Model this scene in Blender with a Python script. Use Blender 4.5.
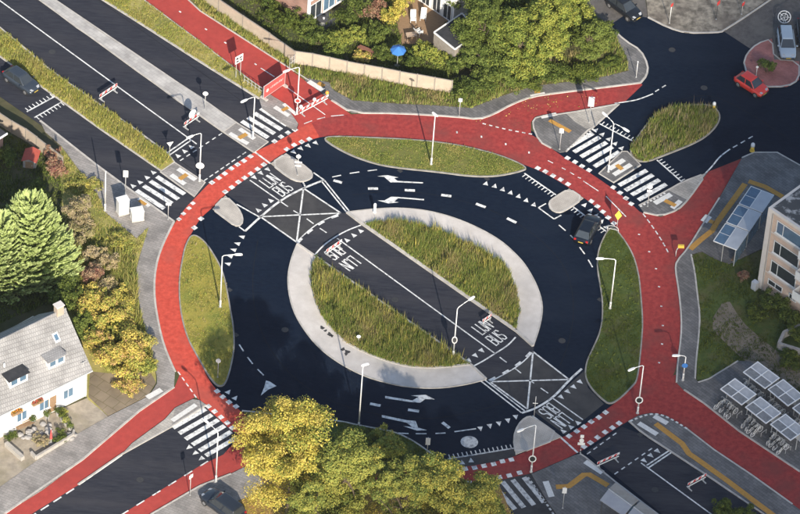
import bpy, bmesh, math, random
import numpy as np
from mathutils import Vector, Matrix

for o in list(bpy.data.objects): bpy.data.objects.remove(o)
S = bpy.context.scene
COL = S.collection
PI = math.pi

# ------------------------------------------------------------------ camera
F, PITCH, ROLL, DIST = 5000.0, math.radians(44.4), math.radians(4.4), 500.0
fw = Vector((0, math.cos(PITCH), -math.sin(PITCH)))
r0 = Vector((1, 0, 0)); u0 = r0.cross(fw)
CR = r0*math.cos(ROLL) + u0*math.sin(ROLL)
CU = -r0*math.sin(ROLL) + u0*math.cos(ROLL)
CLOC = -fw*DIST
cam = bpy.data.cameras.new('camera'); camo = bpy.data.objects.new('camera', cam); COL.objects.link(camo)
cam.sensor_width = 36.0; cam.lens = 36.0*F/800.0; cam.clip_end = 6000; cam.clip_start = 1.0
camo.matrix_world = Matrix(((CR.x, CU.x, -fw.x, CLOC.x), (CR.y, CU.y, -fw.y, CLOC.y), (CR.z, CU.z, -fw.z, CLOC.z), (0, 0, 0, 1)))
S.camera = camo
S.render.resolution_x = 1024; S.render.resolution_y = 658

def G(px, py, z=0.0):
    """survey helper: the point at height z over the site seen at photo point (px, py)"""
    d = CR*((px-400)/F) - CU*((py-257)/F) + fw
    t = (z-CLOC.z)/d.z
    return CLOC + d*t
def P(v):
    d = Vector(v)-CLOC; w = d.dot(fw)
    return (400+F*d.dot(CR)/w, 257-F*d.dot(CU)/w)

# ------------------------------------------------------------------ light
sh = G(88, 118)-G(105, 211)
SUN_EL = math.radians(27)
sh2 = Vector((sh.x, sh.y)).normalized()
SV = Vector((-sh2.x*math.cos(SUN_EL), -sh2.y*math.cos(SUN_EL), math.sin(SUN_EL)))
W = bpy.data.worlds.new('World'); S.world = W; W.use_nodes = True
nt = W.node_tree; nt.nodes.clear()
sky = nt.nodes.new('ShaderNodeTexSky'); sky.sky_type = 'NISHITA'; sky.sun_disc = False
sky.sun_elevation = SUN_EL; sky.sun_rotation = math.atan2(SV.x, SV.y)
sky.air_density = 1.0; sky.dust_density = 1.0; sky.ozone_density = 1.0
bg = nt.nodes.new('ShaderNodeBackground'); bg.inputs['Strength'].default_value = 0.12
wo = nt.nodes.new('ShaderNodeOutputWorld')
nt.links.new(sky.outputs[0], bg.inputs[0]); nt.links.new(bg.outputs[0], wo.inputs[0])
sl = bpy.data.lights.new('sun', 'SUN'); sl.energy = 5.0; sl.angle = math.radians(0.5); sl.color = (1.0, 0.91, 0.78)
so = bpy.data.objects.new('sun', sl); COL.objects.link(so)
so.rotation_mode = 'QUATERNION'; so.rotation_quaternion = SV.to_track_quat('Z', 'Y'); so.location = SV*900
S.view_settings.view_transform = 'Standard'; S.view_settings.look = 'None'
S.view_settings.exposure = 0.70; S.view_settings.gamma = 1.0
S.render.engine = 'CYCLES'
S.cycles.max_bounces = 6; S.cycles.transparent_max_bounces = 12

# ------------------------------------------------------------------ materials
MATS = {}
def mat(name, c, c2=None, rough=0.85, scale=3.0, detail=6.0, bump=0.0, bscale=None, spec=0.3, metal=0.0, c3=None, scale3=0.15, amt3=0.6, stretch=None, trans=0.0, lo=0.35, hi=0.65):
    m = bpy.data.materials.new(name); m.use_nodes = True
    n = m.node_tree.nodes; L = m.node_tree.links
    b = n['Principled BSDF']; b.inputs['Roughness'].default_value = rough; b.inputs['Metallic'].default_value = metal
    b.inputs['Specular IOR Level'].default_value = spec
    b.inputs['Base Color'].default_value = (*c, 1)
    tc = n.new('ShaderNodeTexCoord'); co = tc.outputs['Object']
    if stretch:
        mp = n.new('ShaderNodeMapping'); mp.inputs['Rotation'].default_value = (0, 0, stretch[0]); mp.inputs['Scale'].default_value = (stretch[1], stretch[2], 1)
        L.new(co, mp.inputs[0]); co = mp.outputs[0]
    col = None
    if c2:
        t = n.new('ShaderNodeTexNoise'); t.inputs['Scale'].default_value = scale; t.inputs['Detail'].default_value = detail; t.inputs['Roughness'].default_value = 0.65
        L.new(co, t.inputs['Vector'])
        r = n.new('ShaderNodeValToRGB'); r.color_ramp.elements[0].position = lo; r.color_ramp.elements[1].position = hi
        r.color_ramp.elements[0].color = (*c, 1); r.color_ramp.elements[1].color = (*c2, 1)
        L.new(t.outputs['Fac'], r.inputs[0]); col = r.outputs[0]
    if c3:
        t3 = n.new('ShaderNodeTexNoise'); t3.inputs['Scale'].default_value = scale3; t3.inputs['Detail'].default_value = 4; L.new(co, t3.inputs['Vector'])
        r3 = n.new('ShaderNodeValToRGB'); r3.color_ramp.elements[0].position = 0.48; r3.color_ramp.elements[1].position = 0.68
        r3.color_ramp.elements[0].color = (0, 0, 0, 1); r3.color_ramp.elements[1].color = (amt3, amt3, amt3, 1)
        L.new(t3.outputs['Fac'], r3.inputs[0])
        mx = n.new('ShaderNodeMix'); mx.data_type = 'RGBA'; L.new(r3.outputs[0], mx.inputs[0])
        if col: L.new(col, mx.inputs[6])
        else: mx.inputs[6].default_value = (*c, 1)
        mx.inputs[7].default_value = (*c3, 1); col = mx.outputs[2]
    if col: L.new(col, b.inputs['Base Color'])
    if bump:
        tb = n.new('ShaderNodeTexNoise'); tb.inputs['Scale'].default_value = bscale or scale*4; tb.inputs['Detail'].default_value = 4; L.new(tc.outputs['Object'], tb.inputs['Vector'])
        bp = n.new('ShaderNodeBump'); bp.inputs['Strength'].default_value = bump; bp.inputs['Distance'].default_value = 0.05
        L.new(tb.outputs['Fac'], bp.inputs['Height']); L.new(bp.outputs[0], b.inputs['Normal'])
    if trans:
        tr = n.new('ShaderNodeBsdfTranslucent'); ms = n.new('ShaderNodeMixShader'); ms.inputs[0].default_value = trans
        if col: L.new(col, tr.inputs['Color'])
        else: tr.inputs['Color'].default_value = (*c, 1)
        out = n['Material Output']; L.new(b.outputs[0], ms.inputs[1]); L.new(tr.outputs[0], ms.inputs[2]); L.new(ms.outputs[0], out.inputs[0])
    MATS[name] = m
    return m
def brickmat(name, c, c2, mortar, bw, bh, rot=0.0, c3=None, rough=0.85, vertical=False, off=0.5, msize=0.012, bumpd=0.006):
    m = bpy.data.materials.new(name); m.use_nodes = True
    n = m.node_tree.nodes; L = m.node_tree.links; b = n['Principled BSDF']; b.inputs['Roughness'].default_value = rough; b.inputs['Specular IOR Level'].default_value = 0.25
    tc = n.new('ShaderNodeTexCoord'); mp = n.new('ShaderNodeMapping')
    L.new(tc.outputs['Object'], mp.inputs[0])
    mp.inputs['Rotation'].default_value = (PI/2 if vertical else 0, 0, rot)
    bt = n.new('ShaderNodeTexBrick'); bt.inputs['Scale'].default_value = 1.0; bt.inputs['Brick Width'].default_value = bw; bt.inputs['Row Height'].default_value = bh
    bt.inputs['Mortar Size'].default_value = msize; bt.inputs['Color1'].default_value = (*c, 1); bt.inputs['Color2'].default_value = (*c2, 1); bt.inputs['Mortar'].default_value = (*mortar, 1); bt.offset = off
    L.new(mp.outputs[0], bt.inputs['Vector'])
    no = n.new('ShaderNodeTexNoise'); no.inputs['Scale'].default_value = 0.5; no.inputs['Detail'].default_value = 6; L.new(tc.outputs['Object'], no.inputs['Vector'])
    r = n.new('ShaderNodeMapRange'); r.inputs['From Min'].default_value = 0.3; r.inputs['From Max'].default_value = 0.7; r.inputs['To Min'].default_value = 0.72; r.inputs['To Max'].default_value = 1.2
    L.new(no.outputs['Fac'], r.inputs[0])
    mx = n.new('ShaderNodeMix'); mx.data_type = 'RGBA'; mx.blend_type = 'MULTIPLY'; mx.inputs[0].default_value = 1
    L.new(bt.outputs['Color'], mx.inputs[6]); L.new(r.outputs[0], mx.inputs[7])
    L.new(mx.outputs[2], b.inputs['Base Color'])
    bp = n.new('ShaderNodeBump'); bp.inputs['Strength'].default_value = 0.6; bp.inputs['Distance'].default_value = bumpd; bp.invert = True
    L.new(bt.outputs['Fac'], bp.inputs['Height']); L.new(bp.outputs[0], b.inputs['Normal'])
    MATS[name] = m
    return m

BUS = math.radians(-40.8)        # direction of the busway
asphalt = mat('asphalt', (0.0032, 0.0080, 0.020), (0.0072, 0.0140, 0.029), rough=0.9, scale=2.2, detail=10, bump=0.25, bscale=18, c3=(0.012, 0.019, 0.034), scale3=0.13, amt3=0.65, spec=0.06, stretch=(0.71, 0.6, 1.4))
asphalt_bus = mat('asphalt_busway', (0.024, 0.026, 0.036), (0.042, 0.044, 0.054), rough=0.9, scale=2.4, detail=10, bump=0.25, bscale=18, c3=(0.056, 0.055, 0.062), scale3=0.18, amt3=0.7, spec=0.06, stretch=(0.71, 0.25, 1.6))
asphalt_worn = mat('asphalt_worn', (0.040, 0.040, 0.044), (0.062, 0.061, 0.063), rough=0.9, scale=0.9, detail=10, bump=0.3, bscale=16, c3=(0.085, 0.083, 0.080), scale3=0.18, amt3=0.6, spec=0.06)
asphalt_old = mat('asphalt_old', (0.085, 0.080, 0.076), (0.13, 0.12, 0.115), rough=0.9, scale=2, detail=10, bump=0.3, bscale=14, c3=(0.16, 0.15, 0.135), scale3=0.3, spec=0.06)
red_bright = mat('bright_red_asphalt', (0.42, 0.060, 0.042), (0.60, 0.095, 0.064), rough=0.9, scale=2.2, detail=10, bump=0.25, bscale=18, c3=(0.38, 0.085, 0.065), scale3=0.3, amt3=0.7, spec=0.06)  # brighter red for the left arc of the ring
red_asphalt = mat('red_asphalt', (0.235, 0.036, 0.036), (0.36, 0.058, 0.052), rough=0.9, scale=2.2, detail=10, bump=0.25, bscale=18, c3=(0.20, 0.055, 0.05), scale3=0.3, amt3=0.75, spec=0.06)
paint = mat('white_road_paint', (0.78, 0.78, 0.75), (0.58, 0.58, 0.56), rough=0.75, scale=5, detail=12, lo=0.40, hi=0.72, spec=0.3, c3=(0.20, 0.20, 0.21), scale3=2.6, amt3=0.75)
paint_worn = mat('worn_road_paint', (0.60, 0.60, 0.58), (0.40, 0.40, 0.40), rough=0.8, scale=6, detail=10, lo=0.4, hi=0.75, spec=0.3, c3=(0.12, 0.12, 0.13), scale3=2.4, amt3=0.8)
kerbdark = mat('weathered_kerb', (0.20, 0.19, 0.17), (0.34, 0.32, 0.29), rough=0.9, scale=1.1, detail=8, bump=0.3)
kerbm = mat('kerb_concrete', (0.36, 0.34, 0.31), (0.52, 0.49, 0.45), rough=0.9, scale=1.4, detail=8, bump=0.3)
apronm = mat('apron_concrete', (0.50, 0.46, 0.42), (0.60, 0.56, 0.52), rough=0.9, scale=0.8, detail=10, bump=0.25, bscale=10, c3=(0.38, 0.36, 0.34), scale3=0.22, amt3=0.5)
islandm = brickmat('island_setts', (0.46, 0.42, 0.37), (0.42, 0.385, 0.34), (0.34, 0.31, 0.28), 0.22, 0.22, rot=-BUS)
medianm = brickmat('median_slabs', (0.40, 0.38, 0.36), (0.47, 0.45, 0.42), (0.30, 0.28, 0.27), 0.6, 0.4, rot=-BUS)
pavem = brickmat('grey_paving', (0.32, 0.295, 0.275), (0.25, 0.235, 0.22), (0.15, 0.14, 0.13), 0.6, 0.3, rot=0.4)
pavem2 = brickmat('dark_paving', (0.175, 0.168, 0.165), (0.125, 0.122, 0.122), (0.07, 0.068, 0.066), 0.6, 0.3, rot=-BUS)
pave_light = brickmat('pale_slabs', (0.40, 0.37, 0.33), (0.34, 0.32, 0.29), (0.20, 0.19, 0.17), 0.6, 0.3, rot=0.55)
brickpave = brickmat('red_brick_paving', (0.42, 0.16, 0.14), (0.33, 0.12, 0.11), (0.22, 0.13, 0.11), 0.24, 0.12, rot=0.3)
sandm = mat('sandy_yard', (0.38, 0.33, 0.26), (0.26, 0.225, 0.18), rough=0.95, scale=1.2, detail=10, bump=0.5, c3=(0.18, 0.16, 0.09), scale3=0.35, amt3=0.6)
dirtm = mat('bare_dirt', (0.17, 0.14, 0.11), (0.24, 0.20, 0.155), rough=0.95, scale=1.0, detail=10, bump=0.5, c3=(0.10, 0.085, 0.06), scale3=0.5)
litterm = mat('leaf_litter', (0.42, 0.24, 0.08), (0.26, 0.17, 0.07), rough=0.95, scale=2.2, detail=10, bump=0.6, c3=(0.16, 0.15, 0.05), scale3=0.3, amt3=0.6)
groundm = mat('garden_soil', (0.055, 0.060, 0.025), (0.10, 0.085, 0.045), rough=0.95, scale=0.6, detail=10, bump=0.6, c3=(0.05, 0.08, 0.02), scale3=0.12)
grassyellow = mat('yellow_grass', (0.24, 0.22, 0.040), (0.34, 0.28, 0.06), rough=0.95, scale=0.8, detail=12, bump=0.8, bscale=9, c3=(0.13, 0.17, 0.03), scale3=0.3, amt3=0.85)  # stronger yellow for the left verge
lawnm = mat('green_lawn', (0.045, 0.072, 0.015), (0.085, 0.112, 0.026), rough=0.95, scale=1.3, detail=12, bump=0.8, bscale=9, c3=(0.11, 0.09, 0.04), scale3=0.35, amt3=0.7)
grassm = mat('mown_grass', (0.085, 0.11, 0.022), (0.15, 0.16, 0.035), rough=0.95, scale=0.9, detail=12, bump=0.8, bscale=9, c3=(0.20, 0.165, 0.06), scale3=0.25, amt3=0.6)
grassdry = mat('dry_grass', (0.27, 0.25, 0.07), (0.38, 0.32, 0.12), rough=0.95, scale=1.0, detail=12, bump=0.8, bscale=9, c3=(0.12, 0.14, 0.03), scale3=0.2, amt3=0.7)
weedsoil = mat('weedy_soil', (0.075, 0.085, 0.025), (0.14, 0.12, 0.045), rough=0.95, scale=0.8, detail=12, bump=0.8, bscale=9, c3=(0.10, 0.07, 0.04), scale3=0.3)
tactile = mat('yellow_tactile', (0.50, 0.27, 0.06), (0.40, 0.20, 0.05), rough=0.85, scale=5, detail=8, lo=0.4, hi=0.7, bump=0.3)
tactile_w = mat('white_tactile', (0.72, 0.71, 0.68), (0.58, 0.57, 0.54), rough=0.8, scale=6, detail=8, bump=0.3)
metal = mat('galvanised', (0.55, 0.55, 0.54), (0.48, 0.48, 0.47), rough=0.5, scale=4, spec=0.5, metal=0.3)
whitem = mat('white_metal', (0.78, 0.78, 0.76), (0.68, 0.68, 0.66), rough=0.5, scale=5, spec=0.4)
darkmet = mat('dark_metal', (0.05, 0.052, 0.056), (0.08, 0.08, 0.082), rough=0.5, scale=5, spec=0.4)
blackm = mat('black_rubber', (0.02, 0.02, 0.02), (0.035, 0.035, 0.035), rough=0.8, scale=8)
redpaint = mat('red_sign_paint', (0.60, 0.05, 0.045), (0.52, 0.05, 0.045), rough=0.5, scale=5)
bannerm = mat('red_banner', (0.62, 0.09, 0.08), (0.55, 0.08, 0.075), rough=0.7, scale=3)
yellowp = mat('yellow_plastic', (0.75, 0.52, 0.07), (0.66, 0.44, 0.07), rough=0.5, scale=5)
orangep = mat('orange_plastic', (0.80, 0.33, 0.05), (0.70, 0.28, 0.05), rough=0.5, scale=5)
bluep = mat('blue_plastic', (0.05, 0.19, 0.50), (0.045, 0.16, 0.44), rough=0.6, scale=3)
lampglass = mat('lamp_glass', (0.75, 0.76, 0.76), (0.68, 0.69, 0.70), rough=0.2, scale=3, spec=0.6)
def glassmat(name, c, rough=0.08):
    m = mat(name, c, tuple(x*1.35 for x in c), rough=rough, scale=1.2, spec=0.8); return m
glass = glassmat('dark_glass', (0.03, 0.036, 0.042))
glass_blue = glassmat('blue_glass', (0.075, 0.13, 0.19))
glass_solar = glassmat('solar_cell', (0.045, 0.085, 0.15), 0.15)
beige = mat('beige_concrete', (0.45, 0.37, 0.29), (0.37, 0.30, 0.235), rough=0.9, scale=1.5, detail=8, bump=0.3, c3=(0.36, 0.33, 0.25), scale3=0.8)
fencepost = mat('fence_post', (0.24, 0.21, 0.18), (0.30, 0.27, 0.23), rough=0.9, scale=3)
white_wall = mat('white_render', (0.80, 0.79, 0.77), (0.70, 0.69, 0.67), rough=0.9, scale=0.9, detail=8, bump=0.2, c3=(0.58, 0.55, 0.50), scale3=0.5, amt3=0.4)
roofgrey = brickmat('grey_roof_tiles', (0.315, 0.31, 0.305), (0.265, 0.26, 0.258), (0.20, 0.195, 0.195), 0.24, 0.28, rot=-0.62, bumpd=0.03, msize=0.02)
rooffelt = mat('black_roofing_felt', (0.028, 0.03, 0.034), (0.05, 0.05, 0.054), rough=0.8, scale=1.5, detail=8)
roofpatch = mat('patched_roofing_felt', (0.06, 0.062, 0.066), (0.35, 0.35, 0.35), rough=0.8, scale=0.9, detail=6, lo=0.52, hi=0.62)
brickw = brickmat('red_brick_wall', (0.42, 0.20, 0.14), (0.34, 0.15, 0.11), (0.40, 0.34, 0.29), 0.22, 0.07, vertical=True, rot=0)
brickpink = brickmat('pale_brick_wall', (0.62, 0.44, 0.34), (0.55, 0.38, 0.29), (0.55, 0.48, 0.41), 0.22, 0.07, vertical=True)
concpale = mat('pale_concrete', (0.62, 0.58, 0.54), (0.55, 0.51, 0.47), rough=0.85, scale=1, bump=0.2)
wood = mat('weathered_wood', (0.22, 0.14, 0.08), (0.30, 0.20, 0.12), rough=0.85, scale=3, stretch=(0, 1, 8))
woodlight = mat('pale_timber', (0.50, 0.38, 0.28), (0.42, 0.31, 0.22), rough=0.85, scale=3, stretch=(0, 1, 6))
barkm = mat('bark', (0.10, 0.075, 0.05), (0.17, 0.13, 0.09), rough=0.95, scale=6, bump=0.8)
stonem = mat('garden_stone', (0.38, 0.36, 0.34), (0.26, 0.25, 0.24), rough=0.9, scale=3, bump=0.5)
redtile = mat('red_tile', (0.45, 0.09, 0.06), (0.36, 0.08, 0.06), rough=0.85, scale=4, bump=0.4)
awning = mat('grey_awning', (0.32, 0.32, 0.34), (0.38, 0.38, 0.39), rough=0.5, scale=1.0, spec=0.4)
awningtan = mat('dusty_roof_sheet', (0.30, 0.26, 0.22), (0.36, 0.33, 0.29), rough=0.7, scale=1.4, detail=8)
shedpane = mat('shed_sheet', (0.36, 0.37, 0.38), (0.46, 0.46, 0.47), rough=0.95, scale=1.5, detail=8, spec=0.05)
pane = mat('frosted_pane', (0.42, 0.44, 0.47), (0.50, 0.52, 0.54), rough=0.35, scale=0.8, spec=0.5)

# ------------------------------------------------------------------ mesh tools
def link(o, parent=None):
    COL.objects.link(o)
    if parent is not None: o.parent = parent
    return o
def tag(o, label=None, cat=None, group=None, kind=None):
    if label: o['label'] = label
    if cat: o['category'] = cat
    if group: o['group'] = group
    if kind: o['kind'] = kind
    return o
def thing(name, label, cat, loc, rz=0.0, group=None):
    o = bpy.data.objects.new(name, None); o.empty_display_size = 0.2
    o.location = loc; o.rotation_euler = (0, 0, rz); COL.objects.link(o)
    return tag(o, label, cat, group)
class MB:
    def __init__(s): s.v = []; s.f = []; s.m = []
    def add(s, vs, fs, mi=0):
        k = len(s.v); s.v += [tuple(v) for v in vs]; s.f += [tuple(i+k for i in f) for f in fs]; s.m += [mi]*len(fs); return s
    def poly(s, vs, mi=0): return s.add(vs, [tuple(range(len(vs)))], mi)
    def box(s, c, d, rz=0.0, mi=0, taper=1.0):
        hx, hy, hz = d[0]/2, d[1]/2, d[2]/2; cs, sn = math.cos(rz), math.sin(rz); vs = []
        for z, t in ((-hz, 1.0), (hz, taper)):
            for x, y in ((-hx, -hy), (hx, -hy), (hx, hy), (-hx, hy)):
                x *= t; y *= t
                vs.append((c[0]+x*cs-y*sn, c[1]+x*sn+y*cs, c[2]+z))
        return s.add(vs, [(3, 2, 1, 0), (4, 5, 6, 7), (0, 1, 5, 4), (1, 2, 6, 5), (2, 3, 7, 6), (3, 0, 4, 7)], mi)
    def hexa(s, b, t, mi=0):
        return s.add(list(b)+list(t), [(3, 2, 1, 0), (4, 5, 6, 7), (0, 1, 5, 4), (1, 2, 6, 5), (2, 3, 7, 6), (3, 0, 4, 7)], mi)
    def tube(s, p, q, ra, rb=None, n=8, mi=0):
        p = Vector(p); q = Vector(q); rb = ra if rb is None else rb; d = (q-p)
        if d.length < 1e-6: return s
        d.normalize(); a = d.orthogonal().normalized(); b = d.cross(a); vs = []
        for c, r in ((p, ra), (q, rb)):
            for i in range(n):
                t = 2*PI*i/n; vs.append(c+a*(r*math.cos(t))+b*(r*math.sin(t)))
        fs = [(i, (i+1) % n, n+(i+1) % n, n+i) for i in range(n)]+[tuple(range(n))[::-1], tuple(range(n, 2*n))]
        return s.add(vs, fs, mi)
    def path(s, pts, r, n=6, mi=0):
        for a, b in zip(pts[:-1], pts[1:]): s.tube(a, b, r, r, n, mi)
        return s
    def ball(s, c, r, n=8, m=6, mi=0):
        if not hasattr(r, '__len__'): r = (r, r, r)
        vs = [(c[0], c[1], c[2]+r[2])]
        for j in range(1, m):
            ph = PI*j/m
            for i in range(n):
                t = 2*PI*i/n; vs.append((c[0]+r[0]*math.sin(ph)*math.cos(t), c[1]+r[1]*math.sin(ph)*math.sin(t), c[2]+r[2]*math.cos(ph)))
        vs.append((c[0], c[1], c[2]-r[2])); fs = []
        for i in range(n): fs.append((0, 1+i, 1+(i+1) % n))
        for j in range(m-2):
            for i in range(n):
                a = 1+j*n+i; b = 1+j*n+(i+1) % n; fs.append((a, a+n, b+n, b))
        k = len(vs)-1
        for i in range(n): fs.append((k, 1+(m-2)*n+(i+1) % n, 1+(m-2)*n+i))
        return s.add(vs, fs, mi)
    def torus(s, c, R, r, axis=Vector((0, 1, 0)), n=20, k=6, mi=0):
        a = axis.orthogonal().normalized(); b = axis.cross(a); c = Vector(c); vs = []; fs = []
        for i in range(n):
            t = 2*PI*i/n; d = a*math.cos(t)+b*math.sin(t)
            for j in range(k):
                u = 2*PI*j/k; vs.append(c+d*(R+r*math.cos(u))+axis*(r*math.sin(u)))
        for i in range(n):
            for j in range(k): fs.append((i*k+j, ((i+1) % n)*k+j, ((i+1) % n)*k+(j+1) % k, i*k+(j+1) % k))
        return s.add(vs, fs, mi)
    def prism(s, pts, z0, z1, mi=0):
        n = len(pts); vs = [(p[0], p[1], z0) for p in pts]+[(p[0], p[1], z1) for p in pts]
        ar = sum(pts[i][0]*pts[(i+1) % n][1]-pts[(i+1) % n][0]*pts[i][1] for i in range(n))
        fs = [tuple(range(n, 2*n))]+[(i, (i+1) % n, n+(i+1) % n, n+i) for i in range(n)]
        if ar < 0: fs = [f[::-1] for f in fs]
        return s.add(vs, fs, mi)
    def build(s, name, mats, parent=None, smooth=False, off=None, tri=False):
        me = bpy.data.meshes.new(name)
        vs = s.v if off is None else [(v[0]-off[0], v[1]-off[1], v[2]-off[2]) for v in s.v]
        me.from_pydata(vs, [], s.f)
        for m in (mats if isinstance(mats, (list, tuple)) else [mats]): me.materials.append(m)
        if any(s.m): me.polygons.foreach_set('material_index', s.m)
        if smooth: me.polygons.foreach_set('use_smooth', [True]*len(s.f))
        if tri:
            bm = bmesh.new(); bm.from_mesh(me); bmesh.ops.triangulate(bm, faces=[f for f in bm.faces if len(f.verts) > 4]); bm.to_mesh(me); bm.free()
        me.update()
        return link(bpy.data.objects.new(name, me), parent)
def fast(name, verts, nper, mats, mi=None, parent=None, shade=False):
    """one mesh of many separate polygons of nper corners (numpy)"""
    verts = np.asarray(verts, dtype=np.float32).reshape(-1, 3); nv = len(verts); nf = nv//nper
    me = bpy.data.meshes.new(name); me.vertices.add(nv); me.vertices.foreach_set('co', verts.ravel())
    me.loops.add(nv); me.loops.foreach_set('vertex_index', np.arange(nv, dtype=np.int32))
    me.polygons.add(nf); me.polygons.foreach_set('loop_start', np.arange(0, nv, nper, dtype=np.int32))
    try: me.polygons.foreach_set('loop_total', np.full(nf, nper, dtype=np.int32))
    except Exception: pass
    for m in mats: me.materials.append(m)
    if mi is not None: me.polygons.foreach_set('material_index', np.asarray(mi, dtype=np.int32))
    me.update(calc_edges=True)
    return link(bpy.data.objects.new(name, me), parent)
def chaikin(p, n=2, closed=True):
    for _ in range(n):
        q = []; k = len(p)
        if not closed: q.append(p[0])
        for i in range(k if closed else k-1):
            a, b = p[i], p[(i+1) % k]
            q.append((a[0]*.75+b[0]*.25, a[1]*.75+b[1]*.25)); q.append((a[0]*.25+b[0]*.75, a[1]*.25+b[1]*.75))
        if not closed: q.append(p[-1])
        p = q
    return p
def gp(pts): return [(v.x, v.y) for v in (G(*p) for p in pts)]
def slab(name, pxs, z, m, label=None, parent=None, sm=0, z0=0.0, kind='structure'):
    b = MB(); b.prism(chaikin(gp(pxs), sm) if sm else gp(pxs), z0, z)
    o = b.build(name, m, parent, tri=True)
    if parent is None: tag(o, label, None, None, kind)
    return o
def offset(pts, d, closed):
    n = len(pts); out = []
    for i in range(n):
        a = pts[i-1] if (closed or i > 0) else pts[i]; c = pts[(i+1) % n] if (closed or i < n-1) else pts[i]
        tx, ty = c[0]-a[0], c[1]-a[1]; l = math.hypot(tx, ty) or 1
        out.append((pts[i][0]-ty/l*d, pts[i][1]+tx/l*d))
    return out
def strip(name, pxs, w, z, m, parent, closed=False, sm=2, z0=0.0, world=False, shift=0.0, gap=None):
    """a raised band of width w along a line (kerbs, painted lines)"""
    p = pxs if world else gp(pxs)
    if sm: p = chaikin(p, sm, closed)
    a = offset(p, w/2+shift, closed); c = offset(p, -w/2+shift, closed); n = len(p); b = MB()
    vs = []; fs = []
    for i in range(n):
        vs += [(*a[i], z), (*c[i], z), (*a[i], z0), (*c[i], z0)]
    for i in range(n if closed else n-1):
        k = i*4; l = ((i+1) % n)*4
        fs += [(k+1, l+1, l, k), (k, l, l+2, k+2), (l+1, k+1, k+3, l+3)]
    if not closed: fs += [(0, 2, 3, 1), (4*n-4, 4*n-3, 4*n-1, 4*n-2)]
    b.add(vs, fs)
    return b.build(name, m, parent)
# ------------------------------------------------------------------ the ground and the roads
b = MB(); N = 24; R_ = 2500.0
b.poly([(-R_, -R_, 0), (R_, -R_, 0), (R_, R_, 0), (-R_, R_, 0)])
tag(b.build('ground', groundm), None, None, None, 'structure')

ROAD_PX = [(-60, -45), (0, 1), (20, 58)]
# one asphalt sheet: roundabout, busway, side roads
road = slab('road', [(-90, -60), (-60, -120), (100, -2), (137, 21), (200, 62), (268, 104), (300, 128), (322, 137), (430, 142), (530, 130), (566, 151), (588, 130), (618, 104), (641, 82), (648, 70), (645, 58), (625, 42), (608, 26.5), (626.5, 13.9), (648, 17.7), (668, 28), (686, 33.4), (716, 33), (724, 31.6), (749, 48), (800, 70), (860, 110), (860, 200), (800, 166), (777, 153), (742, 158), (708, 172), (640, 206), (660, 240), (650, 300), (650, 380), (625, 418), (800, 535), (760, 600), (700, 545), (579, 455), (532, 474), (560, 520), (600, 590), (520, 600), (440, 480), (380, 478), (300, 462), (248, 436), (232, 455), (215, 466), (128, 511), (-40, 610), (-110, 570), (76, 486), (122, 455), (172, 426), (200, 400), (176, 340), (176, 280), (184, 225), (134, 193), (96, 165), (48, 130), (-60, 55)], 0.02, asphalt)
# rougher, paler asphalt where the bus crosses the ring of the roundabout
slab('asphalt_patch', [(260.4, 217), (281, 200), (303.4, 188.5), (340.8, 213.3), (321, 221.4), (307, 232), (296.6, 242.4)], 0.024, asphalt_worn, parent=road)
slab('asphalt_patch', [(490, 382), (510, 371.5), (523, 362.6), (533, 352), (569, 379.8), (553, 397), (527.3, 409.4)], 0.024, asphalt_worn, parent=road)
slab('asphalt_patch', [(553.3, 399.5), (584, 371), (588, 388), (604, 404), (565, 435), (534, 412)], 0.024, asphalt_worn, parent=road)
slab('asphalt_patch', [(448, 459.5), (514, 449), (516, 456), (456, 471), (440, 471)], 0.024, asphalt_worn, parent=road)
slab('asphalt_patch', [(470, 484), (531, 474), (556, 514), (600, 590), (520, 600), (450, 500)], 0.024, asphalt_worn, parent=road)
for q in ([(-90, -60), (-60, -120), (100, -2), (137, 21), (200, 62), (268, 104), (300, 128), (285, 139), (212, 181), (196, 197), (174, 222), (134, 193), (96, 165), (48, 130), (-60, 55)], [(252, 169), (283, 149), (303.4, 188.5), (281, 200), (260.4, 217), (220, 190)], [(296.6, 242.4), (307, 232), (321, 221.4), (340.8, 213.3), (347, 212.6), (534, 347), (533, 352), (523, 362.6), (510, 371.5), (490, 382), (486, 380), (297, 244)], [(-110, 570), (76, 486), (122, 455), (172, 426), (206, 405), (236, 430), (224, 456), (128, 511), (-40, 610)], [(586, 452), (622, 427), (640, 434), (800, 535), (760, 600), (700, 545)]):
    slab('asphalt_patch', q, 0.0235, asphalt_bus, parent=road)
old_road = slab('old_road', [(570, -40), (640, -40), (648, 17.7), (626.5, 13.9), (608.8, 26.5), (590, 10)], 0.018, asphalt_old)
old_road2 = slab('old_street', [(720, 31.6), (760, 5), (800, -20), (860, -40), (860, 90), (800, 70), (749.2, 48), (724, 31.6)], 0.018, asphalt_old)

# red cycle path: ring and branches
OUT = [(154.7, 278), (155, 300), (159.3, 326), (164.3, 346), (171.9, 363.7), (184, 383), (197, 398), (208.3, 410), (220.9, 421), (232.3, 431.5), (262, 452), (300, 470), (345, 482), (400, 487), (440, 487), (469.5, 486), (499.4, 480.5), (519.6, 476), (531.5, 473.8), (551.7, 465), (574.5, 455), (590.4, 445.5), (605, 436), (619, 426.5), (631, 420), (650, 405), (664, 388), (674, 375), (677.1, 363.7), (680.4, 338.4), (680.9, 318.2), (678.4, 293), (674.6, 270), (668, 252), (655, 232), (643, 215), (631, 204), (620, 194), (606, 184), (589, 172.5), (567.5, 160), (551.7, 149), (531, 134), (510, 125), (478, 118.5), (458, 117.6), (400, 114), (352, 114), (330, 117), (303, 126), (285, 138), (267, 146), (250.5, 154.5), (231.3, 166.5), (211.9, 180.5), (194.4, 199), (187, 206), (174.5, 223.5), (164.4, 241.2), (158, 259)]
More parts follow.
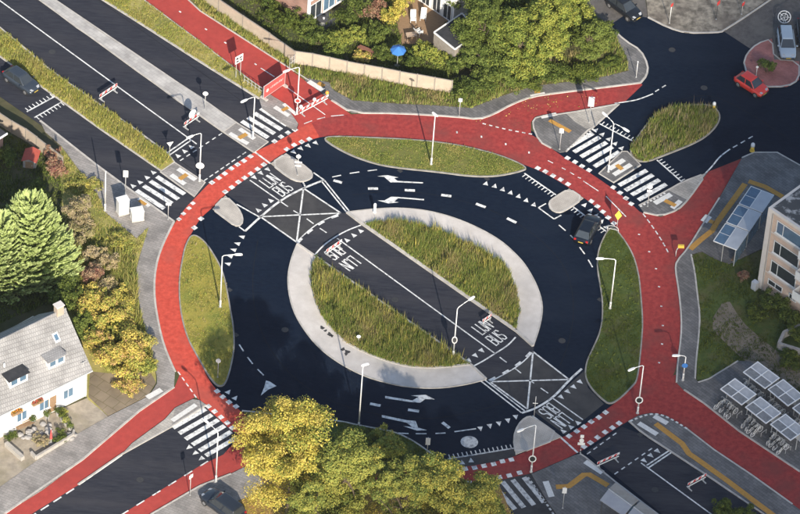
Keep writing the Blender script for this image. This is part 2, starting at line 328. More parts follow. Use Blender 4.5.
INN = [(183.3, 255), (179, 280), (180, 310.6), (187, 338.4), (199.7, 361), (208, 379), (217, 391), (229, 401), (240, 411), (265, 431), (300, 449), (345, 463), (400, 469), (440, 469), (465, 467), (493.6, 462.5), (511, 458), (531, 450), (555, 440.5), (569, 434.5), (584, 425), (598.8, 415.7), (610, 407), (622, 398), (632, 388), (638, 381.4), (641.7, 348.5), (643.5, 323.3), (641.7, 298), (639.4, 275.5), (634.2, 256.4), (625.7, 241.4), (614, 226), (602.8, 214), (591.4, 203), (583.3, 198), (569, 188), (553, 178), (537.8, 170), (529, 167), (501, 155.3), (465.7, 146.4), (432.9, 141.4), (400, 139), (377, 138), (340, 136), (321, 136.5), (301.6, 143.5), (286.7, 151.5), (263.8, 166.5), (244.6, 180), (225.2, 194), (212.6, 208), (200, 218.5), (193, 231), (186, 243)]
CC = G(414, 305)
def byangle(pxs, n=300):
    p = np.array(chaikin(gp(pxs), 2)); d = p-np.array([CC.x, CC.y]); a = np.arctan2(d[:, 1], d[:, 0]); r = np.hypot(d[:, 0], d[:, 1]); k = np.argsort(a); a = a[k]; r = r[k]
    t = np.linspace(-PI, PI, n, endpoint=False); rr = np.interp(t, np.r_[a-2*PI, a, a+2*PI], np.r_[r, r, r])
    return [(CC.x+q*math.cos(w), CC.y+q*math.sin(w)) for q, w in zip(rr, t)]
RO, RI = byangle(OUT), byangle(INN)
def ringmesh(name, o_, i_, z, m, parent=None):
    n = len(o_); b = MB(); b.add([(*p, z) for p in o_]+[(*p, z) for p in i_], [(i, (i+1) % n, n+(i+1) % n, n+i)[::-1] if False else (n+i, i, (i+1) % n, n+(i+1) % n) for i in range(n)]); return b.build(name, m, parent)
def arc(k0, k1):
    ii = [k % 300 for k in range(k0, k1+1)]; o_ = [RO[i] for i in ii]; i_ = [RI[i] for i in ii]; n = len(ii); b = MB(); b.add([(*p, 0.036) for p in o_]+[(*p, 0.036) for p in i_], [(n+i, i, i+1, n+i+1) for i in range(n-1)]); return b
def ang(px): v = G(*px)-CC; return int(round((math.atan2(v.y, v.x)+PI)/(2*PI)*300))
KA, KB = ang((318, 130)), ang((236, 418))
ring = tag(arc(KA, KB+300).build('cycle_path', red_asphalt) if False else arc(KB, KA).build('cycle_path', red_asphalt), 'deep red cycle path around the bottom, right and top of the ring', None, None, 'structure')
ringw = tag(arc(KA, KB+300).build('cycle_path', red_bright), 'bright red cycle path around the left of the ring', None, None, 'structure')
red_mid = mat('mid_red_asphalt', (0.34, 0.056, 0.048), (0.42, 0.068, 0.056), rough=0.9, scale=1.5, detail=10, bump=0.25, bscale=18, c3=(0.29, 0.052, 0.046), scale3=0.2, amt3=0.6, spec=0.06)  # red between the other two in tone
CP = [
 [(150, -36), (200, 11.4), (288.5, 68.3), (331.5, 101.1), (351.7, 115), (330, 124), (296, 133), (298.6, 124), (284, 103), (263.2, 90), (200, 41.7), (110, -25)],
 [(478.4, 121), (493.6, 115), (511.3, 105), (531.5, 97.3), (556.8, 93.6), (599.7, 88.5), (640.5, 83.4), (642.5, 85), (625.3, 101.5), (586.7, 109.2), (563.3, 113.9), (536.5, 116.3), (531, 122), (531, 136), (500, 128)],
 [(628, 206), (643, 213.4), (660.7, 217.2), (678.4, 210.9), (688.5, 200.8), (703.7, 178), (708.7, 171.7), (741.6, 158.8), (718.8, 198.3), (701.1, 226), (687.2, 248.8), (680, 262), (678, 272), (668, 270), (660, 255)],
 [(630.3, 421), (637.9, 415.6), (650.6, 413), (665.7, 415.6), (686, 428.2), (713.8, 449.7), (751.7, 475), (792.2, 504.1), (900, 585), (930, 565), (799.7, 472.5), (739, 432), (703.7, 404), (683.4, 390.3), (682, 385), (678, 374), (660, 380), (640, 400)],
 [(-70, 560), (5, 514), (43, 490.2), (83.4, 459.8), (108.7, 435.8), (139, 411.8), (174.5, 387.8), (180, 374), (200, 392), (192.2, 399.2), (174.5, 408), (164.3, 419.4), (131.5, 443.4), (121.4, 454.8), (78.4, 485.1), (35, 512), (-40, 560)],
 [(30, 575), (126.4, 511.7), (199.7, 466.2), (223.5, 454.7), (240, 436), (262, 446), (250, 464), (231, 473.7), (199.7, 485.9), (151.7, 513.7), (60, 575)],
]
LP_ = ['red cycle path running along the fence at the upper left', 'red cycle path branch under the tall hedge', 'red cycle path branch beside the glass roofed shelter', 'wide red cycle path passing the parked bicycles', 'red cycle path in front of the white house', 'red cycle path beside the parked dark car']
for i, q in enumerate(CP):
    tag(slab('cycle_path', q, 0.030, red_mid if i in (0, 4, 5) else red_asphalt), LP_[i], None, None, 'structure')

# pavements
ZP = 0.10
pv = {}
pv['w'] = slab('pavement', [(40, 121), (50, 130), (96, 165), (134, 193), (174, 222), (164, 242), (157.5, 259), (154.2, 278), (154.4, 300.5), (158.6, 326), (163.6, 346), (171, 364), (175, 372), (174, 387), (139, 411.5), (108.7, 435.5), (83, 459.5), (43, 490), (5, 513.7), (-70, 559.5), (-90, 545), (0, 487.7), (35.4, 462.4), (73.3, 437), (108.7, 416.9), (149, 396.6), (157, 384), (156.8, 376.4), (151.7, 353.6), (144.1, 325.8), (138.6, 300.5), (136.5, 270), (140.3, 255), (149, 227), (136.5, 238.7), (106, 213.4), (98, 196), (61, 146), (45, 132)], ZP, pavem)
pv['n'] = slab('pavement', [(309, 79), (329, 83), (334, 91), (352, 101), (400, 104.5), (435, 106), (471, 108.7), (501, 97), (531.5, 87), (572, 82), (600, 78), (628, 71.5), (627, 58), (615, 38), (603, 20), (609, 26), (625.3, 41.7), (640.5, 50.6), (648, 65.7), (646.8, 75.8), (640.5, 83), (599.7, 88), (556.8, 93.1), (531.5, 96.8), (511.3, 104.5), (493.6, 114.5), (478.4, 119.5), (458, 117), (400, 113.4), (352, 113), (331.5, 100.4), (305, 81)], ZP, pavem2)
pv['e'] = slab('pavement', [(742, 158.3), (754, 153), (777, 153), (800, 166), (860, 200), (860, 300), (800, 240), (760, 250), (729, 264.6), (714, 259), (702, 252), (691, 255), (694.8, 272.7), (697.3, 295.5), (699.9, 315.7), (698.6, 338.4), (696, 361), (695, 379), (704, 390), (683, 390), (676.5, 383), (677.8, 363.7), (681.1, 338.4), (681.6, 318.2), (679.1, 293), (675.3, 270), (676.5, 262), (688, 248.8), (702, 226), (719.5, 198.3)], ZP, pavem2)
pv['bikes'] = slab('pavement', [(684, 390.2), (698, 383), (709, 379.5), (738, 361.5), (750, 362), (800, 396), (930, 490), (930, 564.5), (799.7, 472), (739, 431.5), (703.7, 403.5)], ZP+0.004, pavem2)
pv['se'] = slab('pavement', [(628.9, 421.5), (637.9, 416.2), (650.6, 413.6), (665.7, 416.2), (686, 428.8), (713.8, 450.3), (751.7, 475.6), (792.2, 504.7), (900, 586), (860, 585), (759.8, 509.8), (726.5, 488.8), (693, 466.6), (671, 452), (642, 433.3)], ZP, pavem2)
pv['s'] = slab('pavement', [(531.5, 474.6), (551.7, 465.8), (574.5, 455.8), (580, 454.5), (585.5, 458), (615.3, 482.5), (641.5, 501.8), (720, 562), (700, 600), (602, 590), (556, 514), (548.7, 504.3)], ZP, pavem2)
pv['sw'] = slab('pavement', [(60, 576), (151.7, 514.5), (199.7, 486.6), (231, 474.4), (250, 465), (268, 490), (240, 500), (190, 540), (120, 600), (80, 600)], ZP, pavem)
pv['ne1'] = slab('pavement', [(531.7, 124), (536.5, 117), (563, 114.6), (619, 104.4), (594, 127), (588, 130.5), (566, 152), (560, 153), (551, 148.5), (539, 142)], ZP, pavem2)
pv['ne2'] = slab('pavement', [(639, 206), (668, 190.7), (682, 182.6), (707.5, 173), (703, 178.5), (688, 200.4), (678, 210.3), (660.7, 216.5), (643.5, 212.8)], ZP, pavem2)
pv['sw2'] = slab('pavement', [(122, 454.6), (132, 443.9), (164.8, 419.9), (175, 408.5), (192.5, 399.8), (200, 401), (206, 405.5), (172.5, 426.5)], ZP, pavem)
pv['nw'] = slab('pavement', [(259, 99), (263.5, 91), (284, 103.6), (298, 124), (296, 131), (289, 128), (262, 109)], ZP, pavem)
pv['corner'] = slab('pavement', [(648, 17.7), (668, 28), (686, 33.4), (716, 33), (724, 31.6), (760, 5), (800, -20), (760, -60), (640, -60)], ZP, mat('mottled_paving', (0.12, 0.105, 0.085), (0.34, 0.30, 0.24), rough=0.95, scale=1.1, detail=12, lo=0.4, hi=0.62, c3=(0.11, 0.09, 0.075), scale3=0.35, amt3=0.7))
pv['brick'] = slab('brick_island', [(744, 63), (746.6, 54.4), (756.8, 44.2), (772, 39.2), (774, 60), (799, 62), (799, 80), (787, 87), (762, 87.2), (748, 79)], ZP, brickpave)
# refuges in the crossings
refw = slab('crossing_refuge', [(160.5, 172.2), (174.5, 163), (205, 183), (194.4, 197)], ZP, pavem)
refn = slab('crossing_refuge', [(223.5, 132.5), (236.4, 123.2), (268, 142.5), (254, 153)], ZP, pavem)
refe = slab('crossing_refuge', [(599, 174), (622, 152), (627, 152), (640.5, 165.5), (613.5, 183)], ZP, pavem2)
# pale concrete wedges and islands
pale = {}
ISL = {'nw_left': [(225.3, 196.2), (238, 208.4), (242.8, 218.5), (241.7, 224.8), (235.4, 226.8), (222.8, 217.2), (212.6, 209.6)],
       'nw_right': [(286, 154), (310, 170.5), (312.8, 176.8), (307.5, 180.8), (298.6, 182.3), (288.5, 178), (270.8, 164.1)],
       'ne': [(569, 189.4), (583.3, 198.8), (565.6, 210.9), (558, 213.4), (550.4, 209.6), (548.7, 203.3), (554.2, 198.3)],
       'se': [(531.8, 417), (525.5, 418.2), (517.9, 425.8), (513.4, 438.4), (515.4, 455.2), (561.5, 437.6)]}
for k, q in ISL.items():
    o = slab('traffic_island', q, 0.13, islandm); strip('kerb', q, 0.18, 0.15, kerbm, o, closed=True, sm=1)
    pale[k] = o
median = slab('median_strip', [(-60, -60), (39.2, 0), (75.8, 27.8), (98.6, 43), (136.5, 70.8), (177, 101), (192.2, 111.3), (223.2, 132.3), (236, 123), (202.5, 98.7), (151.7, 65.7), (101, 32.9), (54.4, 0), (-30, -58)], 0.13, medianm)
strip('kerb', [(-60, -60), (39.2, 0), (98.6, 43), (136.5, 70.8), (223.2, 132.3)], 0.15, 0.14, kerbm, median, sm=0)
strip('kerb', [(-30, -58), (54.4, 0), (151.7, 65.7), (236, 123)], 0.15, 0.14, kerbm, median, sm=0)
w1 = slab('concrete_wedge', [(566, 114.2), (619, 104.5), (594, 127), (586, 129.5), (575, 122.5)], ZP+0.006, pave_light)
w2 = slab('concrete_wedge', [(668.3, 190.8), (682, 182.8), (706.5, 173.4), (687, 200.5)], ZP+0.006, pave_light)
w3 = slab('concrete_wedge', [(122.5, 454.2), (132, 444.2), (164.8, 420.2), (175, 409), (171.5, 426.5)], ZP+0.006, pave_light)
# truck apron in two halves with the planted islands inside
AP_L = [(297.3, 244.4), (291, 260), (287.2, 280.3), (291, 305.6), (301, 326), (318.8, 348.5), (341.6, 365), (364.3, 376.4), (382, 381.9), (404.2, 387.1), (437.3, 388.9), (466.5, 384.8), (486, 379.6)]
AI_L = [(314.8, 256.6), (310, 275.2), (312.5, 293), (321.4, 318.2), (341.6, 341), (364.3, 353.6), (399.7, 366.3), (425.3, 368.8), (450, 367.5), (470, 365)]
AP_R = [(347, 212.8), (356.8, 211.6), (377, 209.4), (400, 208.7), (425.3, 210.9), (450.6, 217.2), (475.9, 227.3), (501, 241.3), (518.8, 258), (526.4, 267.6), (536.5, 285.3), (542.9, 305.6), (540.3, 325), (533, 346.5)]
AI_R = [(364, 224.6), (376, 222), (400, 223.6), (425.3, 226.6), (450.6, 236.2), (475.9, 248.8), (493.6, 259), (503.7, 265), (513.8, 282.8), (518.8, 303), (520, 315.7), (516.3, 331)]
def apron(o_, i_, nm):
    a = chaikin(gp(o_), 2, False); c = chaikin(gp(i_), 2, False)
    b = MB(); b.prism(a+c[::-1], 0.0, 0.12); o = b.build('truck_apron', apronm, tri=True); tag(o, nm, None, None, 'structure')
    strip('kerb', c, 0.22, 0.20, kerbm, o, sm=0, world=True)
    strip('kerb', a, 0.16, 0.128, kerbm, o, sm=0, world=True, shift=0)
    return o
apL = apron(AP_L, AI_L, 'pale concrete apron around the lower left planted half of the island')
apR = apron(AP_R, AI_R, 'pale concrete apron around the upper right planted half of the island')
GI_L = chaikin(AI_L, 2, False); GI_R = chaikin(AI_R, 2, False)
islL = slab('planted_island', GI_L, 0.16, weedsoil); islR = slab('planted_island', GI_R, 0.16, weedsoil)
strip('kerb', [(297.3, 244.4), (314.8, 256.6), (472, 366.3), (486, 379.6)], 0.2, 0.2, kerbm, islL, sm=0)
strip('kerb', [(347, 212.8), (362.5, 224.6), (516.3, 331.6), (533, 346.5)], 0.3, 0.2, kerbm, islR, sm=0)

for q, s_ in (((322, 328.5), 0.28), ((325.5, 331.5), 0.2), ((329.5, 335), 0.3), ((332, 337), 0.18), ((343, 350), 0.26), ((347, 352.5), 0.34), ((346, 355), 0.2)):
    c = G(*q); mk_pts = [(c.x+s_*math.cos(a)*(0.8+0.3*math.sin(3*a+q[0])), c.y+s_*math.sin(a)*(0.8+0.3*math.cos(2*a+q[1]))) for a in [2*PI*i/12 for i in range(12)]]
    b = MB(); b.poly([(*p, 0.124) for p in mk_pts]); b.build('tar_blot', asphalt_worn, apL)
tag(slab('footpath', [(92, 250), (137.5, 257.5), (136, 263.5), (92, 258)], 0.094, pavem), 'short grey footpath into the shrubs left of the ring', None, None, 'structure')
# grass verges
VG = {
 'west': [(192, 234), (186, 245), (183.3, 255), (179, 280), (180, 310.6), (187, 338.4), (199.7, 361), (210, 379), (219, 388), (226.5, 384), (234, 353.6), (234, 330.9), (229.5, 305.6), (224, 275), (215, 257), (204, 241)],
 'north': [(322, 138), (332, 146), (351.7, 156.5), (377, 165), (400, 168.8), (438, 172.5), (470.8, 177), (496, 177), (518.8, 172.5), (529, 168.3), (501, 156), (465.7, 147), (432.9, 142), (400, 139.6), (377, 138.6), (340, 137)],
 'east': [(614, 227.5), (608.5, 229.6), (602, 241.4), (597.6, 254.2), (597.2, 269.2), (600, 285), (602.5, 300.5), (602.5, 320), (599.5, 335), (591.2, 352.5), (586, 364), (585, 377.8), (591.2, 389.2), (601.3, 399.3), (610, 405.6), (622, 397.5), (632, 387), (637.4, 381), (641, 348.5), (642.8, 323.3), (641, 298), (638.8, 275.5), (633.6, 256.4), (625, 241.4)],
 'south': [(242, 411.5), (300, 418), (340, 421.6), (359.4, 426.4), (394.5, 432.3), (413.9, 442), (427.5, 451.7), (440, 460), (452, 466), (400, 468.4), (345, 462.4), (300, 448.4), (265, 430.4)],
 'bus': [(-60, -18), (0, 28), (25.3, 48), (50.6, 70.8), (75.8, 88.5), (101, 106), (131.5, 127), (151.7, 145), (168, 154), (174.5, 162.7), (161.3, 171.5), (101, 130), (75.8, 111), (55.6, 97.3), (22.8, 73.3), (0, 57), (-60, 15)],
 'strip': [(60, -28), (102.4, 0), (136.5, 21.5), (199.7, 62), (259, 99), (263, 90.6), (199.7, 42.2), (144, 0.6), (100, -32)],
 'tear': [(640, 133.7), (650, 121), (656.3, 113.9), (675, 108), (693.7, 105.7), (712, 105.5), (720.5, 115), (718.2, 124.4), (707.7, 136), (693.7, 144.2), (670.4, 153.5), (640.5, 165), (627.5, 152.4)],
 'fence': [(140, -45), (200, 11), (289, 68), (303, 79), (309, 78.7), (329, 82.7), (334, 90.7), (352, 100.7), (400, 104.2), (435, 105.7), (471, 108.4), (501, 96.7), (531.5, 86.7), (572, 81.7), (600, 77.7), (627.5, 71.2), (626.5, 58), (615, 38), (600, 18), (520, 30), (452, 92), (360, 77), (297, 63), (230, 12), (170, -40)],
 'weedy': [(61, 146.5), (98, 196.5), (106, 213.8), (136.5, 239.2), (149, 227.5), (140, 255), (136, 270), (138.2, 300.5), (143.7, 325.8), (151.2, 353.6), (156, 376.4), (156, 383), (148, 396), (108, 416), (88, 400), (60, 330), (62, 200), (58, 160)],
 'east_lawn': [(691.5, 255.4), (702, 252.5), (714, 259.5), (729, 265), (760, 251), (775, 255), (765, 290), (800, 318), (870, 370), (870, 440), (800, 395.5), (750, 361.6), (738, 361), (709, 379), (697, 380), (697, 361), (699.2, 338.4), (700.5, 315.7), (698, 295.5), (695.4, 272.7)],
}
VN = {'west': 'mown verge on the left inside the cycle ring', 'north': 'mown verge inside the top of the cycle ring', 'east': 'mown verge on the right inside the cycle ring', 'south': 'grass verge under the autumn trees', 'bus': 'dry grass strip between the two left roads', 'strip': 'grass strip beside the upper left cycle path', 'tear': 'teardrop grass island in the side road mouth', 'fence': 'rough grass in front of the beige fence', 'weedy': 'weedy yellow ground left of the cycle ring', 'east_lawn': 'lawn between the pavement and the apartment block'}
vm = {'west': grassyellow, 'east': lawnm, 'south': lawnm, 'east_lawn': lawnm, 'bus': grassdry, 'weedy': grassdry, 'fence': weedsoil, 'tear': weedsoil, 'strip': grassdry}
vg = {}
for k, q in VG.items():
    z = 0.085 if k in ('fence', 'weedy', 'east_lawn') else 0.12
    vg[k] = tag(slab('grass_verge', q, z, vm.get(k, grassm), sm=1 if k in ('west', 'north', 'east', 'tear') else 0), VN[k], None, None, 'structure')
for k in ('west', 'north', 'east', 'tear'):
    strip('kerb', VG[k], 0.14, 0.145, kerbdark, vg[k], closed=True, sm=2)
strip('kerb', [(242, 411.5), (300, 418), (340, 421.6), (359.4, 426.4), (394.5, 432.3), (413.9, 442), (427.5, 451.7), (440, 460)], 0.16, 0.145, kerbm, vg['south'])
for k in ('bus',):
    strip('kerb', [(-60, -18), (0, 28), (50.6, 70.8), (101, 106), (131.5, 127), (168, 154), (174.5, 162.7), (161.3, 171.5), (101, 130), (55.6, 97.3), (0, 57), (-60, 15)], 0.14, 0.13, kerbm, vg[k], sm=0)
strip('kerb', [(60, -28), (102.4, 0), (136.5, 21.5), (199.7, 62), (259, 99)], 0.2, 0.14, kerbm, vg['strip'], sm=0)
strip('kerb', [(100, -32), (144, 0.6), (199.7, 42.2), (263, 90.6)], 0.12, 0.135, kerbm, vg['strip'], sm=0)
strip('kerb', [(140, -45), (200, 11.2), (289, 68.2), (309, 81)], 0.12, 0.12, kerbm, vg['fence'], sm=0)
# kerbs of the pavements
for key, q in (('w', [(40, 121), (96, 165), (134, 193), (174, 222)]), ('w', [(174, 222), (164, 242), (157.6, 259), (154.3, 278), (154.5, 300.5), (158.8, 326), (163.8, 346), (171.2, 364), (175, 372)]),
               ('w', [(174, 387.5), (139, 411.6), (83, 459.6), (5, 513.8)]),
               ('n', [(331.5, 100.6), (351.7, 113.4), (400, 113.7), (458, 117.3), (478.4, 119.8), (493.6, 114.8), (511.3, 104.8), (531.5, 97.1), (556.8, 93.4), (599.7, 88.3), (640.5, 83.2)]),
               ('n', [(640.5, 83.2), (646.8, 75.8), (648, 65.7), (640.5, 50.6), (625.3, 41.7), (609, 26)]),
               ('e', [(742, 158.3), (754, 153), (777, 153), (800, 166)]),
               ('e', [(719.4, 198.3), (702, 226), (688, 248.8), (676.4, 262), (675.2, 270), (679, 293), (681.5, 318.2), (681, 338.4), (677.6, 363.7), (676.5, 383)]),
               ('e', [(691, 255), (694.8, 272.7), (697.3, 295.5), (699.9, 315.7), (698.6, 338.4), (696, 361), (695, 379)]),
               ('bikes', [(684, 390.2), (703.7, 403.5), (739, 431.5), (799.7, 472)]), ('bikes', [(698, 383), (709, 379.5), (738, 361.5)]),
               ('se', [(628.9, 421.5), (642, 433.3), (671, 452), (726.5, 488.8), (800, 540)]), ('se', [(686, 428.8), (713.8, 450.3), (751.7, 475.6), (792.2, 504.7)]),
               ('s', [(580, 454.5), (585.5, 458), (615.3, 482.5), (680, 532)]), ('corner', [(648, 17.7), (668, 28), (686, 33.4), (716, 33), (724, 31.6), (800, -20)]),
               ('ne1', [(619, 104.4), (594, 127), (588, 130.5), (566, 152)]), ('ne1', [(551, 148.5), (539, 142), (531.7, 124), (536.5, 117), (563, 114.6), (619, 104.4)]), ('ne2', [(639, 206), (668, 190.7), (682, 182.6), (707.5, 173), (688, 200.4), (678, 210.3), (660.7, 216.5), (643.5, 212.8)]),
               ('sw', [(60, 576), (151.7, 514.5), (199.7, 486.6), (231, 474.4)]), ('sw2', [(78, 485), (122, 454.6), (172.5, 426.5), (206, 405.5)]),
               ('brick', [(744, 63), (746.6, 54.4), (756.8, 44.2), (772, 39.2), (774, 60), (799, 62), (799, 80), (787, 87), (762, 87.2), (748, 79), (744, 63)])):
    strip('kerb', q, 0.16 if key not in ('w', 'n') else 0.2, ZP+0.025, kerbm, pv[key], sm=0 if len(q) < 5 else 1)
for o, q in ((refw, [(160.5, 172.2), (174.5, 163), (205, 183), (194.4, 197)]), (refn, [(223.5, 132.5), (236.4, 123.2), (268, 142.5), (254, 153)]), (refe, [(599, 174), (622, 152), (627, 152), (640.5, 165.5), (613.5, 183)])):
    strip('kerb', q, 0.14, ZP+0.02, kerbm, o, closed=True, sm=0)
browns = brickmat('brown_slabs', (0.25, 0.20, 0.14), (0.22, 0.175, 0.12), (0.15, 0.125, 0.07), 1.2, 1.2, rot=0.6, msize=0.03)
# yards and bare ground
tag(slab('dirt_path', [(726.5, 296.7), (739, 318), (752, 332), (790, 362), (800, 372), (870, 425), (870, 440), (800, 398), (770, 378), (745, 362), (727, 345), (708, 326)], 0.095, dirtm, sm=1), 'bare dirt path across the lawn', None, None, 'structure')
tag(slab('yard', [(88, 398), (108, 417), (73.3, 437), (35.4, 462.4), (0, 487.7), (-90, 545), (-130, 500), (0, 436)], 0.07, sandm), 'sandy front yard of the white house', None, None, 'structure')
tag(slab('yard', [(88.5, 397.5), (108, 416.2), (148, 396), (156, 383), (150, 372), (110, 374), (90, 372)], 0.095, browns), 'bare brown ground beside the gable of the white house', None, None, 'structure')
tag(slab('leaf_litter_ground', [(250, 465.5), (300, 475), (420, 490), (500, 487), (530, 560), (500, 640), (150, 640), (190, 541), (240, 500.5), (268, 490.5)], 0.06, litterm), 'ground covered in orange fallen leaves under the trees', None, None, 'structure')
tag(slab('terrace', [(404, 0), (436, -4), (448, 20), (434, 44), (402, 44), (396, 20)], 0.09, wood), 'dark timber terrace behind the white walled house', None, None, 'structure')

# ------------------------------------------------------------------ road markings: each a piece of the road
ZM = 0.044
U2 = Vector((math.cos(BUS), math.sin(BUS), 0)); V2 = Vector((-U2.y, U2.x, 0))
def mk(name, pts, m=paint, parent=None, z=ZM):
    b = MB(); n = len(pts); q = [(p[0], p[1], z) for p in pts]
    a = sum(q[i][0]*q[(i+1) % n][1]-q[(i+1) % n][0]*q[i][1] for i in range(n))
    b.poly(q if a > 0 else q[::-1]); return b.build(name, m, parent or road, tri=True)
def bar(name, p, q, w, m=paint, parent=None, z=ZM):
    p = G(*p); q = G(*q); d = (q-p).normalized(); n = Vector((-d.y, d.x, 0))*(w/2)
    return mk(name, [p+n, q+n, q-n, p-n], m, parent, z)
def line(name, pxs, w, m=paint, parent=None, sm=2, z=ZM):
    p = gp(pxs); p = chaikin(p, sm, False) if sm else p; a = offset(p, w/2, False); c = offset(p, -w/2, False)
    b = MB(); n = len(p); b.add([(*v, z) for v in a]+[(*v, z) for v in c], [(n+i, n+i+1, i+1, i) for i in range(n-1)]); return b.build(name, m, parent or road)
def dashes(name, pxs, on, off_, w, m=paint, parent=None, z=ZM, start=0.0):
    p = [Vector((*v, 0)) for v in chaikin(gp(pxs), 2, False)] if len(pxs) > 2 else [G(*v) for v in pxs]
    s = [0.0]
    for a, c in zip(p[:-1], p[1:]): s.append(s[-1]+(c-a).length)
    X = np.interp; xs = [v.x for v in p]; ys = [v.y for v in p]; t = start
    while t+on <= s[-1]+0.02:
        a = Vector((X(t, s, xs), X(t, s, ys), 0)); c = Vector((X(t+on, s, xs), X(t+on, s, ys), 0)); d = (c-a).normalized(); n = Vector((-d.y, d.x, 0))*(w/2)
        mk(name, [a+n, c+n, c-n, a-n], m, parent, z); t += on+off_
def blocks(pxs, d, s=0.5, parent=None):
    """white squares that edge the cycle crossing"""
    d = d.normalized(); n = Vector((-d.y, d.x, 0)); h = s/2
    for q in pxs:
        c = G(*q); mk('crossing_block', [c+d*h+n*h, c-d*h+n*h, c-d*h-n*h, c+d*h-n*h], paint, ring)
def teeth(pxs, aim, b_=0.5, h_=0.62, m=paint):
    """shark's teeth: aim = where the tips point (toward the waiting driver)"""
    aim = aim.normalized(); n = Vector((-aim.y, aim.x, 0))
    for q in pxs:
        c = G(*q); mk('yield_triangle', [c+aim*h_*.55, c-aim*h_*.45+n*b_*.55, c-aim*h_*.45-n*b_*.55], m)
def comb(p, q, side, n, L=0.55, w=0.16, tw=0.11, m=paint):
    p = G(*p); q = G(*q); d = (q-p).normalized(); s = side.normalized(); s = (s-d*s.dot(d)).normalized(); b = MB(); nn = s*(w/2)
    f = lambda v: (v.x, v.y, ZM)
    def face(l):
        a = sum(l[i].x*l[(i+1) % 4].y-l[(i+1) % 4].x*l[i].y for i in range(4)); b.poly([f(v) for v in (l if a > 0 else l[::-1])])
    face([p-nn, q-nn, q+nn, p+nn])
    le = (q-p).length
    for i in range(n):
        c = p+d*(le*(i+0.5)/n); face([c-d*tw/2+nn, c+d*tw/2+nn, c+d*tw/2+s*L, c-d*tw/2+s*L])
    return b.build('comb_marking', m, road)
def zebra(list_, w=0.52, m=paint):
    for p, q in list_: bar('zebra_stripe', p, q, w, m)
# busway at the upper left
line('centre_line', [(-60, -42), (0, 1), (150, 110.4), (196.7, 144.3)], 0.14, sm=0)
bar('stop_line', (167.5, 152.9), (188.5, 138.4), 0.16); bar('stop_line', (169.4, 155.4), (190.9, 140.6), 0.16)
teeth([(177.6, 155.9), (184.3, 151.3), (190.9, 147)], -U2)
dashes('lane_dash', [(180, 161), (222, 133.5)], 0.5, 0.42, 0.13)
dashes('lane_dash', [(204, 181), (248, 151)], 0.5, 0.3, 0.13)
bar('edge_line', (253.6, 151.4), (270.5, 164), 0.2); 
blocks([(211.9, 182.8), (218.9, 178.1), (224.8, 173.9), (231.3, 168.8), (237.6, 164.8), (243.9, 161.1), (250.5, 156.6)], U2)
blocks([(225.2, 192.1), (231.8, 187.5), (238.3, 182.3), (244.6, 178.1), (250.9, 173.9), (257.5, 169.3), (263.8, 164.8)], U2)
blocks([(201, 219), (194.5, 226), (200, 222.5)][:1]+[(194.4, 228)], U2)
blocks([(189, 208.5), (183.5, 214), (179, 219.5), (192.9, 203.5)], U2, 0.42)
blocks([(286.7, 149.5), (294.1, 145.2), (301.6, 142.1), (309.2, 139.4)], U2); blocks([(274.5, 141.6), (281, 137), (288, 133), (295, 130)], U2)
teeth([(254.6, 177.9), (261.2, 173.6), (268, 169.8)], U2); teeth([(258, 210.3), (264.2, 205.2), (270.5, 200.7)], -U2)
teeth([(294, 152.5), (301, 149), (308.5, 146.3), (316, 143.4)], U2)
line('edge_line', [(245, 231.5), (260.4, 217), (281, 200), (303.4, 188.3), (323.6, 180.4)], 0.24)
bar('edge_line', (236.4, 204.4), (260, 217.6), 0.16); bar('edge_line', (239, 227), (245, 231.5), 0.16)
bar('edge_line', (313.5, 172.9), (324, 180.2), 0.16); bar('edge_line', (303, 182.5), (305.5, 187.5), 0.16)
bar('edge_line', (321, 180.8), (346.4, 212.2), 0.15); bar('edge_line', (324.4, 180.6), (349.6, 212), 0.15)
for p, q in (((260.4, 217), (296.6, 242.4)), ((303.4, 188.5), (340.8, 213.3)), ((303.4, 188.5), (296.6, 242.4)), ((260.4, 217), (340.8, 213.3))): bar('box_junction_line', p, q, 0.17)
line('edge_line', [(296.6, 242.4), (307, 232), (321, 221.4), (340.8, 213.3)], 0.13); dashes('edge_dash', [(297.5, 243.2), (308, 232.8), (321.6, 222.2), (341, 214.4)], 0.8, 0.9, 0.28, z=ZM+0.003)
line('edge_line', [(314.8, 255), (324, 245), (335, 237.3), (347, 230.6), (361, 225.4)], 0.16)
bar('centre_line', (249.8, 180.4), (288, 207), 0.14)
for p, q in (((293.3, 210.8), (298.8, 214)), ((306.7, 219), (313.5, 224)), ((319.8, 228.5), (326.6, 233)), ((499.6, 357.4), (506.6, 362.8)), ((515.2, 368.8), (521, 373.5)), ((540.7, 388.4), (548.2, 393.5)), ((529, 380), (534, 383.5))): bar('lane_dash', p, q, 0.13)
bar('centre_line', (337, 238.5), (495, 353.8), 0.14)
teeth([(346.6, 240.3), (353.5, 235.4), (360.3, 231)], U2*-1)
teeth([(469.2, 360.9), (475.6, 356), (482, 351)], U2)
line('edge_line', [(470.3, 368), (483, 361.5), (494.9, 353.8), (507.7, 346), (515.6, 337.4)], 0.16)
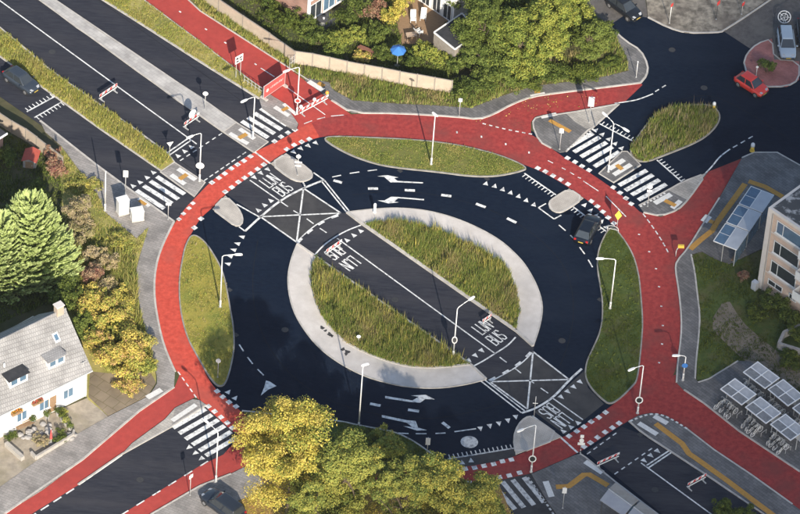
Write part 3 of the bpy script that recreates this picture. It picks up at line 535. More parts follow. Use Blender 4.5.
# busway at the lower right
for p, q in (((490, 382), (527.3, 409.4)), ((533, 352), (569, 379.8)), ((533, 352), (527.3, 409.4)), ((490, 382), (569, 379.8))): bar('box_junction_line', p, q, 0.17)
line('edge_line', [(490, 382), (510, 371.5), (523, 362.6), (533, 352)], 0.13); dashes('edge_dash', [(489, 381), (509, 370.8), (522, 361.8), (532, 351.2)], 0.8, 0.9, 0.28, z=ZM+0.003)
line('edge_line', [(521.7, 413.2), (535, 409.2), (553.3, 398), (569, 380.5), (581.8, 369)], 0.24)
bar('edge_line', (478.5, 379.5), (521.7, 413.2), 0.15); bar('edge_line', (482, 378), (524.5, 411), 0.15)
bar('centre_line', (552, 398), (582.9, 420), 0.14)
teeth([(561.4, 397.5), (568, 392), (574, 387.4), (580.3, 382.3)], U2); teeth([(562.9, 431.4), (570.5, 427), (577.5, 422.8)], -U2)
bar('edge_line', (561, 438), (577.6, 453), 0.2)
line('edge_line', [(532.5, 416), (561, 437.4)], 0.13, sm=0)
blocks([(605.6, 412.7), (598.8, 417.7), (591.2, 422), (584.1, 427), (576.8, 431.6), (569, 436.4)], U2)
blocks([(619, 423.5), (612.4, 428), (605.1, 432.4), (597.5, 437.7), (590.4, 443), (584, 447)], U2)
dashes('lane_dash', [(587, 454.5), (620, 430.5)], 0.5, 0.42, 0.13); dashes('lane_dash', [(614.5, 474.5), (655, 446.5)], 0.5, 0.44, 0.13)
bar('centre_line', (641, 463.2), (760, 550), 0.14); bar('stop_line', (648.8, 467.9), (671, 453), 0.16); bar('stop_line', (646.5, 465.8), (669, 451), 0.16)
teeth([(644.4, 461), (651, 456), (657.7, 451.5)], U2*1)
# lettering: LIJN over BUS, four times
GLYPH = {'L': (0.8, [[(0, 1), (0, 0), (1, 0)]]), 'I': (0.12, [[(0.5, 1), (0.5, 0)]]), 'J': (0.75, [[(1, 1), (1, .15), (.75, 0), (.3, 0), (0, .18)]]), 'N': (0.95, [[(0, 0), (0, 1)], [(0, 1), (1, 0)], [(1, 0), (1, 1)]]),
         'B': (0.9, [[(0, 0), (0, 1), (.7, 1), (.95, .87), (.95, .64), (.7, .53), (0, .53)], [(.7, .53), (1, .40), (1, .12), (.75, 0), (0, 0)]]), 'U': (0.9, [[(0, 1), (0, .15), (.2, 0), (.8, 0), (1, .15), (1, 1)]]),
         'S': (0.9, [[(1, .84), (.8, 1), (.2, 1), (0, .85), (0, .66), (.2, .54), (.8, .46), (1, .34), (1, .15), (.8, 0), (.2, 0), (0, .16)]])}
def lettering(word, c, flip):
    """painted capitals, each made of straight strokes"""
    up = -U2 if not flip else U2; rt = V2 if not flip else -V2; c = G(*c); wd, hg, sw = 1.7, 1.6, 0.13
    tot = sum(GLYPH[k][0] for k in word); sp = 0.30*(len(word)-1); k_ = (wd-sw)/(tot+sp); x = -(wd-sw)/2; b = MB(); zi = 0
    for ch in word:
        w_, strokes = GLYPH[ch]; w_ *= k_
        for st in strokes:
            pt = [(x+p[0]*w_, (p[1]-0.5)*(hg-sw)) for p in st]
            for (x0, y0), (x1, y1) in zip(pt[:-1], pt[1:]):
                dx, dy = x1-x0, y1-y0; l = math.hypot(dx, dy); dx /= l; dy /= l; e = sw*0.42; h_ = sw/2; zi += 1
                q = [(x0-dx*e-dy*h_, y0-dy*e+dx*h_), (x0-dx*e+dy*h_, y0-dy*e-dx*h_), (x1+dx*e+dy*h_, y1+dy*e-dx*h_), (x1+dx*e-dy*h_, y1+dy*e+dx*h_)]
                b.poly([(c.x+rt.x*u_+up.x*v_, c.y+rt.y*u_+up.y*v_, ZM+0.0005*zi) for u_, v_ in q])
        x += w_+0.30*k_
    return b.build('road_lettering', paint, road)
for w_, c, fl in (('LIJN', (269.9, 180.9), 0), ('BUS', (282.8, 189.4), 0), ('BUS', (334.8, 253), 1), ('LIJN', (350, 263.6), 1), ('LIJN', (482.5, 327.3), 0), ('BUS', (496.3, 338), 0), ('BUS', (549, 411.3), 1), ('LIJN', (562, 420.8), 1)): lettering(w_, c, fl)
# ring of the roundabout
teeth([(241.7, 237), (237.2, 243.8), (233.4, 250), (229.8, 256.5), (227.6, 264)], G(236, 244)-G(260, 250))
for p, q in (((239.2, 344.8), (243.5, 351.6)), ((247.5, 357.4), (252.6, 364.2)), ((257.6, 369.5), (263.7, 375.6)), ((558.8, 225.2), (565.6, 231)), ((570.5, 235.5), (573.4, 238.8)), ((579.6, 247.5), (584.7, 254.4)), ((588.2, 260), (592.5, 267.5)), ((332.2, 177.3), (341, 175.5)), ((349.7, 173.7), (359.3, 172.2)), ((367.6, 171.2), (377, 170)), ((435.4, 433.8), (445.5, 433.3)), ((415.7, 434), (426.5, 434)), ((398, 433.4), (408.5, 433.9))): bar('lane_dash', p, q, 0.14)
for p, q in (((368, 188.9), (378, 188.9)), ((404.7, 190.4), (414.9, 190.8)), ((441.2, 195.2), (451.3, 196.5)), ((475.9, 204), (485.5, 207.6)), ((507, 218.5), (516.3, 223)), ((333.5, 180.6), (342, 183)), ((370, 404), (380.5, 406)), ((408, 410), (419, 411.6)), ((442.3, 422.7), (449.5, 428.3))): bar('lane_dash', p, q, 0.34)
bar('edge_line', (454.4, 432), (475.9, 429), 0.15)
teeth([(480.4, 429), (489.8, 426.5), (499, 424), (508, 421), (515.8, 417.4)], G(490, 432)-G(488, 424))
teeth([(486, 183.6), (494.8, 186), (502.9, 189.4), (510.7, 192.7), (518.8, 196.2), (526.4, 200.3), (534, 204.6)], G(505, 182)-G(502, 190))
teeth([(584.7, 205), (590.8, 210.5), (596.3, 215.6), (601.8, 221.3), (606.8, 227)], G(590, 205)-G(582, 212))
def arrow(pxs): mk('direction_arrow', [G(*p) for p in pxs])
def ra(pts, ox, oy, s): return [(ox+x/s, oy+y/s) for x, y in pts]
arrow(ra([(160, 155), (215, 148), (255, 144), (360, 166), (318, 172), (352, 198), (590, 211), (590, 222), (350, 211), (285, 212), (225, 160)], 360, 160, 9.35))
arrow(ra([(165, 381), (228, 381), (290, 346), (350, 348), (598, 367), (598, 380), (358, 360), (318, 393), (366, 398), (265, 409)], 360, 160, 9.35))
arrow(ra([(232, 135), (372, 158), (405, 139), (365, 133), (440, 129), (487, 153), (438, 151), (412, 170), (360, 166), (232, 147)], 340, 370, 5.14))
arrow(ra([(215, 233), (345, 260), (388, 263), (402, 298), (447, 311), (395, 313), (325, 290), (372, 294), (340, 272), (215, 245)], 340, 370, 5.14))
arrow([(260.7, 396), (264, 388), (266, 380.8), (270, 382), (276.5, 386.3), (268, 390)])
mk('painted_disc', [(lambda c, t: Vector((c.x+0.85*math.cos(t), c.y+0.8*math.sin(t), 0)))(G(469.3, 442.3), 2*PI*i/20) for i in range(20)], paint_worn)
# upper right arm
NE = G(640, 120)-G(590, 160)
comb((524.4, 173.5), (556, 195.2), -NE, 10); comb((573.3, 207.2), (606.2, 231.7), -NE, 11)
comb((599.6, 124), (632.3, 141.2), NE, 9); comb((656.9, 160.3), (682.2, 182.6), NE, 9)
for p, q in (((546, 203.8), (538.4, 208)), ((538.4, 208), (554, 219.3)), ((554, 219.3), (561.3, 215.4))): bar('edge_line', p, q, 0.15)
DNE = (G(567.5, 158.3)-G(589, 170.4))
blocks([(567.5, 158.3), (575, 162.2), (582, 166.4), (589, 170.4), (613.4, 187.6), (620, 193), (626, 198.5), (631.1, 204.1)], DNE); blocks([(537.8, 168.4), (545.4, 171.7), (553, 176), (560.6, 179.8), (568, 184.4), (591.4, 201.5), (597.4, 206.6), (602.8, 212), (608.1, 217.8), (613.9, 223.6)], DNE)
zebra([((573.9, 152.4), (599.6, 137.3)), ((580.9, 157.1), (606.6, 142.6)), ((587.4, 161.8), (612.4, 147)), ((594.2, 166.9), (619.4, 152)), ((567.5, 148), (593, 133.5)), ((619, 185.6), (646.8, 170.5)), ((625.3, 190.7), (653, 175)), ((631.6, 195.2), (659.4, 180)), ((638.4, 200.3), (666.2, 184.4))])
teeth([(596, 130.3), (602.6, 134.4), (609.2, 139.1), (615.5, 143.6), (621.8, 148.2)], NE)
line('edge_line', [(614.7, 103.6), (633.4, 101), (642.7, 98.2), (653, 94)], 0.15); dashes('lane_dash', [(655.2, 91.9), (672, 81.7)], 0.55, 0.45, 0.14)
line('edge_line', [(703, 176), (712.4, 166.4), (719.4, 157), (730, 149.3)], 0.15); dashes('lane_dash', [(733, 147.8), (757, 134)], 0.6, 0.5, 0.14)
# left arm
zebra([((156.8, 176.8), (184.6, 194.5)), ((150.4, 181.3), (178.3, 199.5)), ((143.6, 186), (172, 203.8)), ((136.5, 190.7), (164.3, 208.9))])
teeth([(132.7, 186), (139.6, 182.3), (146.6, 177.5), (153, 172.5)], -U2)
comb((26.8, 112), (55.2, 96.5), -U2, 8); comb((34.3, 117.9), (62.5, 101.8), U2, 8)
zebra([((260.7, 108.7), (287.2, 125.7)), ((254.4, 113.3), (281.4, 130)), ((248, 117.6), (274.5, 134)), ((241.7, 121.4), (268, 138))])
# lower left arm
zebra([((172.9, 428.2), (205.8, 409.2)), ((179.2, 433.7), (212, 415)), ((185.5, 439.5), (218.4, 420)), ((192.4, 445), (224.7, 426)), ((199.4, 451), (231, 432)), ((205.8, 456), (236, 438.3))], 0.5)
teeth([(188.8, 447.9), (195, 453.5), (201.2, 459)], G(160, 465)-G(190, 445))
teeth([(228.5, 392), (235.4, 398)], G(240, 385)-G(220, 405))
DSW = G(232.3, 428.2)-G(208.3, 406.7)
blocks([(208.3, 406.7), (214.6, 411.7), (220.9, 417.5), (227.3, 423.1), (232.3, 428.2), (217.1, 391.5), (222.7, 397.1), (229, 402.4), (236, 406.7)], DSW)
line('edge_line', [(79, 485.2), (122, 455.4)], 0.14, sm=0); dashes('lane_dash', [(74, 489), (20, 524)], 1.0, 0.6, 0.16)
dashes('lane_dash', [(208, 461.5), (120, 516)], 1.0, 1.0, 0.14)
# bottom arm
comb((448, 459.3), (513.8, 448.5), G(480, 440)-G(482, 454), 15, m=paint_worn)
teeth([(462, 462.5), (471, 460.5)], G(480, 440)-G(482, 454), m=paint_worn)
DS = G(519.6, 473)-G(469.5, 483.1)
blocks([(511.3, 459.9), (502.4, 461.6), (493.6, 464.4), (484, 466.2), (474.6, 468), (465.2, 469.2), (455.6, 470)], DS); blocks([(519.6, 473), (509.2, 475.8), (499.4, 477.5), (489.8, 480), (479.6, 481.3), (469.5, 483.1), (459.5, 485)], DS)
zebra([((523.9, 477.6), (544, 502.8)), ((512.5, 480), (534, 505.4)), ((502.4, 481.9), (523.9, 507.9)), ((492.8, 484.4), (515, 509.7)), ((483.4, 486.4), (504, 511)), ((472.5, 489), (493, 513))], 0.5, paint_worn)
dashes('edge_dash', [(528, 477.5), (548, 506), (560, 525)], 0.3, 0.25, 0.2, paint_worn)
# cycle path markings
def cdash(p, q, w=0.11): bar('cycle_lane_dash', p, q, w, parent=ring)
for c, d in (((456.9, 132.5), 1), ((481.4, 137), 1), ((505.7, 144.4), 1), ((529, 152.8), 1), ((639, 234.7), 0), ((649.2, 252), 0), ((656, 269), 0), ((659, 287), 0), ((661.4, 306.6), 0), ((662.7, 325.8), 0), ((662, 344.3), 0), ((659, 363), 0), ((206, 29.5), 2), ((225.3, 43), 2), ((255.6, 64.5), 2), ((180, 12), 2)):
    e = ((1, .25), (0.1, 1.0), (1, .7))[d]; cdash((c[0]-e[0]*1.0, c[1]-e[1]*1.0), (c[0]+e[0]*1.0, c[1]+e[1]*1.0), 0.16)
for p, q in (((547.9, 160.8), (553, 163.4)), ((561.8, 168), (565.6, 170)), ((570, 172.5), (574, 175)), ((577.8, 177.5), (580.8, 178.6)), ((583.3, 181.3), (598.5, 191.4)), ((606, 196.5), (626, 217)), ((260.7, 68.3), (274.6, 77.1)), ((284.7, 86), (325.2, 115)), ((304, 124), (312, 121)), ((317, 119.5), (325, 117.5)), ((331, 116.4), (344, 115.2))): cdash(p, q)
dashes('cycle_lane_dash', [(643, 214), (652, 226), (662, 241), (669.5, 255)], 0.55, 0.35, 0.13, parent=ring)
dashes('cycle_lane_dash', [(532, 134.5), (505, 129.5), (478, 122.5)], 0.35, 0.35, 0.16, parent=ring)
dashes('cycle_lane_dash', [(178, 372), (188, 386), (197, 399)], 0.5, 0.35, 0.13, parent=ring)
# iron covers, gullies and paving joints
def cover(px, r=0.32):
    c = G(*px); b = MB(); b.poly([(c.x+r*math.cos(2*PI*i/16), c.y+r*math.sin(2*PI*i/16), ZM-0.008) for i in range(16)]); o = b.build('manhole_cover', iron, road)
    b = MB(); n = 16; vs = [(c.x+q*math.cos(2*PI*i/n), c.y+q*math.sin(2*PI*i/n), ZM-0.006) for q in (r*1.0, r*1.12) for i in range(n)]; b.add(vs, [(i, n+i, n+(i+1) % n, (i+1) % n) for i in range(n)]); b.build('cover_frame', asphalt_worn, o)
iron = mat('cast_iron', (0.035, 0.036, 0.04), (0.06, 0.06, 0.06), rough=0.7, scale=8, metal=0.2)
for q in ((52, 52), (285, 330), (562, 341), (672, 50), (704, 88), (140, 480), (395, 300), (655, 490)): cover(q)
def gully(px, d):
    c = G(*px); d = d.normalized(); n = Vector((-d.y, d.x, 0)); mk('gully_grate', [c+d*.25+n*.2, c-d*.25+n*.2, c-d*.25-n*.2, c+d*.25-n*.2], iron, None, ZM-0.008)
for q in ((236, 335), (400, 171), (487, 179), (600, 300), (594, 355), (229.5, 290), (100, 31), (60, 97), (150, 145), (344, 424), (640, 435), (700, 473), (290, 290), (350, 370)): gully(q, U2)
joint = mat('paving_joint', (0.003, 0.004, 0.006), (0.006, 0.007, 0.009), rough=0.9, scale=3)
JR = [(258, 240), (252, 275), (254, 310), (266, 345), (292, 378), (330, 402), (380, 416), (430, 420), (475, 412), (505, 402)]
line('paving_joint', JR, 0.05, joint, z=ZM-0.012); line('paving_joint', [(352, 195), (400, 190), (450, 197), (500, 213), (540, 238), (567, 268), (575, 305), (570, 340), (560, 366)], 0.05, joint, z=ZM-0.012)
line('paving_joint', [(30, 55), (200, 175)], 0.05, joint, sm=0, z=ZM-0.012); line('paving_joint', [(70, -20), (240, 100)], 0.05, joint, sm=0, z=ZM-0.012); line('paving_joint', [(640, 120), (700, 90), (745, 110), (790, 140)], 0.05, joint, z=ZM-0.012)
# tactile paving and pale plates
def plates(par, ws, ys):
    for p, q, w in ws: bar('pale_plate', p, q, w, tactile_w, par, ZP+0.012)
    for l, w in ys: line('tactile_strip', l, w, tactile, par, 0, ZP+0.016)
plates(refw, [((178, 169.5), (195.6, 180.6), 0.55), ((171, 175.5), (185, 185), 0.55)], [([(179.5, 180), (187, 175)], 0.5)])
plates(refn, [((229.4, 134), (248, 144.6), 0.5), ((239.5, 129.5), (254.5, 139.5), 0.5)], [([(238.8, 139), (246.8, 134.6)], 0.5)])
plates(refe, [((609, 170), (624, 160.4), 0.55), ((613.6, 175.6), (631, 165.2), 0.55)], [([(616.4, 165.5), (622.2, 170.3)], 0.5)])
plates(pv['ne1'], [((541, 118), (556.5, 114.6), 0.45)], [([(549.3, 120.9), (570.3, 132.5)], 0.5), ])
plates(pv['ne2'], [((654.5, 204), (671, 195), 0.6), ((672, 209), (680.5, 201.5), 0.55)], [([(664.6, 201), (675.5, 206.5)], 0.5)])
plates(pv['se'], [((638.5, 423.8), (657, 435.2), 0.55), ((654, 416.8), (667.3, 424.2), 0.55)], [([(655.5, 424.4), (682, 444.4), (688.8, 454.4), (695.4, 458.8), (726.5, 481), (757.6, 504.5), (800, 536)], 0.6)])
plates(pv['s'], [((545.5, 482), (551.5, 497.6), 0.6), ((585, 462.2), (602.5, 473.6), 0.6)], [([(555.8, 487.8), (568.9, 486.9), (583.8, 475.5), (589, 475.2), (608, 486.4)], 0.6)])
plates(pv['e'], [((703.5, 222.5), (708.7, 216.5), 0.75)], [([(690, 250), (700, 241), (712, 231.5), (716.2, 224), (745, 184.5)], 0.6), ([(748.5, 182), (765, 187.5), (782.5, 197.5)], 0.6), ([(709, 221.5), (714, 223.5)], 0.5)])
plates(pv['n'], [((530.5, 97.0), (545, 94), 0.4), ((308.5, 82), (323, 91), 0.6)], [([(536.5, 89.5), (537.5, 94)], 0.6), ([(318, 83.5), (324, 87)], 0.5)])
plates(pv['w'], [((147, 398.5), (161.4, 390.4), 0.6), ((139, 198.5), (150, 206.5), 0.6)], [([(139, 201), (146, 205.5)], 0.4)])
plates(pv['nw'], [((274.5, 107.5), (289, 116.5), 0.5), ((283.5, 104.5), (296.5, 115.5), 0.4)], [([(282, 111.5), (288, 108)], 0.4)])
plates(pv['sw2'], [((172, 421.5), (196, 405.5), 0.5)], [])
dashes('pale_plate', [(640, 207.5), (667, 193)], 0.25, 0.2, 0.2, tactile_w, pv['ne2'], ZP+0.03)
dashes('pale_plate', [(567.5, 150.5), (594.5, 128.5)], 0.25, 0.2, 0.2, tactile_w, pv['ne1'], ZP+0.03)
dashes('pale_plate', [(630, 422), (650, 414), (665.7, 416.4), (690, 431.5)], 0.3, 0.25, 0.2, tactile_w, pv['se'], ZP+0.03)
# ------------------------------------------------------------------ foliage tools
def leafmat(name, c, c2, tr=0.25): return mat(name, c, c2, rough=0.8, scale=0.9, detail=4, trans=tr, spec=0.15, lo=0.3, hi=0.7)
LM = {
 'yellow': [leafmat('leaf_yellow', (0.58, 0.48, 0.09), (0.48, 0.42, 0.085)), leafmat('leaf_gold', (0.64, 0.50, 0.13), (0.55, 0.45, 0.10)), leafmat('leaf_lime', (0.28, 0.30, 0.06), (0.22, 0.25, 0.05))],
 'olive': [leafmat('leaf_olive', (0.37, 0.37, 0.08), (0.29, 0.31, 0.07)), leafmat('leaf_moss', (0.15, 0.19, 0.045), (0.20, 0.24, 0.055)), leafmat('leaf_oldgold', (0.46, 0.41, 0.09), (0.38, 0.36, 0.08))],
 'green': [leafmat('leaf_green', (0.085, 0.120, 0.022), (0.12, 0.145, 0.026)), leafmat('leaf_deep', (0.055, 0.085, 0.018), (0.08, 0.11, 0.02)), leafmat('leaf_spring', (0.16, 0.18, 0.03), (0.12, 0.15, 0.028))],
 'conifer': [leafmat('needle_light', (0.45, 0.54, 0.19), (0.40, 0.48, 0.17)), leafmat('needle_mid', (0.33, 0.40, 0.16), (0.38, 0.44, 0.18)), leafmat('needle_pale', (0.52, 0.60, 0.25), (0.47, 0.55, 0.22))],
 'rust': [leafmat('leaf_rust', (0.36, 0.19, 0.12), (0.28, 0.16, 0.10)), leafmat('leaf_brown', (0.30, 0.21, 0.13), (0.36, 0.25, 0.16)), leafmat('leaf_wine', (0.24, 0.09, 0.08), (0.17, 0.075, 0.06))],
 'twig': [leafmat('twig_grey', (0.40, 0.33, 0.22), (0.33, 0.27, 0.17)), leafmat('twig_olive', (0.32, 0.30, 0.12), (0.34, 0.29, 0.14)), leafmat('twig_tan', (0.48, 0.38, 0.21), (0.40, 0.31, 0.17))],
 'weedy': [],
 'lit': [leafmat('grass_tan', (0.44, 0.38, 0.13), (0.36, 0.32, 0.10)), leafmat('grass_olive', (0.32, 0.34, 0.08), (0.26, 0.29, 0.065)), leafmat('grass_green', (0.13, 0.19, 0.045), (0.19, 0.24, 0.06))],
}
LM['weed'] = [leafmat('weed_straw', (0.40, 0.34, 0.15), (0.30, 0.24, 0.11)), LM['lit'][1], leafmat('weed_green', (0.12, 0.17, 0.035), (0.18, 0.24, 0.055))]
LM['mixed'] = [LM['olive'][2], LM['olive'][1], LM['yellow'][0]]
LM['straw'] = [LM['lit'][0], LM['lit'][1], LM['yellow'][0]]
LM['autumn'] = [LM['yellow'][1], LM['olive'][0], leafmat('leaf_tan', (0.52, 0.34, 0.15), (0.44, 0.27, 0.12))]
LM['bright'] = [leafmat('leaf_hedge_gold', (0.34, 0.34, 0.065), (0.28, 0.30, 0.06)), leafmat('leaf_hedge_lime', (0.25, 0.30, 0.06), (0.20, 0.25, 0.05)), leafmat('leaf_hedge_green', (0.10, 0.145, 0.03), (0.14, 0.18, 0.036))]
LM['hedge'] = [leafmat('leaf_holly', (0.12, 0.165, 0.036), (0.16, 0.20, 0.044)), LM['green'][0], leafmat('leaf_hazel', (0.19, 0.22, 0.05), (0.15, 0.19, 0.04))]
LM['lawn'] = [LM['green'][2], LM['green'][1], LM['green'][0]]
LM['dark'] = [LM['green'][1], LM['green'][0], LM['olive'][1]]
def quads(c, a, b): return np.stack([c-a*0.5, c+b*0.5-a*0.05, c+a*0.55, c-b*0.5-a*0.05], 1)
def leaf_cloud(rng, clumps, n, size, up=0.35):
    cl = np.array(clumps, float); w = (cl[:, 3]*cl[:, 4]*cl[:, 5])**(2/3); k = rng.choice(len(cl), n, p=w/w.sum())
    d = rng.normal(size=(n, 3)); d /= np.linalg.norm(d, axis=1)[:, None]; d[:, 2] = np.abs(d[:, 2])*np.where(rng.random(n) < 0.75, 1, -1)
    rr = (0.5+0.62*rng.random(n)**0.8)[:, None]
    # lobes: each direction bulges in or out a little so the outline is uneven
    c = cl[k, :3]+d*cl[k, 3:6]*rr*(1+0.18*np.sin(d[:, :1]*9+k[:, None])*np.cos(d[:, 1:2]*8+k[:, None]*2))
    nrm = d+np.array([0, 0, up])+rng.normal(size=(n, 3))*0.55; nrm /= np.linalg.norm(nrm, axis=1)[:, None]
    t = rng.normal(size=(n, 3)); a = np.cross(nrm, t); a /= np.linalg.norm(a, axis=1)[:, None]; b = np.cross(nrm, a)
    s = size*(0.6+0.8*rng.random(n))[:, None]
    return quads(c, a*s, b*s*0.62), k
def clumpset(rng, n, R, H, z0, cr=0.42, shape=1.0):
    out = []
    for i in range(n):
        t = rng.random()*2*PI; u = rng.random()**0.5; z = rng.random()
        prof = math.sin(PI*(0.12+0.80*z))**shape
        r = R*(1-cr*0.8)*u*prof; q = R*cr*(0.7+0.6*rng.random())
        out.append((r*math.cos(t), r*math.sin(t), z0+H*z*(1-cr*0.5)+0.1*H, q, q*(0.8+0.4*rng.random()), q*0.8))
    return out
def lobed(rng, n, R, H, z0, sub_=9, fr=0.5):
    big = clumpset(rng, n, R, H, z0, 0.40, 0.8); out = []
    for c in big:
        for _ in range(sub_):
            d = rng.normal(size=3); d /= np.linalg.norm(d); d[2] = abs(d[2])*(1 if rng.random() < 0.8 else -0.6); q = c[3]*fr*(0.55+0.7*rng.random()); k = 0.62+0.42*rng.random()
            out.append((c[0]+d[0]*c[3]*k, c[1]+d[1]*c[4]*k, c[2]+d[2]*c[5]*k, q, q*(0.8+0.4*rng.random()), q*0.75))
    rng.shuffle(out); return [tuple(o) for o in out]
def limbs(parent, h, r, rng, clumps, m=barkm, lean=(0, 0), k=7):
    b = MB(); top = Vector((lean[0], lean[1], h)); p = Vector((0, 0, 0)); n = 5; prev = p; pr = r
    for i in range(1, n+1):
        f = i/n; q = Vector((lean[0]*f+rng.normal()*0.06*r*4, lean[1]*f+rng.normal()*0.06*r*4, h*f)); nr = r*(1-0.65*f); b.tube(prev, q, pr, nr, 8); prev = q; pr = nr
    for i in range(min(k, len(clumps))):
        c = clumps[i]; e = Vector(c[:3]); s = Vector((lean[0]*.6, lean[1]*.6, h*(0.45+0.5*rng.random()))); mid = (s+e)*0.5+Vector((0, 0, 0.25))
        b.tube(s, mid, r*0.38, r*0.22, 6); b.tube(mid, e, r*0.22, r*0.07, 5)
    return b.build('trunk', m, parent)
def crown(parent, rng, clumps, n, size, pal, w=(0.5, 0.3, 0.2), name='crown', byclump=0.5):
    v, k = leaf_cloud(rng, clumps, n, size)
    mi = rng.choice(3, n, p=w); cm = rng.choice(3, len(clumps), p=w)
    mi = np.where(rng.random(n) < byclump, cm[k], mi)
    return fast(name, v, 4, LM[pal], mi, parent)
def tree(name, label, px, h, R, pal, n, size, seed, cat='tree', z0=None, nc=16, w=(0.5, 0.3, 0.2), group=None, tr=0.2, shape=0.8, cr=0.42, H=None, lean=(0, 0)):
    rng = np.random.default_rng(seed); loc = G(*px); t = thing(name, label, cat, loc, 0, group)
    z0 = h*0.3 if z0 is None else z0; H = (h-z0) if H is None else H
    cl = lobed(rng, max(7, nc//3), R, H, z0, sub_=11, fr=0.40)
    cl = [(c[0]+lean[0]*c[2]/h, c[1]+lean[1]*c[2]/h, *c[2:]) for c in cl]
    limbs(t, z0+H*0.55, tr, rng, cl[:14], k=14, lean=(lean[0]*.6, lean[1]*.6)); crown(t, rng, cl, n, size, pal, w); return t
def shrub(name, label, px, h, R, pal, n, size, seed, w=(0.5, 0.3, 0.2), group=None, Ry=None, cat='shrub', nc=9):
    rng = np.random.default_rng(seed); t = thing(name, label, cat, G(*px), 0, group); cl = []
    for i in range(nc):
        a = rng.random()*2*PI; u = rng.random()**0.5*0.65; q = 0.48*(0.7+0.5*rng.random())
        cl.append((R*u*math.cos(a), (Ry or R)*u*math.sin(a), h*(0.25+0.40*rng.random()), R*q, (Ry or R)*q, h*0.36))
    b = MB()
    for c in cl: b.tube((c[0]*.15, c[1]*.15, 0), c[:3], 0.035, 0.015, 5)
    b.build('stem', barkm, t); sub_ = []
    for c in cl:
        for _ in range(6):
            d = rng.normal(size=3); d /= np.linalg.norm(d); d[2] = abs(d[2]); q = 0.42*(0.6+0.6*rng.random()); k = 0.6+0.4*rng.random()
            sub_.append((c[0]+d[0]*c[3]*k, c[1]+d[1]*c[4]*k, c[2]+d[2]*c[5]*k, c[3]*q, c[4]*q, c[5]*q*1.1))
    crown(t, rng, sub_, int(n*1.7), size*0.78, pal, w, 'foliage'); return t
def inside(poly, pts):
    x, y = pts[:, 0], pts[:, 1]; r = np.zeros(len(pts), bool); n = len(poly); j = n-1
    for i in range(n):
        xi, yi = poly[i]; xj, yj = poly[j]
        c = ((yi > y) != (yj > y)) & (x < (xj-xi)*(y-yi)/((yj-yi) or 1e-9)+xi); r ^= c; j = i
    return r
def turf(name, label, pxs, dens, h, wdt, seed, z, w=(0.4, 0.3, 0.3), pal='lit', world=False, patch=0.25, blades=4, spread=0.12, lean=0.42, hvar=0.8):
    rng = np.random.default_rng(seed); poly = np.array(pxs if world else gp(pxs))
    mn, mx = poly.min(0), poly.max(0); n = int((mx-mn).prod()*dens)
    pts = mn+rng.random((n, 2))*(mx-mn); pts = pts[inside(poly, pts)]
    # patches of taller growth and of other colour
    f = np.sin(pts[:, 0]*1.1+seed)*np.cos(pts[:, 1]*1.3+seed*2)+0.7*np.sin(pts[:, 0]*0.43+pts[:, 1]*0.61+seed)+0.5*np.sin(pts[:, 0]*2.7-pts[:, 1]*2.1)
    g = np.cos(pts[:, 0]*0.7-pts[:, 1]*0.5+seed*3)+0.6*np.sin(pts[:, 0]*1.9+pts[:, 1]*1.4+seed)
    keep = rng.random(len(pts)) < (0.65+0.25*f); pts = pts[keep]; f = f[keep]; g = g[keep]
    m = len(pts); k = np.repeat(np.arange(m), blades); N_ = len(k)
    base = np.c_[pts[k]+rng.normal(size=(N_, 2))*spread*0.6, np.full(N_, z)]
    hh = h*(0.45+hvar*rng.random(N_)*rng.random(N_)*1.4)*(1+0.3*f[k]); a = rng.random(N_)*2*PI
    tip = base+np.c_[np.cos(a)*hh*lean, np.sin(a)*hh*lean, hh]; a2 = a+PI/2+rng.normal(size=N_)*0.8; ww = wdt*(0.6+0.8*rng.random(N_))
    s = np.c_[np.cos(a2)*ww, np.sin(a2)*ww, np.zeros(N_)]
    v = np.stack([base-s*0.5, base+s*0.5, tip], 1)
    mi = np.where(g[k]+rng.normal(size=N_)*0.8 > 0.95, 0, np.where(rng.random(N_) < w[1]/(w[1]+w[2]), 1, 2)); mi = np.where(rng.random(N_) < w[0]*0.4, 0, mi)
    o = fast(name, v, 3, LM[pal], mi); return tag(o, label, 'grass', None, 'stuff')
inset = lambda q, f=0.97: [((x-sum(a for a, _ in q)/len(q))*f+sum(a for a, _ in q)/len(q), (y-sum(b for _, b in q)/len(q))*f+sum(b for _, b in q)/len(q)) for x, y in q]
turf('tall_grass', 'tall weedy grass filling the lower left half of the central island', inset(GI_L, 0.995), 110, 0.55, 0.07, 3, 0.16, (0.16, 0.38, 0.46), pal='weed', blades=7, lean=0.32)
turf('tall_grass', 'tall weedy grass filling the upper right half of the central island', inset(GI_R, 0.985), 110, 0.55, 0.07, 5, 0.16, (0.16, 0.38, 0.46), pal='weed', blades=7, lean=0.32)
turf('grass', 'short grass on the left verge inside the cycle ring', inset(VG['west'], 0.97), 90, 0.10, 0.06, 7, 0.12, (0.7, 0.25, 0.05), pal='straw')
turf('grass', 'short grass on the top verge inside the cycle ring', inset(VG['north'], 0.97), 90, 0.12, 0.06, 8, 0.12, (0.25, 0.4, 0.35))
turf('grass', 'short green grass on the right verge inside the cycle ring', inset(VG['east'], 0.97), 90, 0.10, 0.06, 9, 0.12, (0.1, 0.3, 0.6), pal='lawn')
turf('grass', 'short grass on the verge below the painted arrows', inset(VG['south'], 0.96), 70, 0.12, 0.06, 10, 0.12, (0.1, 0.3, 0.6), pal='lawn')
turf('dry_grass', 'dry yellow grass between the two left hand roads', inset(VG['bus'], 0.98), 60, 0.35, 0.08, 11, 0.12, (0.7, 0.25, 0.05), pal='straw')
turf('dry_grass', 'yellow green grass beside the upper left cycle path', VG['strip'], 60, 0.18, 0.07, 12, 0.12, (0.6, 0.35, 0.05), pal='straw')
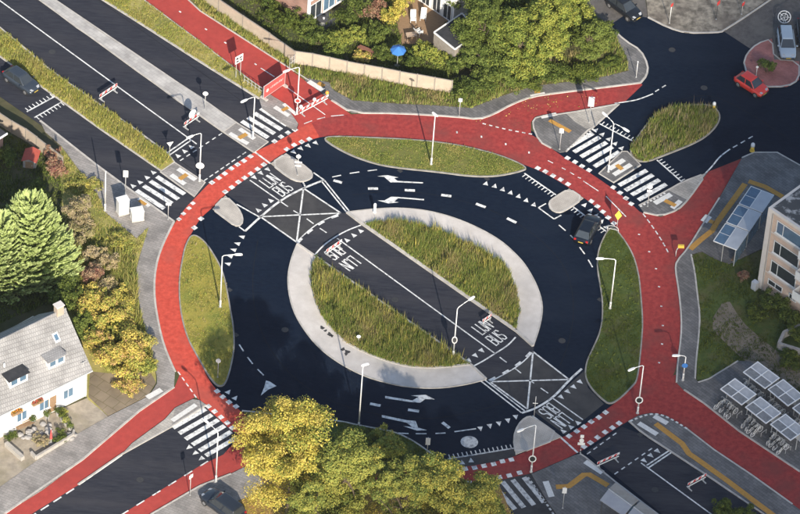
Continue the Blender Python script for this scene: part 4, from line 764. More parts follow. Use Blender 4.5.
turf('tall_grass', 'tall tussocks on the teardrop island in the side road mouth', inset(VG['tear'], 0.95), 70, 0.60, 0.09, 13, 0.12, (0.12, 0.40, 0.48), pal='weed', blades=7, lean=0.32)
turf('tall_grass', 'rank grass between the beige fence and the top pavement', [(303, 78), (329, 82.7), (334, 90.7), (352, 100.7), (400, 104.2), (435, 105.7), (471, 108.4), (501, 96.7), (531.5, 86.7), (572, 81.7), (600, 77.7), (627.5, 71.2), (626.5, 58), (615, 38), (560, 60), (452, 95), (400, 86), (340, 74), (305, 70)], 60, 0.50, 0.075, 14, 0.085, (0.15, 0.40, 0.45), pal='weed', lean=0.25)
turf('tall_grass', 'strip of rough grass between the fence and the red path', [(180, -20), (215, 3), (298, 66), (301, 76), (289, 67), (200, 10)], 60, 0.45, 0.085, 15, 0.085, (0.5, 0.35, 0.15))
turf('dry_grass', 'weedy yellow grass around the white cabinets', [(62, 150), (98, 197), (106, 214), (136.5, 239.5), (148, 229), (140, 255), (70, 255), (66, 200)], 55, 0.30, 0.08, 16, 0.085, (0.5, 0.35, 0.15))
turf('dry_grass', 'straw coloured tall grass left of the cycle ring', [(104, 258), (137, 256), (135, 270), (137.5, 305), (142, 326), (118, 320), (106, 290)], 70, 0.9, 0.09, 17, 0.085, (0.95, 0.05, 0.02), blades=5)
turf('undergrowth', 'yellow undergrowth filling the gaps of the left shrub belt', [(66, 262), (104, 258), (118, 322), (142, 328), (151, 354), (155, 372), (108, 372), (88, 350), (74, 315)], 70, 0.75, 0.1, 19, 0.085, (0.5, 0.4, 0.1), pal='straw', blades=6)
turf('grass', 'patchy lawn in front of the apartment block', inset(VG['east_lawn'], 0.99), 40, 0.16, 0.08, 18, 0.085, (0.15, 0.35, 0.5), pal='lawn')
turf('seed_heads', 'pale seed heads standing in the lower left planted half', inset(GI_L, 0.96), 14, 0.95, 0.06, 33, 0.16, (0.8, 0.15, 0.05), pal='straw', blades=5, lean=0.18)
turf('seed_heads', 'pale seed heads standing in the upper right planted half', inset(GI_R, 0.95), 14, 0.95, 0.06, 35, 0.16, (0.8, 0.15, 0.05), pal='straw', blades=5, lean=0.18)
turf('seed_heads', 'pale seed heads standing on the teardrop island', inset(VG['tear'], 0.9), 10, 0.9, 0.06, 37, 0.12, (0.6, 0.3, 0.1), pal='twig', blades=5, lean=0.18)
turf('weed_tufts', 'weeds dotted over the right mown verge', inset(VG['east'], 0.9), 2.5, 0.22, 0.09, 38, 0.12, (0.1, 0.3, 0.6), pal='hedge', blades=9)
turf('weed_tufts', 'weeds dotted over the top mown verge', inset(VG['north'], 0.9), 3.0, 0.22, 0.09, 39, 0.12, (0.3, 0.4, 0.3), pal='weed', blades=9)
turf('weed_tufts', 'weeds dotted over the left mown verge', inset(VG['west'], 0.9), 2.5, 0.2, 0.09, 40, 0.12, (0.3, 0.4, 0.3), pal='weed', blades=9)
# ------------------------------------------------------------------ the large trees
tree('autumn_tree', 'big golden yellow tree over the lower left zebra crossing', (287, 519), 13.6, 5.9, 'yellow', 56000, 0.19, 21, z0=4.2, nc=46, tr=0.26, cr=0.29, w=(0.45, 0.35, 0.2))
tree('autumn_tree', 'olive tree just right of the golden yellow tree', (343, 534), 12.0, 5.0, 'olive', 44000, 0.19, 22, z0=3.6, nc=40, cr=0.3, tr=0.25, w=(0.45, 0.3, 0.25))
tree('autumn_tree', 'shorter olive and yellow tree at the bottom edge below the disc marking', (440, 552), 11.0, 4.9, 'mixed', 40000, 0.19, 23, z0=3.0, nc=38, cr=0.3, tr=0.22, w=(0.40, 0.30, 0.30))
tree('autumn_tree', 'olive tree at the bottom edge between its two neighbours', (310, 556), 10.5, 4.2, 'olive', 26000, 0.19, 24, z0=3.0, nc=28, cr=0.32, tr=0.22)
tree('autumn_tree', 'dark green tree at the bottom edge behind the olive ones', (397, 553), 11.3, 4.3, 'olive', 30000, 0.19, 25, z0=2.6, nc=28, cr=0.32, tr=0.2)
tree('autumn_tree', 'green tree at the right end of the bottom group', (478, 548), 8.2, 3.0, 'olive', 17000, 0.19, 26, z0=2.2, nc=22, cr=0.34, tr=0.18)
shrub('willow_shrub', 'lime green leafy shrub on the verge below the painted arrows', (386, 451), 2.6, 2.2, 'yellow', 3000, 0.28, 27, (0.15, 0.05, 0.8))
shrub('shrub', 'low dark shrub at the foot of the arrow verge', (352, 444), 1.8, 1.8, 'hedge', 1500, 0.26, 28)
# tall hedge of trees at the top
for i, (px, h, R, pal, n, w, lab) in enumerate([
    ((482, 62), 8.5, 3.9, 'hedge', 8000, (0.5, 0.3, 0.2), 'broad green tree beside the black flat roof'),
    ((517, 74), 7.8, 3.7, 'bright', 8000, (0.3, 0.4, 0.3), 'yellow green tree in the middle of the top hedge'),
    ((549, 70), 9.6, 3.4, 'bright', 8500, (0.55, 0.25, 0.2), 'tall bright yellow tree at the crest of the top hedge'),
    ((566, 38), 7.6, 3.3, 'bright', 7000, (0.5, 0.3, 0.2), 'yellow tree at the upper right of the hedge by the old road'),
    ((587, 66), 5.8, 2.5, 'hedge', 5000, (0.35, 0.25, 0.4), 'smaller green tree at the right end of the hedge'),
    ((472, 22), 8.5, 3.8, 'hedge', 7000, (0.5, 0.3, 0.2), 'green tree behind the white walled house'),
    ((512, 26), 8.5, 4.2, 'hedge', 8000, (0.5, 0.2, 0.3), 'wide green tree at the top edge behind the hedge'),
    ((545, 20), 8.0, 3.6, 'hedge', 6000, (0.5, 0.2, 0.3), 'green tree cut by the top edge right of centre'),
    ((486, 84), 4.4, 2.6, 'dark', 5000, (0.3, 0.3, 0.4), 'low dark green tree at the end of the beige fence')]):
    tree('hedge_tree', lab, px, h, R, pal, int(n*2.6), 0.19, 40+i, z0=h*0.16, nc=42, cr=0.26, w=w, tr=0.17, group='trees of the tall hedge')
for i, (px, h, R, pal, lab) in enumerate([((468, 96), 2.0, 2.2, 'dark', 'dark bush right of the last fence panel'), ((500, 90), 2.0, 2.4, 'hedge', 'bush in the middle of the hedge foot'), ((527, 84), 1.9, 2.2, 'green', 'bush above the white plate on the pavement'), ((556, 80), 1.8, 2.3, 'dark', 'bush right of the white plate under the hedge'), ((585, 76), 1.6, 2.2, 'green', 'bush near the right end of the hedge foot'), ((609, 66), 0.7, 1.3, 'green', 'low bush at the corner of the side road'), ((602, 42), 1.6, 2.0, 'dark', 'bush beside the old road behind the corner'), ((458, 72), 2.6, 1.6, 'dark', 'dark bush between the black flat roof and the fence')]):
    shrub('bush', lab, px, h, R, pal, 2600, 0.24, 60+i, group='bushes at the hedge foot')
# conifer of upright feathery sprays
def conifer(px=(31, 277), label='big pale green conifer with feathery sprays beside the white house', sc=1.0, sd=77):
    rng = np.random.default_rng(sd); loc = G(*px); t = thing('conifer', label, 'tree', loc); t.scale = (sc, sc, sc)
    b = MB(); b.tube((0, 0, 0), (0.1, 0, 10.2), 0.30, 0.05, 8)
    V = []; M_ = []
    for i in range(640):
        z = 0.5+9.6*(1-(1-rng.random())**0.75); a = rng.random()*2*PI; rad = 5.0*(1-z/11.4)**0.72*(0.68+0.45*rng.random())
        if i < 4: z = 9.3; rad = (0.1, 1.1, 1.9, 0.9)[i]; a = (0, PI, PI*0.97, 0.2)[i]; z = (9.9, 9.6, 8.9, 9.0)[i]
        tip = np.array([rad*math.cos(a), rad*math.sin(a), z+0.6]); root = np.array([rad*0.25*math.cos(a), rad*0.25*math.sin(a), max(0.3, z-1.1)])
        if i % 5 == 0: b.tube((0, 0, max(0.2, z-1.2)), tuple(root*.3+tip*.7), 0.05, 0.02, 5)
        n = 66; f = rng.random(n)[:, None]**0.7; ax = tip-root
        c = root+ax*f+np.array([0, 0, 0.75])*(f**2); wid = 0.62*(1-f*0.75)
        out = np.array([math.cos(a), math.sin(a), 0]); sd = np.array([-math.sin(a), math.cos(a), 0])
        s = rng.normal(size=(n, 1)); c = c+sd*s*wid*0.6+np.array([0, 0, 1])*rng.normal(size=(n, 1))*0.12*wid
        d = ax/np.linalg.norm(ax)+sd*s*0.5+np.array([0, 0, 0.55])+rng.normal(size=(n, 3))*0.2; d /= np.linalg.norm(d, axis=1)[:, None]
        sw = np.cross(d, np.array([0.2, -0.9, 0.5])+rng.normal(size=(n, 3))*0.5); sw /= np.linalg.norm(sw, axis=1)[:, None]
        L = (0.38+0.22*rng.random(n))[:, None]; V.append(quads(c, d*L, sw*L*0.42)); M_.append(np.where(rng.random(n) < 0.6, rng.choice(3), rng.choice(3, n)))
    b.build('trunk', barkm, t); fast('foliage', np.concatenate(V), 4, LM['conifer'], np.concatenate(M_), t)
conifer()
conifer((3, 287), 'second pale green conifer cut by the left edge', 0.86, 78)
# shrubs on the left
for (nm, lab, px, h, R, pal, n, sz, sd, w) in [
    ('rust_shrub', 'reddish brown shrub by the end of the left fence', (57, 176), 2.2, 1.3, 'rust', 1500, 0.22, 81, (0.4, 0.4, 0.2)),
    ('rust_shrub', 'rusty climbing shrub against the left fence', (53, 162), 2.0, 1.0, 'rust', 1000, 0.2, 82, (0.3, 0.5, 0.2)),
    ('bare_shrub', 'grey twiggy shrub between the conifer and the cabinets', (83, 222), 2.6, 2.2, 'twig', 3600, 0.2, 83, (0.5, 0.3, 0.2)),
    ('bare_shrub', 'tan twiggy shrub below the white cabinets', (78, 240), 2.0, 1.8, 'twig', 2200, 0.2, 84, (0.3, 0.5, 0.2)),
    ('wine_shrub', 'wine red shrub between the conifer and the straw grass', (86, 283), 2.4, 1.5, 'rust', 1900, 0.2, 85, (0.3, 0.6, 0.1)),
    ('gold_shrub', 'large golden shrub to the right of the house roof', (99, 318), 3.0, 3.1, 'autumn', 6000, 0.24, 86, (0.5, 0.4, 0.1)),
    ('gold_shrub', 'orange and yellow shrub nearest the cycle path bend', (128, 366), 2.9, 3.0, 'autumn', 6000, 0.24, 87, (0.55, 0.3, 0.15)),
    ('green_shrub', 'green shrub hugging the house gable', (82, 338), 2.4, 1.6, 'hedge', 2000, 0.24, 88, (0.4, 0.3, 0.3)),
    ('green_shrub', 'green shrub between the two golden ones', (118, 335), 1.6, 1.5, 'olive', 1500, 0.22, 89, (0.4, 0.3, 0.3)),
    ('green_shrub', 'low green shrub along the pavement left of the ring', (143, 372), 1.5, 1.5, 'olive', 1600, 0.22, 90, (0.4, 0.3, 0.3)),
    ('green_shrub', 'dark shrub beneath the conifer tip at its right foot', (72, 296), 2.2, 1.6, 'dark', 2000, 0.24, 91, (0.3, 0.4, 0.3)),
    ('gold_shrub', 'small yellow shrub beside the straw grass', (122, 300), 1.4, 1.2, 'autumn', 1200, 0.22, 92, (0.5, 0.4, 0.1)),
    ('gold_shrub', 'tan shrub above the large golden one', (104, 296), 1.8, 1.5, 'twig', 1600, 0.2, 93, (0.2, 0.3, 0.5)),
    ('tan_shrub', 'tan shrub right of the large golden one', (122, 318), 1.9, 1.9, 'straw', 2400, 0.2, 106, (0.4, 0.3, 0.3)),
    ('tan_shrub', 'yellow shrub hugging the pavement bend', (142, 350), 1.8, 1.7, 'straw', 2200, 0.2, 107, (0.5, 0.3, 0.2)),
    ('tan_shrub', 'tan shrub below the roof corner of the white house', (98, 352), 2.0, 1.9, 'autumn', 2400, 0.2, 108, (0.5, 0.35, 0.15)),
    ('tan_shrub', 'low reddish shrub at the bottom of the shrub border', (135, 388), 1.0, 1.7, 'autumn', 1700, 0.18, 109, (0.3, 0.3, 0.4)),
    ('tan_shrub', 'straw shrub above the straw grass', (100, 268), 1.9, 1.9, 'twig', 2400, 0.2, 110, (0.3, 0.2, 0.5)),
    ('tan_shrub', 'yellow green shrub at the tip of the cabinet paving', (118, 246), 1.0, 2.0, 'straw', 2000, 0.18, 111, (0.3, 0.5, 0.2)),
    ('tan_shrub', 'yellow green weeds between the twiggy shrubs and the white pole', (84, 190), 0.8, 1.8, 'straw', 1800, 0.18, 112, (0.4, 0.4, 0.2)),
    ('garden_bush', 'dark green bush in the shaded left garden', (8, 166), 2.0, 1.3, 'dark', 1400, 0.22, 94, (0.4, 0.3, 0.3)),
    ('garden_bush', 'dark bush behind the conifer crown', (42, 200), 2.2, 1.6, 'dark', 1600, 0.22, 95, (0.4, 0.3, 0.3)),
    ('garden_bush', 'dark green hedge bush behind the white house roof', (62, 312), 2.8, 1.6, 'dark', 2000, 0.24, 96, (0.4, 0.3, 0.3)),
    ('round_bush', 'round dark green bush on the red brick island', (767, 73), 1.7, 1.0, 'dark', 2000, 0.15, 97, (0.4, 0.3, 0.3)),
    ('garden_bush', 'bush at the bottom edge beside the lower right bus road', (722, 519), 1.5, 1.9, 'green', 2200, 0.2, 98, (0.4, 0.3, 0.3)),
    ('garden_bush', 'bush at the bottom edge right of its neighbour', (750, 524), 1.4, 1.8, 'green', 1800, 0.2, 99, (0.5, 0.3, 0.2)),
    ('garden_bush', 'dark bush at the foot of the apartment block', (772, 306), 1.7, 1.6, 'dark', 2000, 0.2, 100, (0.4, 0.3, 0.3)),
    ('garden_bush', 'wine and green bush right of the dark one by the apartment block', (788, 322), 1.7, 1.4, 'dark', 1700, 0.2, 101, (0.3, 0.4, 0.3)),
    ('garden_bush', 'green bush inside the low stone wall at the right edge', (796, 336), 1.4, 1.3, 'green', 1400, 0.2, 102, (0.3, 0.4, 0.3)),
    ('rust_shrub', 'brown shrub in the gap between shelter and apartment block', (744, 280), 1.0, 0.9, 'rust', 700, 0.18, 103, (0.3, 0.5, 0.2)),
    ('garden_bush', 'low green bush right of the dirt path', (757, 316), 0.9, 1.3, 'green', 1200, 0.2, 104, (0.3, 0.3, 0.4)),
    ('garden_bush', 'green tangle at the right edge above the bicycle sheds', (792, 362), 1.0, 1.6, 'green', 1600, 0.2, 105, (0.4, 0.4, 0.2))]:
    shrub(nm, lab, px, h, R, pal, n, sz, sd, w)
# garden planting at the top
GB = [((268, 6), 2.0, 1.6, 'dark', 'dark bush at the top edge behind the leftmost fence panels'), ((290, 24), 1.8, 1.6, 'green', 'green bush left of the brick house corner'), ((304, 34), 1.6, 1.4, 'hedge', 'bush below the brick house corner'), ((318, 44), 1.8, 1.6, 'dark', 'dark bush behind the fence bend'), ((272, 22), 1.6, 1.5, 'green', 'bush behind the second fence panel'), ((339, 48), 1.9, 1.5, 'bright', 'yellow bush in front of the glass extension'), ((352, 42), 2.0, 1.5, 'bright', 'brighter yellow bush right of its neighbour'), ((349, 22), 1.8, 1.5, 'dark', 'dark bush beside the round garden table'), ((332, 58), 1.2, 1.3, 'hedge', 'low bush behind the fence left of the timber stack'), ((372, 16), 2.2, 1.5, 'rust', 'rust brown bush at the top left of the yellow acacia'), ((393, 22), 3.2, 1.6, 'yellow', 'tall yellow bush left of the white deck chairs'), ((402, 10), 3.4, 1.5, 'yellow', 'golden bush at the top edge left of the deck chairs'), ((374, 38), 1.8, 1.6, 'hedge', 'green bush left of the blue parasol'), ((384, 58), 1.2, 1.2, 'dark', 'low dark bush under the blue parasol'), ((362, 60), 0.9, 1.4, 'autumn', 'low orange bush below the timber stack'), ((426, 62), 2.6, 1.5, 'bright', 'yellow green acacia below the black flat roof'), ((440, 66), 2.2, 1.5, 'bright', 'lime bush right of the acacia'), ((412, 66), 1.4, 1.4, 'dark', 'dark bush behind the middle fence panels'), ((358, 14), 2.4, 1.8, 'dark', 'dark bush at the top edge right of the brick house'), ((382, 2), 2.4, 1.8, 'green', 'green bush at the top edge')]
for i, (px, h, R, pal, lab) in enumerate(GB): shrub('garden_plant', lab, px, h, R, pal, 1500, 0.2, 130+i, group='planting in the top gardens')
# ground cover so the gardens are not bare
turf('garden_lawn', 'dark lawn and low planting behind the top fence', [(215, -6), (300, 52), (400, 70), (452, 82), (470, 60), (446, 22), (434, 46), (402, 46), (396, 5), (345, 10), (308, 24), (270, -4)], 45, 0.35, 0.1, 160, 0.0, (0.1, 0.3, 0.6), pal='dark')
turf('garden_lawn', 'shaded rough planting around the left conifer', [(-40, 115), (20, 140), (60, 165), (64, 200), (66, 260), (60, 300), (-40, 340)], 35, 0.35, 0.1, 161, 0.0, (0.1, 0.3, 0.6), pal='dark')
turf('fallen_leaves', 'fallen leaves scattered on the red path under the hedge', [(470, 119), (493, 116), (512, 107), (532, 99), (560, 96), (605, 90), (600, 101), (560, 112), (532, 118), (528, 130), (480, 124)], 3.0, 0.10, 0.13, 163, 0.037, (0.4, 0.3, 0.3), pal='autumn', spread=0.5, blades=2)
turf('fallen_leaves', 'orange fallen leaves on the ground under the trees', [(250, 467), (300, 476), (420, 491), (500, 488), (520, 540), (200, 560), (240, 502)], 40, 0.12, 0.14, 162, 0.06, (0.9, 0.1, 0.0), pal='yellow', spread=0.3)
# ------------------------------------------------------------------ poles, lamps, signs
def hgt(bpx, tpx):
    """height of an upright from its foot and top in the survey photo"""
    g = G(*bpx); lo, hi = 0.0, 30.0
    for _ in range(40):
        m_ = (lo+hi)/2
        if P((g.x, g.y, m_))[1] > tpx[1]: lo = m_
        else: hi = m_
    return lo
def lampmast(label, bpx, tpx, arms, sign=None, r=0.075, zb=0.1):
    g = G(*bpx); h = hgt(bpx, tpx); t = thing('street_lamp', label, 'street lamp', (g.x, g.y, zb)); h -= zb
    b = MB(); b.tube((0, 0, 0), (0, 0, 0.9), r*1.35, r*1.3, 10); b.tube((0, 0, 0.9), (0, 0, h), r, r*0.6, 10); b.build('pole', whitem, t, True)
    MB().tube((0, 0, 0), (0, 0, 0.06), r*2.2, r*2.0, 10).build('base_plate', metal, t)
    MB().box((0, -r*1.28, 0.65), (0.10, 0.03, 0.28)).build('service_door', metal, t)
    for a in arms:
        e = G(a[0], a[1], h+zb+0.25); e = Vector((e.x-g.x, e.y-g.y, h+0.25)); d = Vector((e.x, e.y, 0)); l = d.length; d.normalize()
        pts = [Vector((0, 0, h-0.05)), d*0.15+Vector((0, 0, h+0.14)), d*(l*0.45)+Vector((0, 0, h+0.22)), d*(l-0.35)+Vector((0, 0, h+0.25))]
        MB().path(pts, r*0.55, 8).build('arm', whitem, t, True)
        n = Vector((-d.y, d.x, 0)); c = d*(l-0.05)+Vector((0, 0, h+0.25)); hb = MB()
        prof = [(-0.42, 0.07), (-0.2, 0.13), (0.2, 0.14), (0.40, 0.08)]
        low = [c+d*x-n*y+Vector((0, 0, -0.05)) for x, y in prof]+[c+d*x+n*y+Vector((0, 0, -0.05)) for x, y in prof[::-1]]
        top = [c+d*x*0.9-n*y*0.7+Vector((0, 0, 0.08)) for x, y in prof]+[c+d*x*0.9+n*y*0.7+Vector((0, 0, 0.08)) for x, y in prof[::-1]]
        k = len(low); hb.add(low+top, [tuple(range(k))[::-1], tuple(range(k, 2*k))]+[(i, (i+1) % k, k+(i+1) % k, k+i) for i in range(k)])
        hd = hb.build('lamp_head', whitem, t); q = c+Vector((0, 0, -0.065)); MB().box((q.x, q.y, q.z), (0.45, 0.18, 0.03), math.atan2(d.y, d.x)).build('lens', lampglass, hd)
    if sign: sign(t, g, h)
    return t
def plate_on(t, z, w, hh, m, shape='rect', face=-PI/2, off_=0.1, nm='sign_plate', back=None):
    """plate facing direction `face` (world angle)"""
    d = Vector((math.cos(face), math.sin(face), 0)); n = Vector((-d.y, d.x, 0)); c = d*off_+Vector((0, 0, z))
    if shape == 'rect': pts = [(-w/2, -hh/2), (w/2, -hh/2), (w/2, hh/2), (-w/2, hh/2)]
    elif shape == 'disc': pts = [(w/2*math.cos(2*PI*i/18), hh/2*math.sin(2*PI*i/18)) for i in range(18)]
    elif shape == 'diamond': pts = [(0, -hh/2), (w/2, 0), (0, hh/2), (-w/2, 0)]
    elif shape == 'tri': pts = [(-w/2, hh/2), (0, -hh/2), (w/2, hh/2)]
    b = MB(); k = len(pts); f = [c+n*x+Vector((0, 0, y)) for x, y in pts]; g_ = [v-d*0.03 for v in f]
    b.add(f+g_, [tuple(range(k)), tuple(range(k, 2*k))[::-1]]+[(i, k+i, k+(i+1) % k, (i+1) % k) for i in range(k)])
    o = b.build(nm, m, t)
    if back:
        b = MB(); s = 0.72; f = [c+d*0.006+n*x*s+Vector((0, 0, y*s)) for x, y in pts]; b.poly(f); b.build('sign_face', back, o)
    return o
def oval(z): return lambda t, g, h: plate_on(t, z, 0.75, 0.95, whitem, 'disc', back=blackm, nm='oval_sign')
def roundw(z): return lambda t, g, h: plate_on(t, z, 0.85, 0.85, whitem, 'disc', nm='round_sign')
lampmast('lamp post behind the red banner on the cycle path', (296.9, 114.5), (298.5, 67.8), [(286, 71)], lambda t, g, h: plate_on(t, 1.9, 0.65, 0.65, whitem, 'disc', nm='round_sign', back=redpaint))
lampmast('lamp post at the zebra crossing refuge of the top bus lane', (252.8, 138.4), (254, 97.5), [(243.5, 101)])
lampmast('lamp post with round white sign on the refuge left of the busway', (199.5, 181.6), (200.7, 133.7), [(189.5, 137)], roundw(2.2))
lampmast('tall armless lamp post on the top mown verge', (431.1, 165), (434.1, 116.3), [(434.6, 114)])
lampmast('lamp post on the left mown verge leaning its arm over the ring road', (220.2, 307.6), (223.5, 256.5), [(239, 254.4)])
lampmast('lamp post on the central island beside the busway', (453, 358), (458.8, 309), [(472, 298)], lambda t, g, h: plate_on(t, 2.5, 0.55, 1.0, whitem, 'disc', nm='oval_sign', back=darkmet))
lampmast('lamp post on the right mown verge', (610, 309), (615.4, 260.3), [(599.5, 258.5)])
lampmast('lamp post with oval sign where the right cycle paths meet', (637.4, 413.8), (643.6, 366), [(631, 369.5)], oval(1.9))
lampmast('small lamp post with blue sign on the right pavement', (682.7, 380.7), (685.5, 357), [(675.5, 355.5)], lambda t, g, h: plate_on(t, 2.1, 0.6, 0.6, bluep, 'disc', nm='round_sign'))
lampmast('lamp post with oval black sign below the lower right traffic island', (531, 472.5), (536.5, 425.5), [(520, 430.5)], oval(1.9))
lampmast('two armed lamp post on the upper right crossing refuge', (608.2, 172.2), (614.2, 124), [(604.5, 114), (626.5, 130)])
lampmast('lamp post at the parked dark car below the lower left crossing', (215.9, 482.6), (217.9, 433), [(206, 421)])
lampmast('tallest lamp post on the verge above the bottom trees', (358.5, 429.3), (365, 367), [(365.6, 364.5)])
lampmast('plain white pole beside the white cabinets', (105, 211), (105.7, 171), [])
def signpost(label, bpx, tpx, plates_, r=0.035, zb=0.1, name='traffic_sign', cat='sign', pm=None):
    g = G(*bpx); h = max(0.8, hgt(bpx, tpx))-zb; t = thing(name, label, cat, (g.x, g.y, zb))
    MB().tube((0, 0, 0), (0, 0, h), r, r, 8).build('post', pm or metal, t, True)
    MB().tube((0, 0, 0), (0, 0, 0.05), r*2.4, r*2.4, 8).build('foot', metal, t)
    for p in plates_: plate_on(t, h-p[0], p[1], p[2], p[3], p[4], p[5] if len(p) > 5 else -PI/2, r+0.03, back=p[6] if len(p) > 6 else None)
    return t
SW = BUS-PI/2
signpost('sign on the pale median strip between the bus lanes', (204.9, 110), (206, 91.5), [(0.25, 0.55, 0.55, whitem, 'disc')])
signpost('small yield sign at the end of the dry grass strip', (169.5, 156), (170, 142), [(0.3, 0.7, 0.62, whitem, 'tri', -1.2)])
signpost('tall white plate sign behind the white cabinets', (125.3, 194), (125.6, 170.5), [(0.42, 0.5, 0.9, whitem, 'rect')])
signpost('pale sign at the lower end of the left zebra crossing', (168, 220), (168, 202.5), [(0.2, 0.55, 0.3, whitem, 'rect')])
signpost('signpost on the pale traffic island above the LIJN BUS lettering', (297.5, 176), (299, 154), [(0.3, 0.5, 0.5, whitem, 'disc'), (1.1, 0.75, 0.18, whitem, 'rect'), (1.6, 0.6, 0.18, whitem, 'rect')], zb=0.13)
signpost('white sign on the pavement at the foot of the dark hedge', (459, 117), (459.8, 98), [(0.25, 0.4, 0.45, whitem, 'rect')])
signpost('large pale plate sign on the concrete wedge by the hedge path', (589, 123), (592, 96), [(0.75, 0.62, 1.35, pane, 'rect')])
signpost('sign with pale plate on the corner pavement of the upper zebra', (559.5, 150), (561.5, 128), [(0.35, 0.45, 0.6, lampglass, 'rect')])
signpost('blue grey sign on the lower corner of the upper right zebra', (647.5, 207), (649.5, 184.5), [(0.3, 0.55, 0.55, lampglass, 'disc'), (0.85, 0.5, 0.3, lampglass, 'rect')])
signpost('yellow diamond sign where the right verge meets the red ring', (616.5, 231), (619, 210), [(0.7, 0.72, 1.35, yellowp, 'diamond')])
signpost('grey plate sign on the verge below the painted arrows', (427, 453), (430.5, 437.5), [(0.5, 0.45, 0.95, lampglass, 'rect', -PI/2)])
signpost('round sign at the lower tip of the left verge', (217.7, 378), (218.5, 358.5), [(0.28, 0.5, 0.55, whitem, 'disc')])
signpost('sign beside the red path next to the parked dark car', (190, 496), (189.5, 474.5), [(0.25, 0.5, 0.45, whitem, 'rect', -0.7)])
signpost('white plate sign on the dark pavement between zebra and bus shelter', (562.5, 509), (566, 487), [(0.45, 0.42, 0.75, lampglass, 'rect')])
signpost('thin post on the tip of the lower right traffic island', (533.8, 418), (536.5, 396.5), [(0.9, 0.5, 0.08, whitem, 'rect')], zb=0.13)
signpost('white ball topped marker in the central island grass', (358.2, 344), (358.4, 335.5), [(0.1, 0.42, 0.42, whitem, 'disc')], zb=0.16)
signpost('red topped white pole on the corner pavement at the top', (669.3, 24), (672, 4), [(0.12, 0.42, 0.42, redpaint, 'rect', -0.6)], pm=whitem)
signpost('dark pole with red topped plate on the corner pavement', (716, 20), (718, 1), [(0.25, 0.5, 0.5, redpaint, 'rect', -0.6)], pm=darkmet)
signpost('dim pole with red plate beside the old street', (741.5, 15), (743, 2), [(0.25, 0.45, 0.45, redpaint, 'rect', -0.6)])
signpost('thin white post on the corner pavement of the side road', (636, 78), (637, 61), [(0.06, 0.12, 0.1, whitem, 'rect')], pm=whitem, cat='post', name='post')
signpost('thin post in the brick island beside the red car', (756, 76), (756.5, 66), [(0.1, 0.25, 0.22, whitem, 'rect')], pm=whitem, cat='post', name='post')
# striped post with white sign plates on the lower bus crossing
t = signpost('striped post hung with white plates at the lower bus crossing', (580.2, 453.5), (582.2, 435), [(0.15, 0.35, 0.4, whitem, 'rect'), (0.75, 0.45, 0.6, whitem, 'disc'), (1.2, 0.7, 0.35, whitem, 'rect')])
for i in range(3): MB().tube((0, 0, 0.12+0.24*i), (0, 0, 0.24+0.24*i), 0.045, 0.045, 8).build('band', blackm if i % 2 == 0 else whitem, t)
# yellow bollards and hooped sign
def bollard(label, px, m, topm, h=1.0, r=0.16, zb=0.1):
    g = G(*px); t = thing('bollard', label, 'bollard', (g.x, g.y, zb)); b = MB()
    b.tube((0, 0, 0), (0, 0, 0.12), r*1.35, r*1.2, 12); b.tube((0, 0, 0.12), (0, 0, h*0.62), r, r*0.95, 12); b.build('body', m, t, True)
    b = MB(); b.tube((0, 0, h*0.62), (0, 0, h*0.9), r*1.1, r*1.0, 12); b.ball((0, 0, h*0.88), (r, r, r*0.9)); b.build('cap', topm, t, True); return t
bollard('yellow bollard with pale cap at the corner by the side road mouth', (752, 151.5), yellowp, lampglass, 1.05, 0.2)
bollard('yellow bollard with white cap at the end of the teardrop island', (713.5, 110), yellowp, whitem, 1.0, 0.17)
bollard('white rounded bollard on the apron under the turn arrows', (374.5, 213), whitem, whitem, 1.25, 0.15, 0.12)
def yellow_light():
    g = G(675.5, 257); t = thing('warning_lamp', 'yellow box lamp on a bent post beside the shelter pavement', 'warning lamp', (g.x, g.y, 0.1))
    MB().path([Vector((0, 0, 0)), Vector((0, 0, 0.8)), Vector((0.12, 0.05, 1.1)), Vector((0.35, 0.1, 1.25))], 0.045, 8).build('post', metal, t, True)
    MB().box((0.42, 0.1, 1.35), (0.62, 0.24, 0.3), 0.05).build('lamp_box', yellowp, t)
yellow_light()
def hoop():
    g = G(612.5, 232.5); t = thing('hoop_guard', 'grey hoop guard at the top of the right verge', 'guard rail', (g.x, g.y, 0.12)); pts = []
    for i in range(11):
        a = PI*i/10; pts.append(Vector((-0.55*math.cos(a), 0.12*math.cos(a), 0.45+0.35*math.sin(a))))
    MB().path([Vector((-0.55, 0.12, 0))]+pts+[Vector((0.55, -0.12, 0))], 0.04, 8).build('hoop', metal, t, True)
    MB().tube((-0.55, 0.12, 0.35), (0.55, -0.12, 0.35), 0.03).build('rail', metal, t)
hoop()
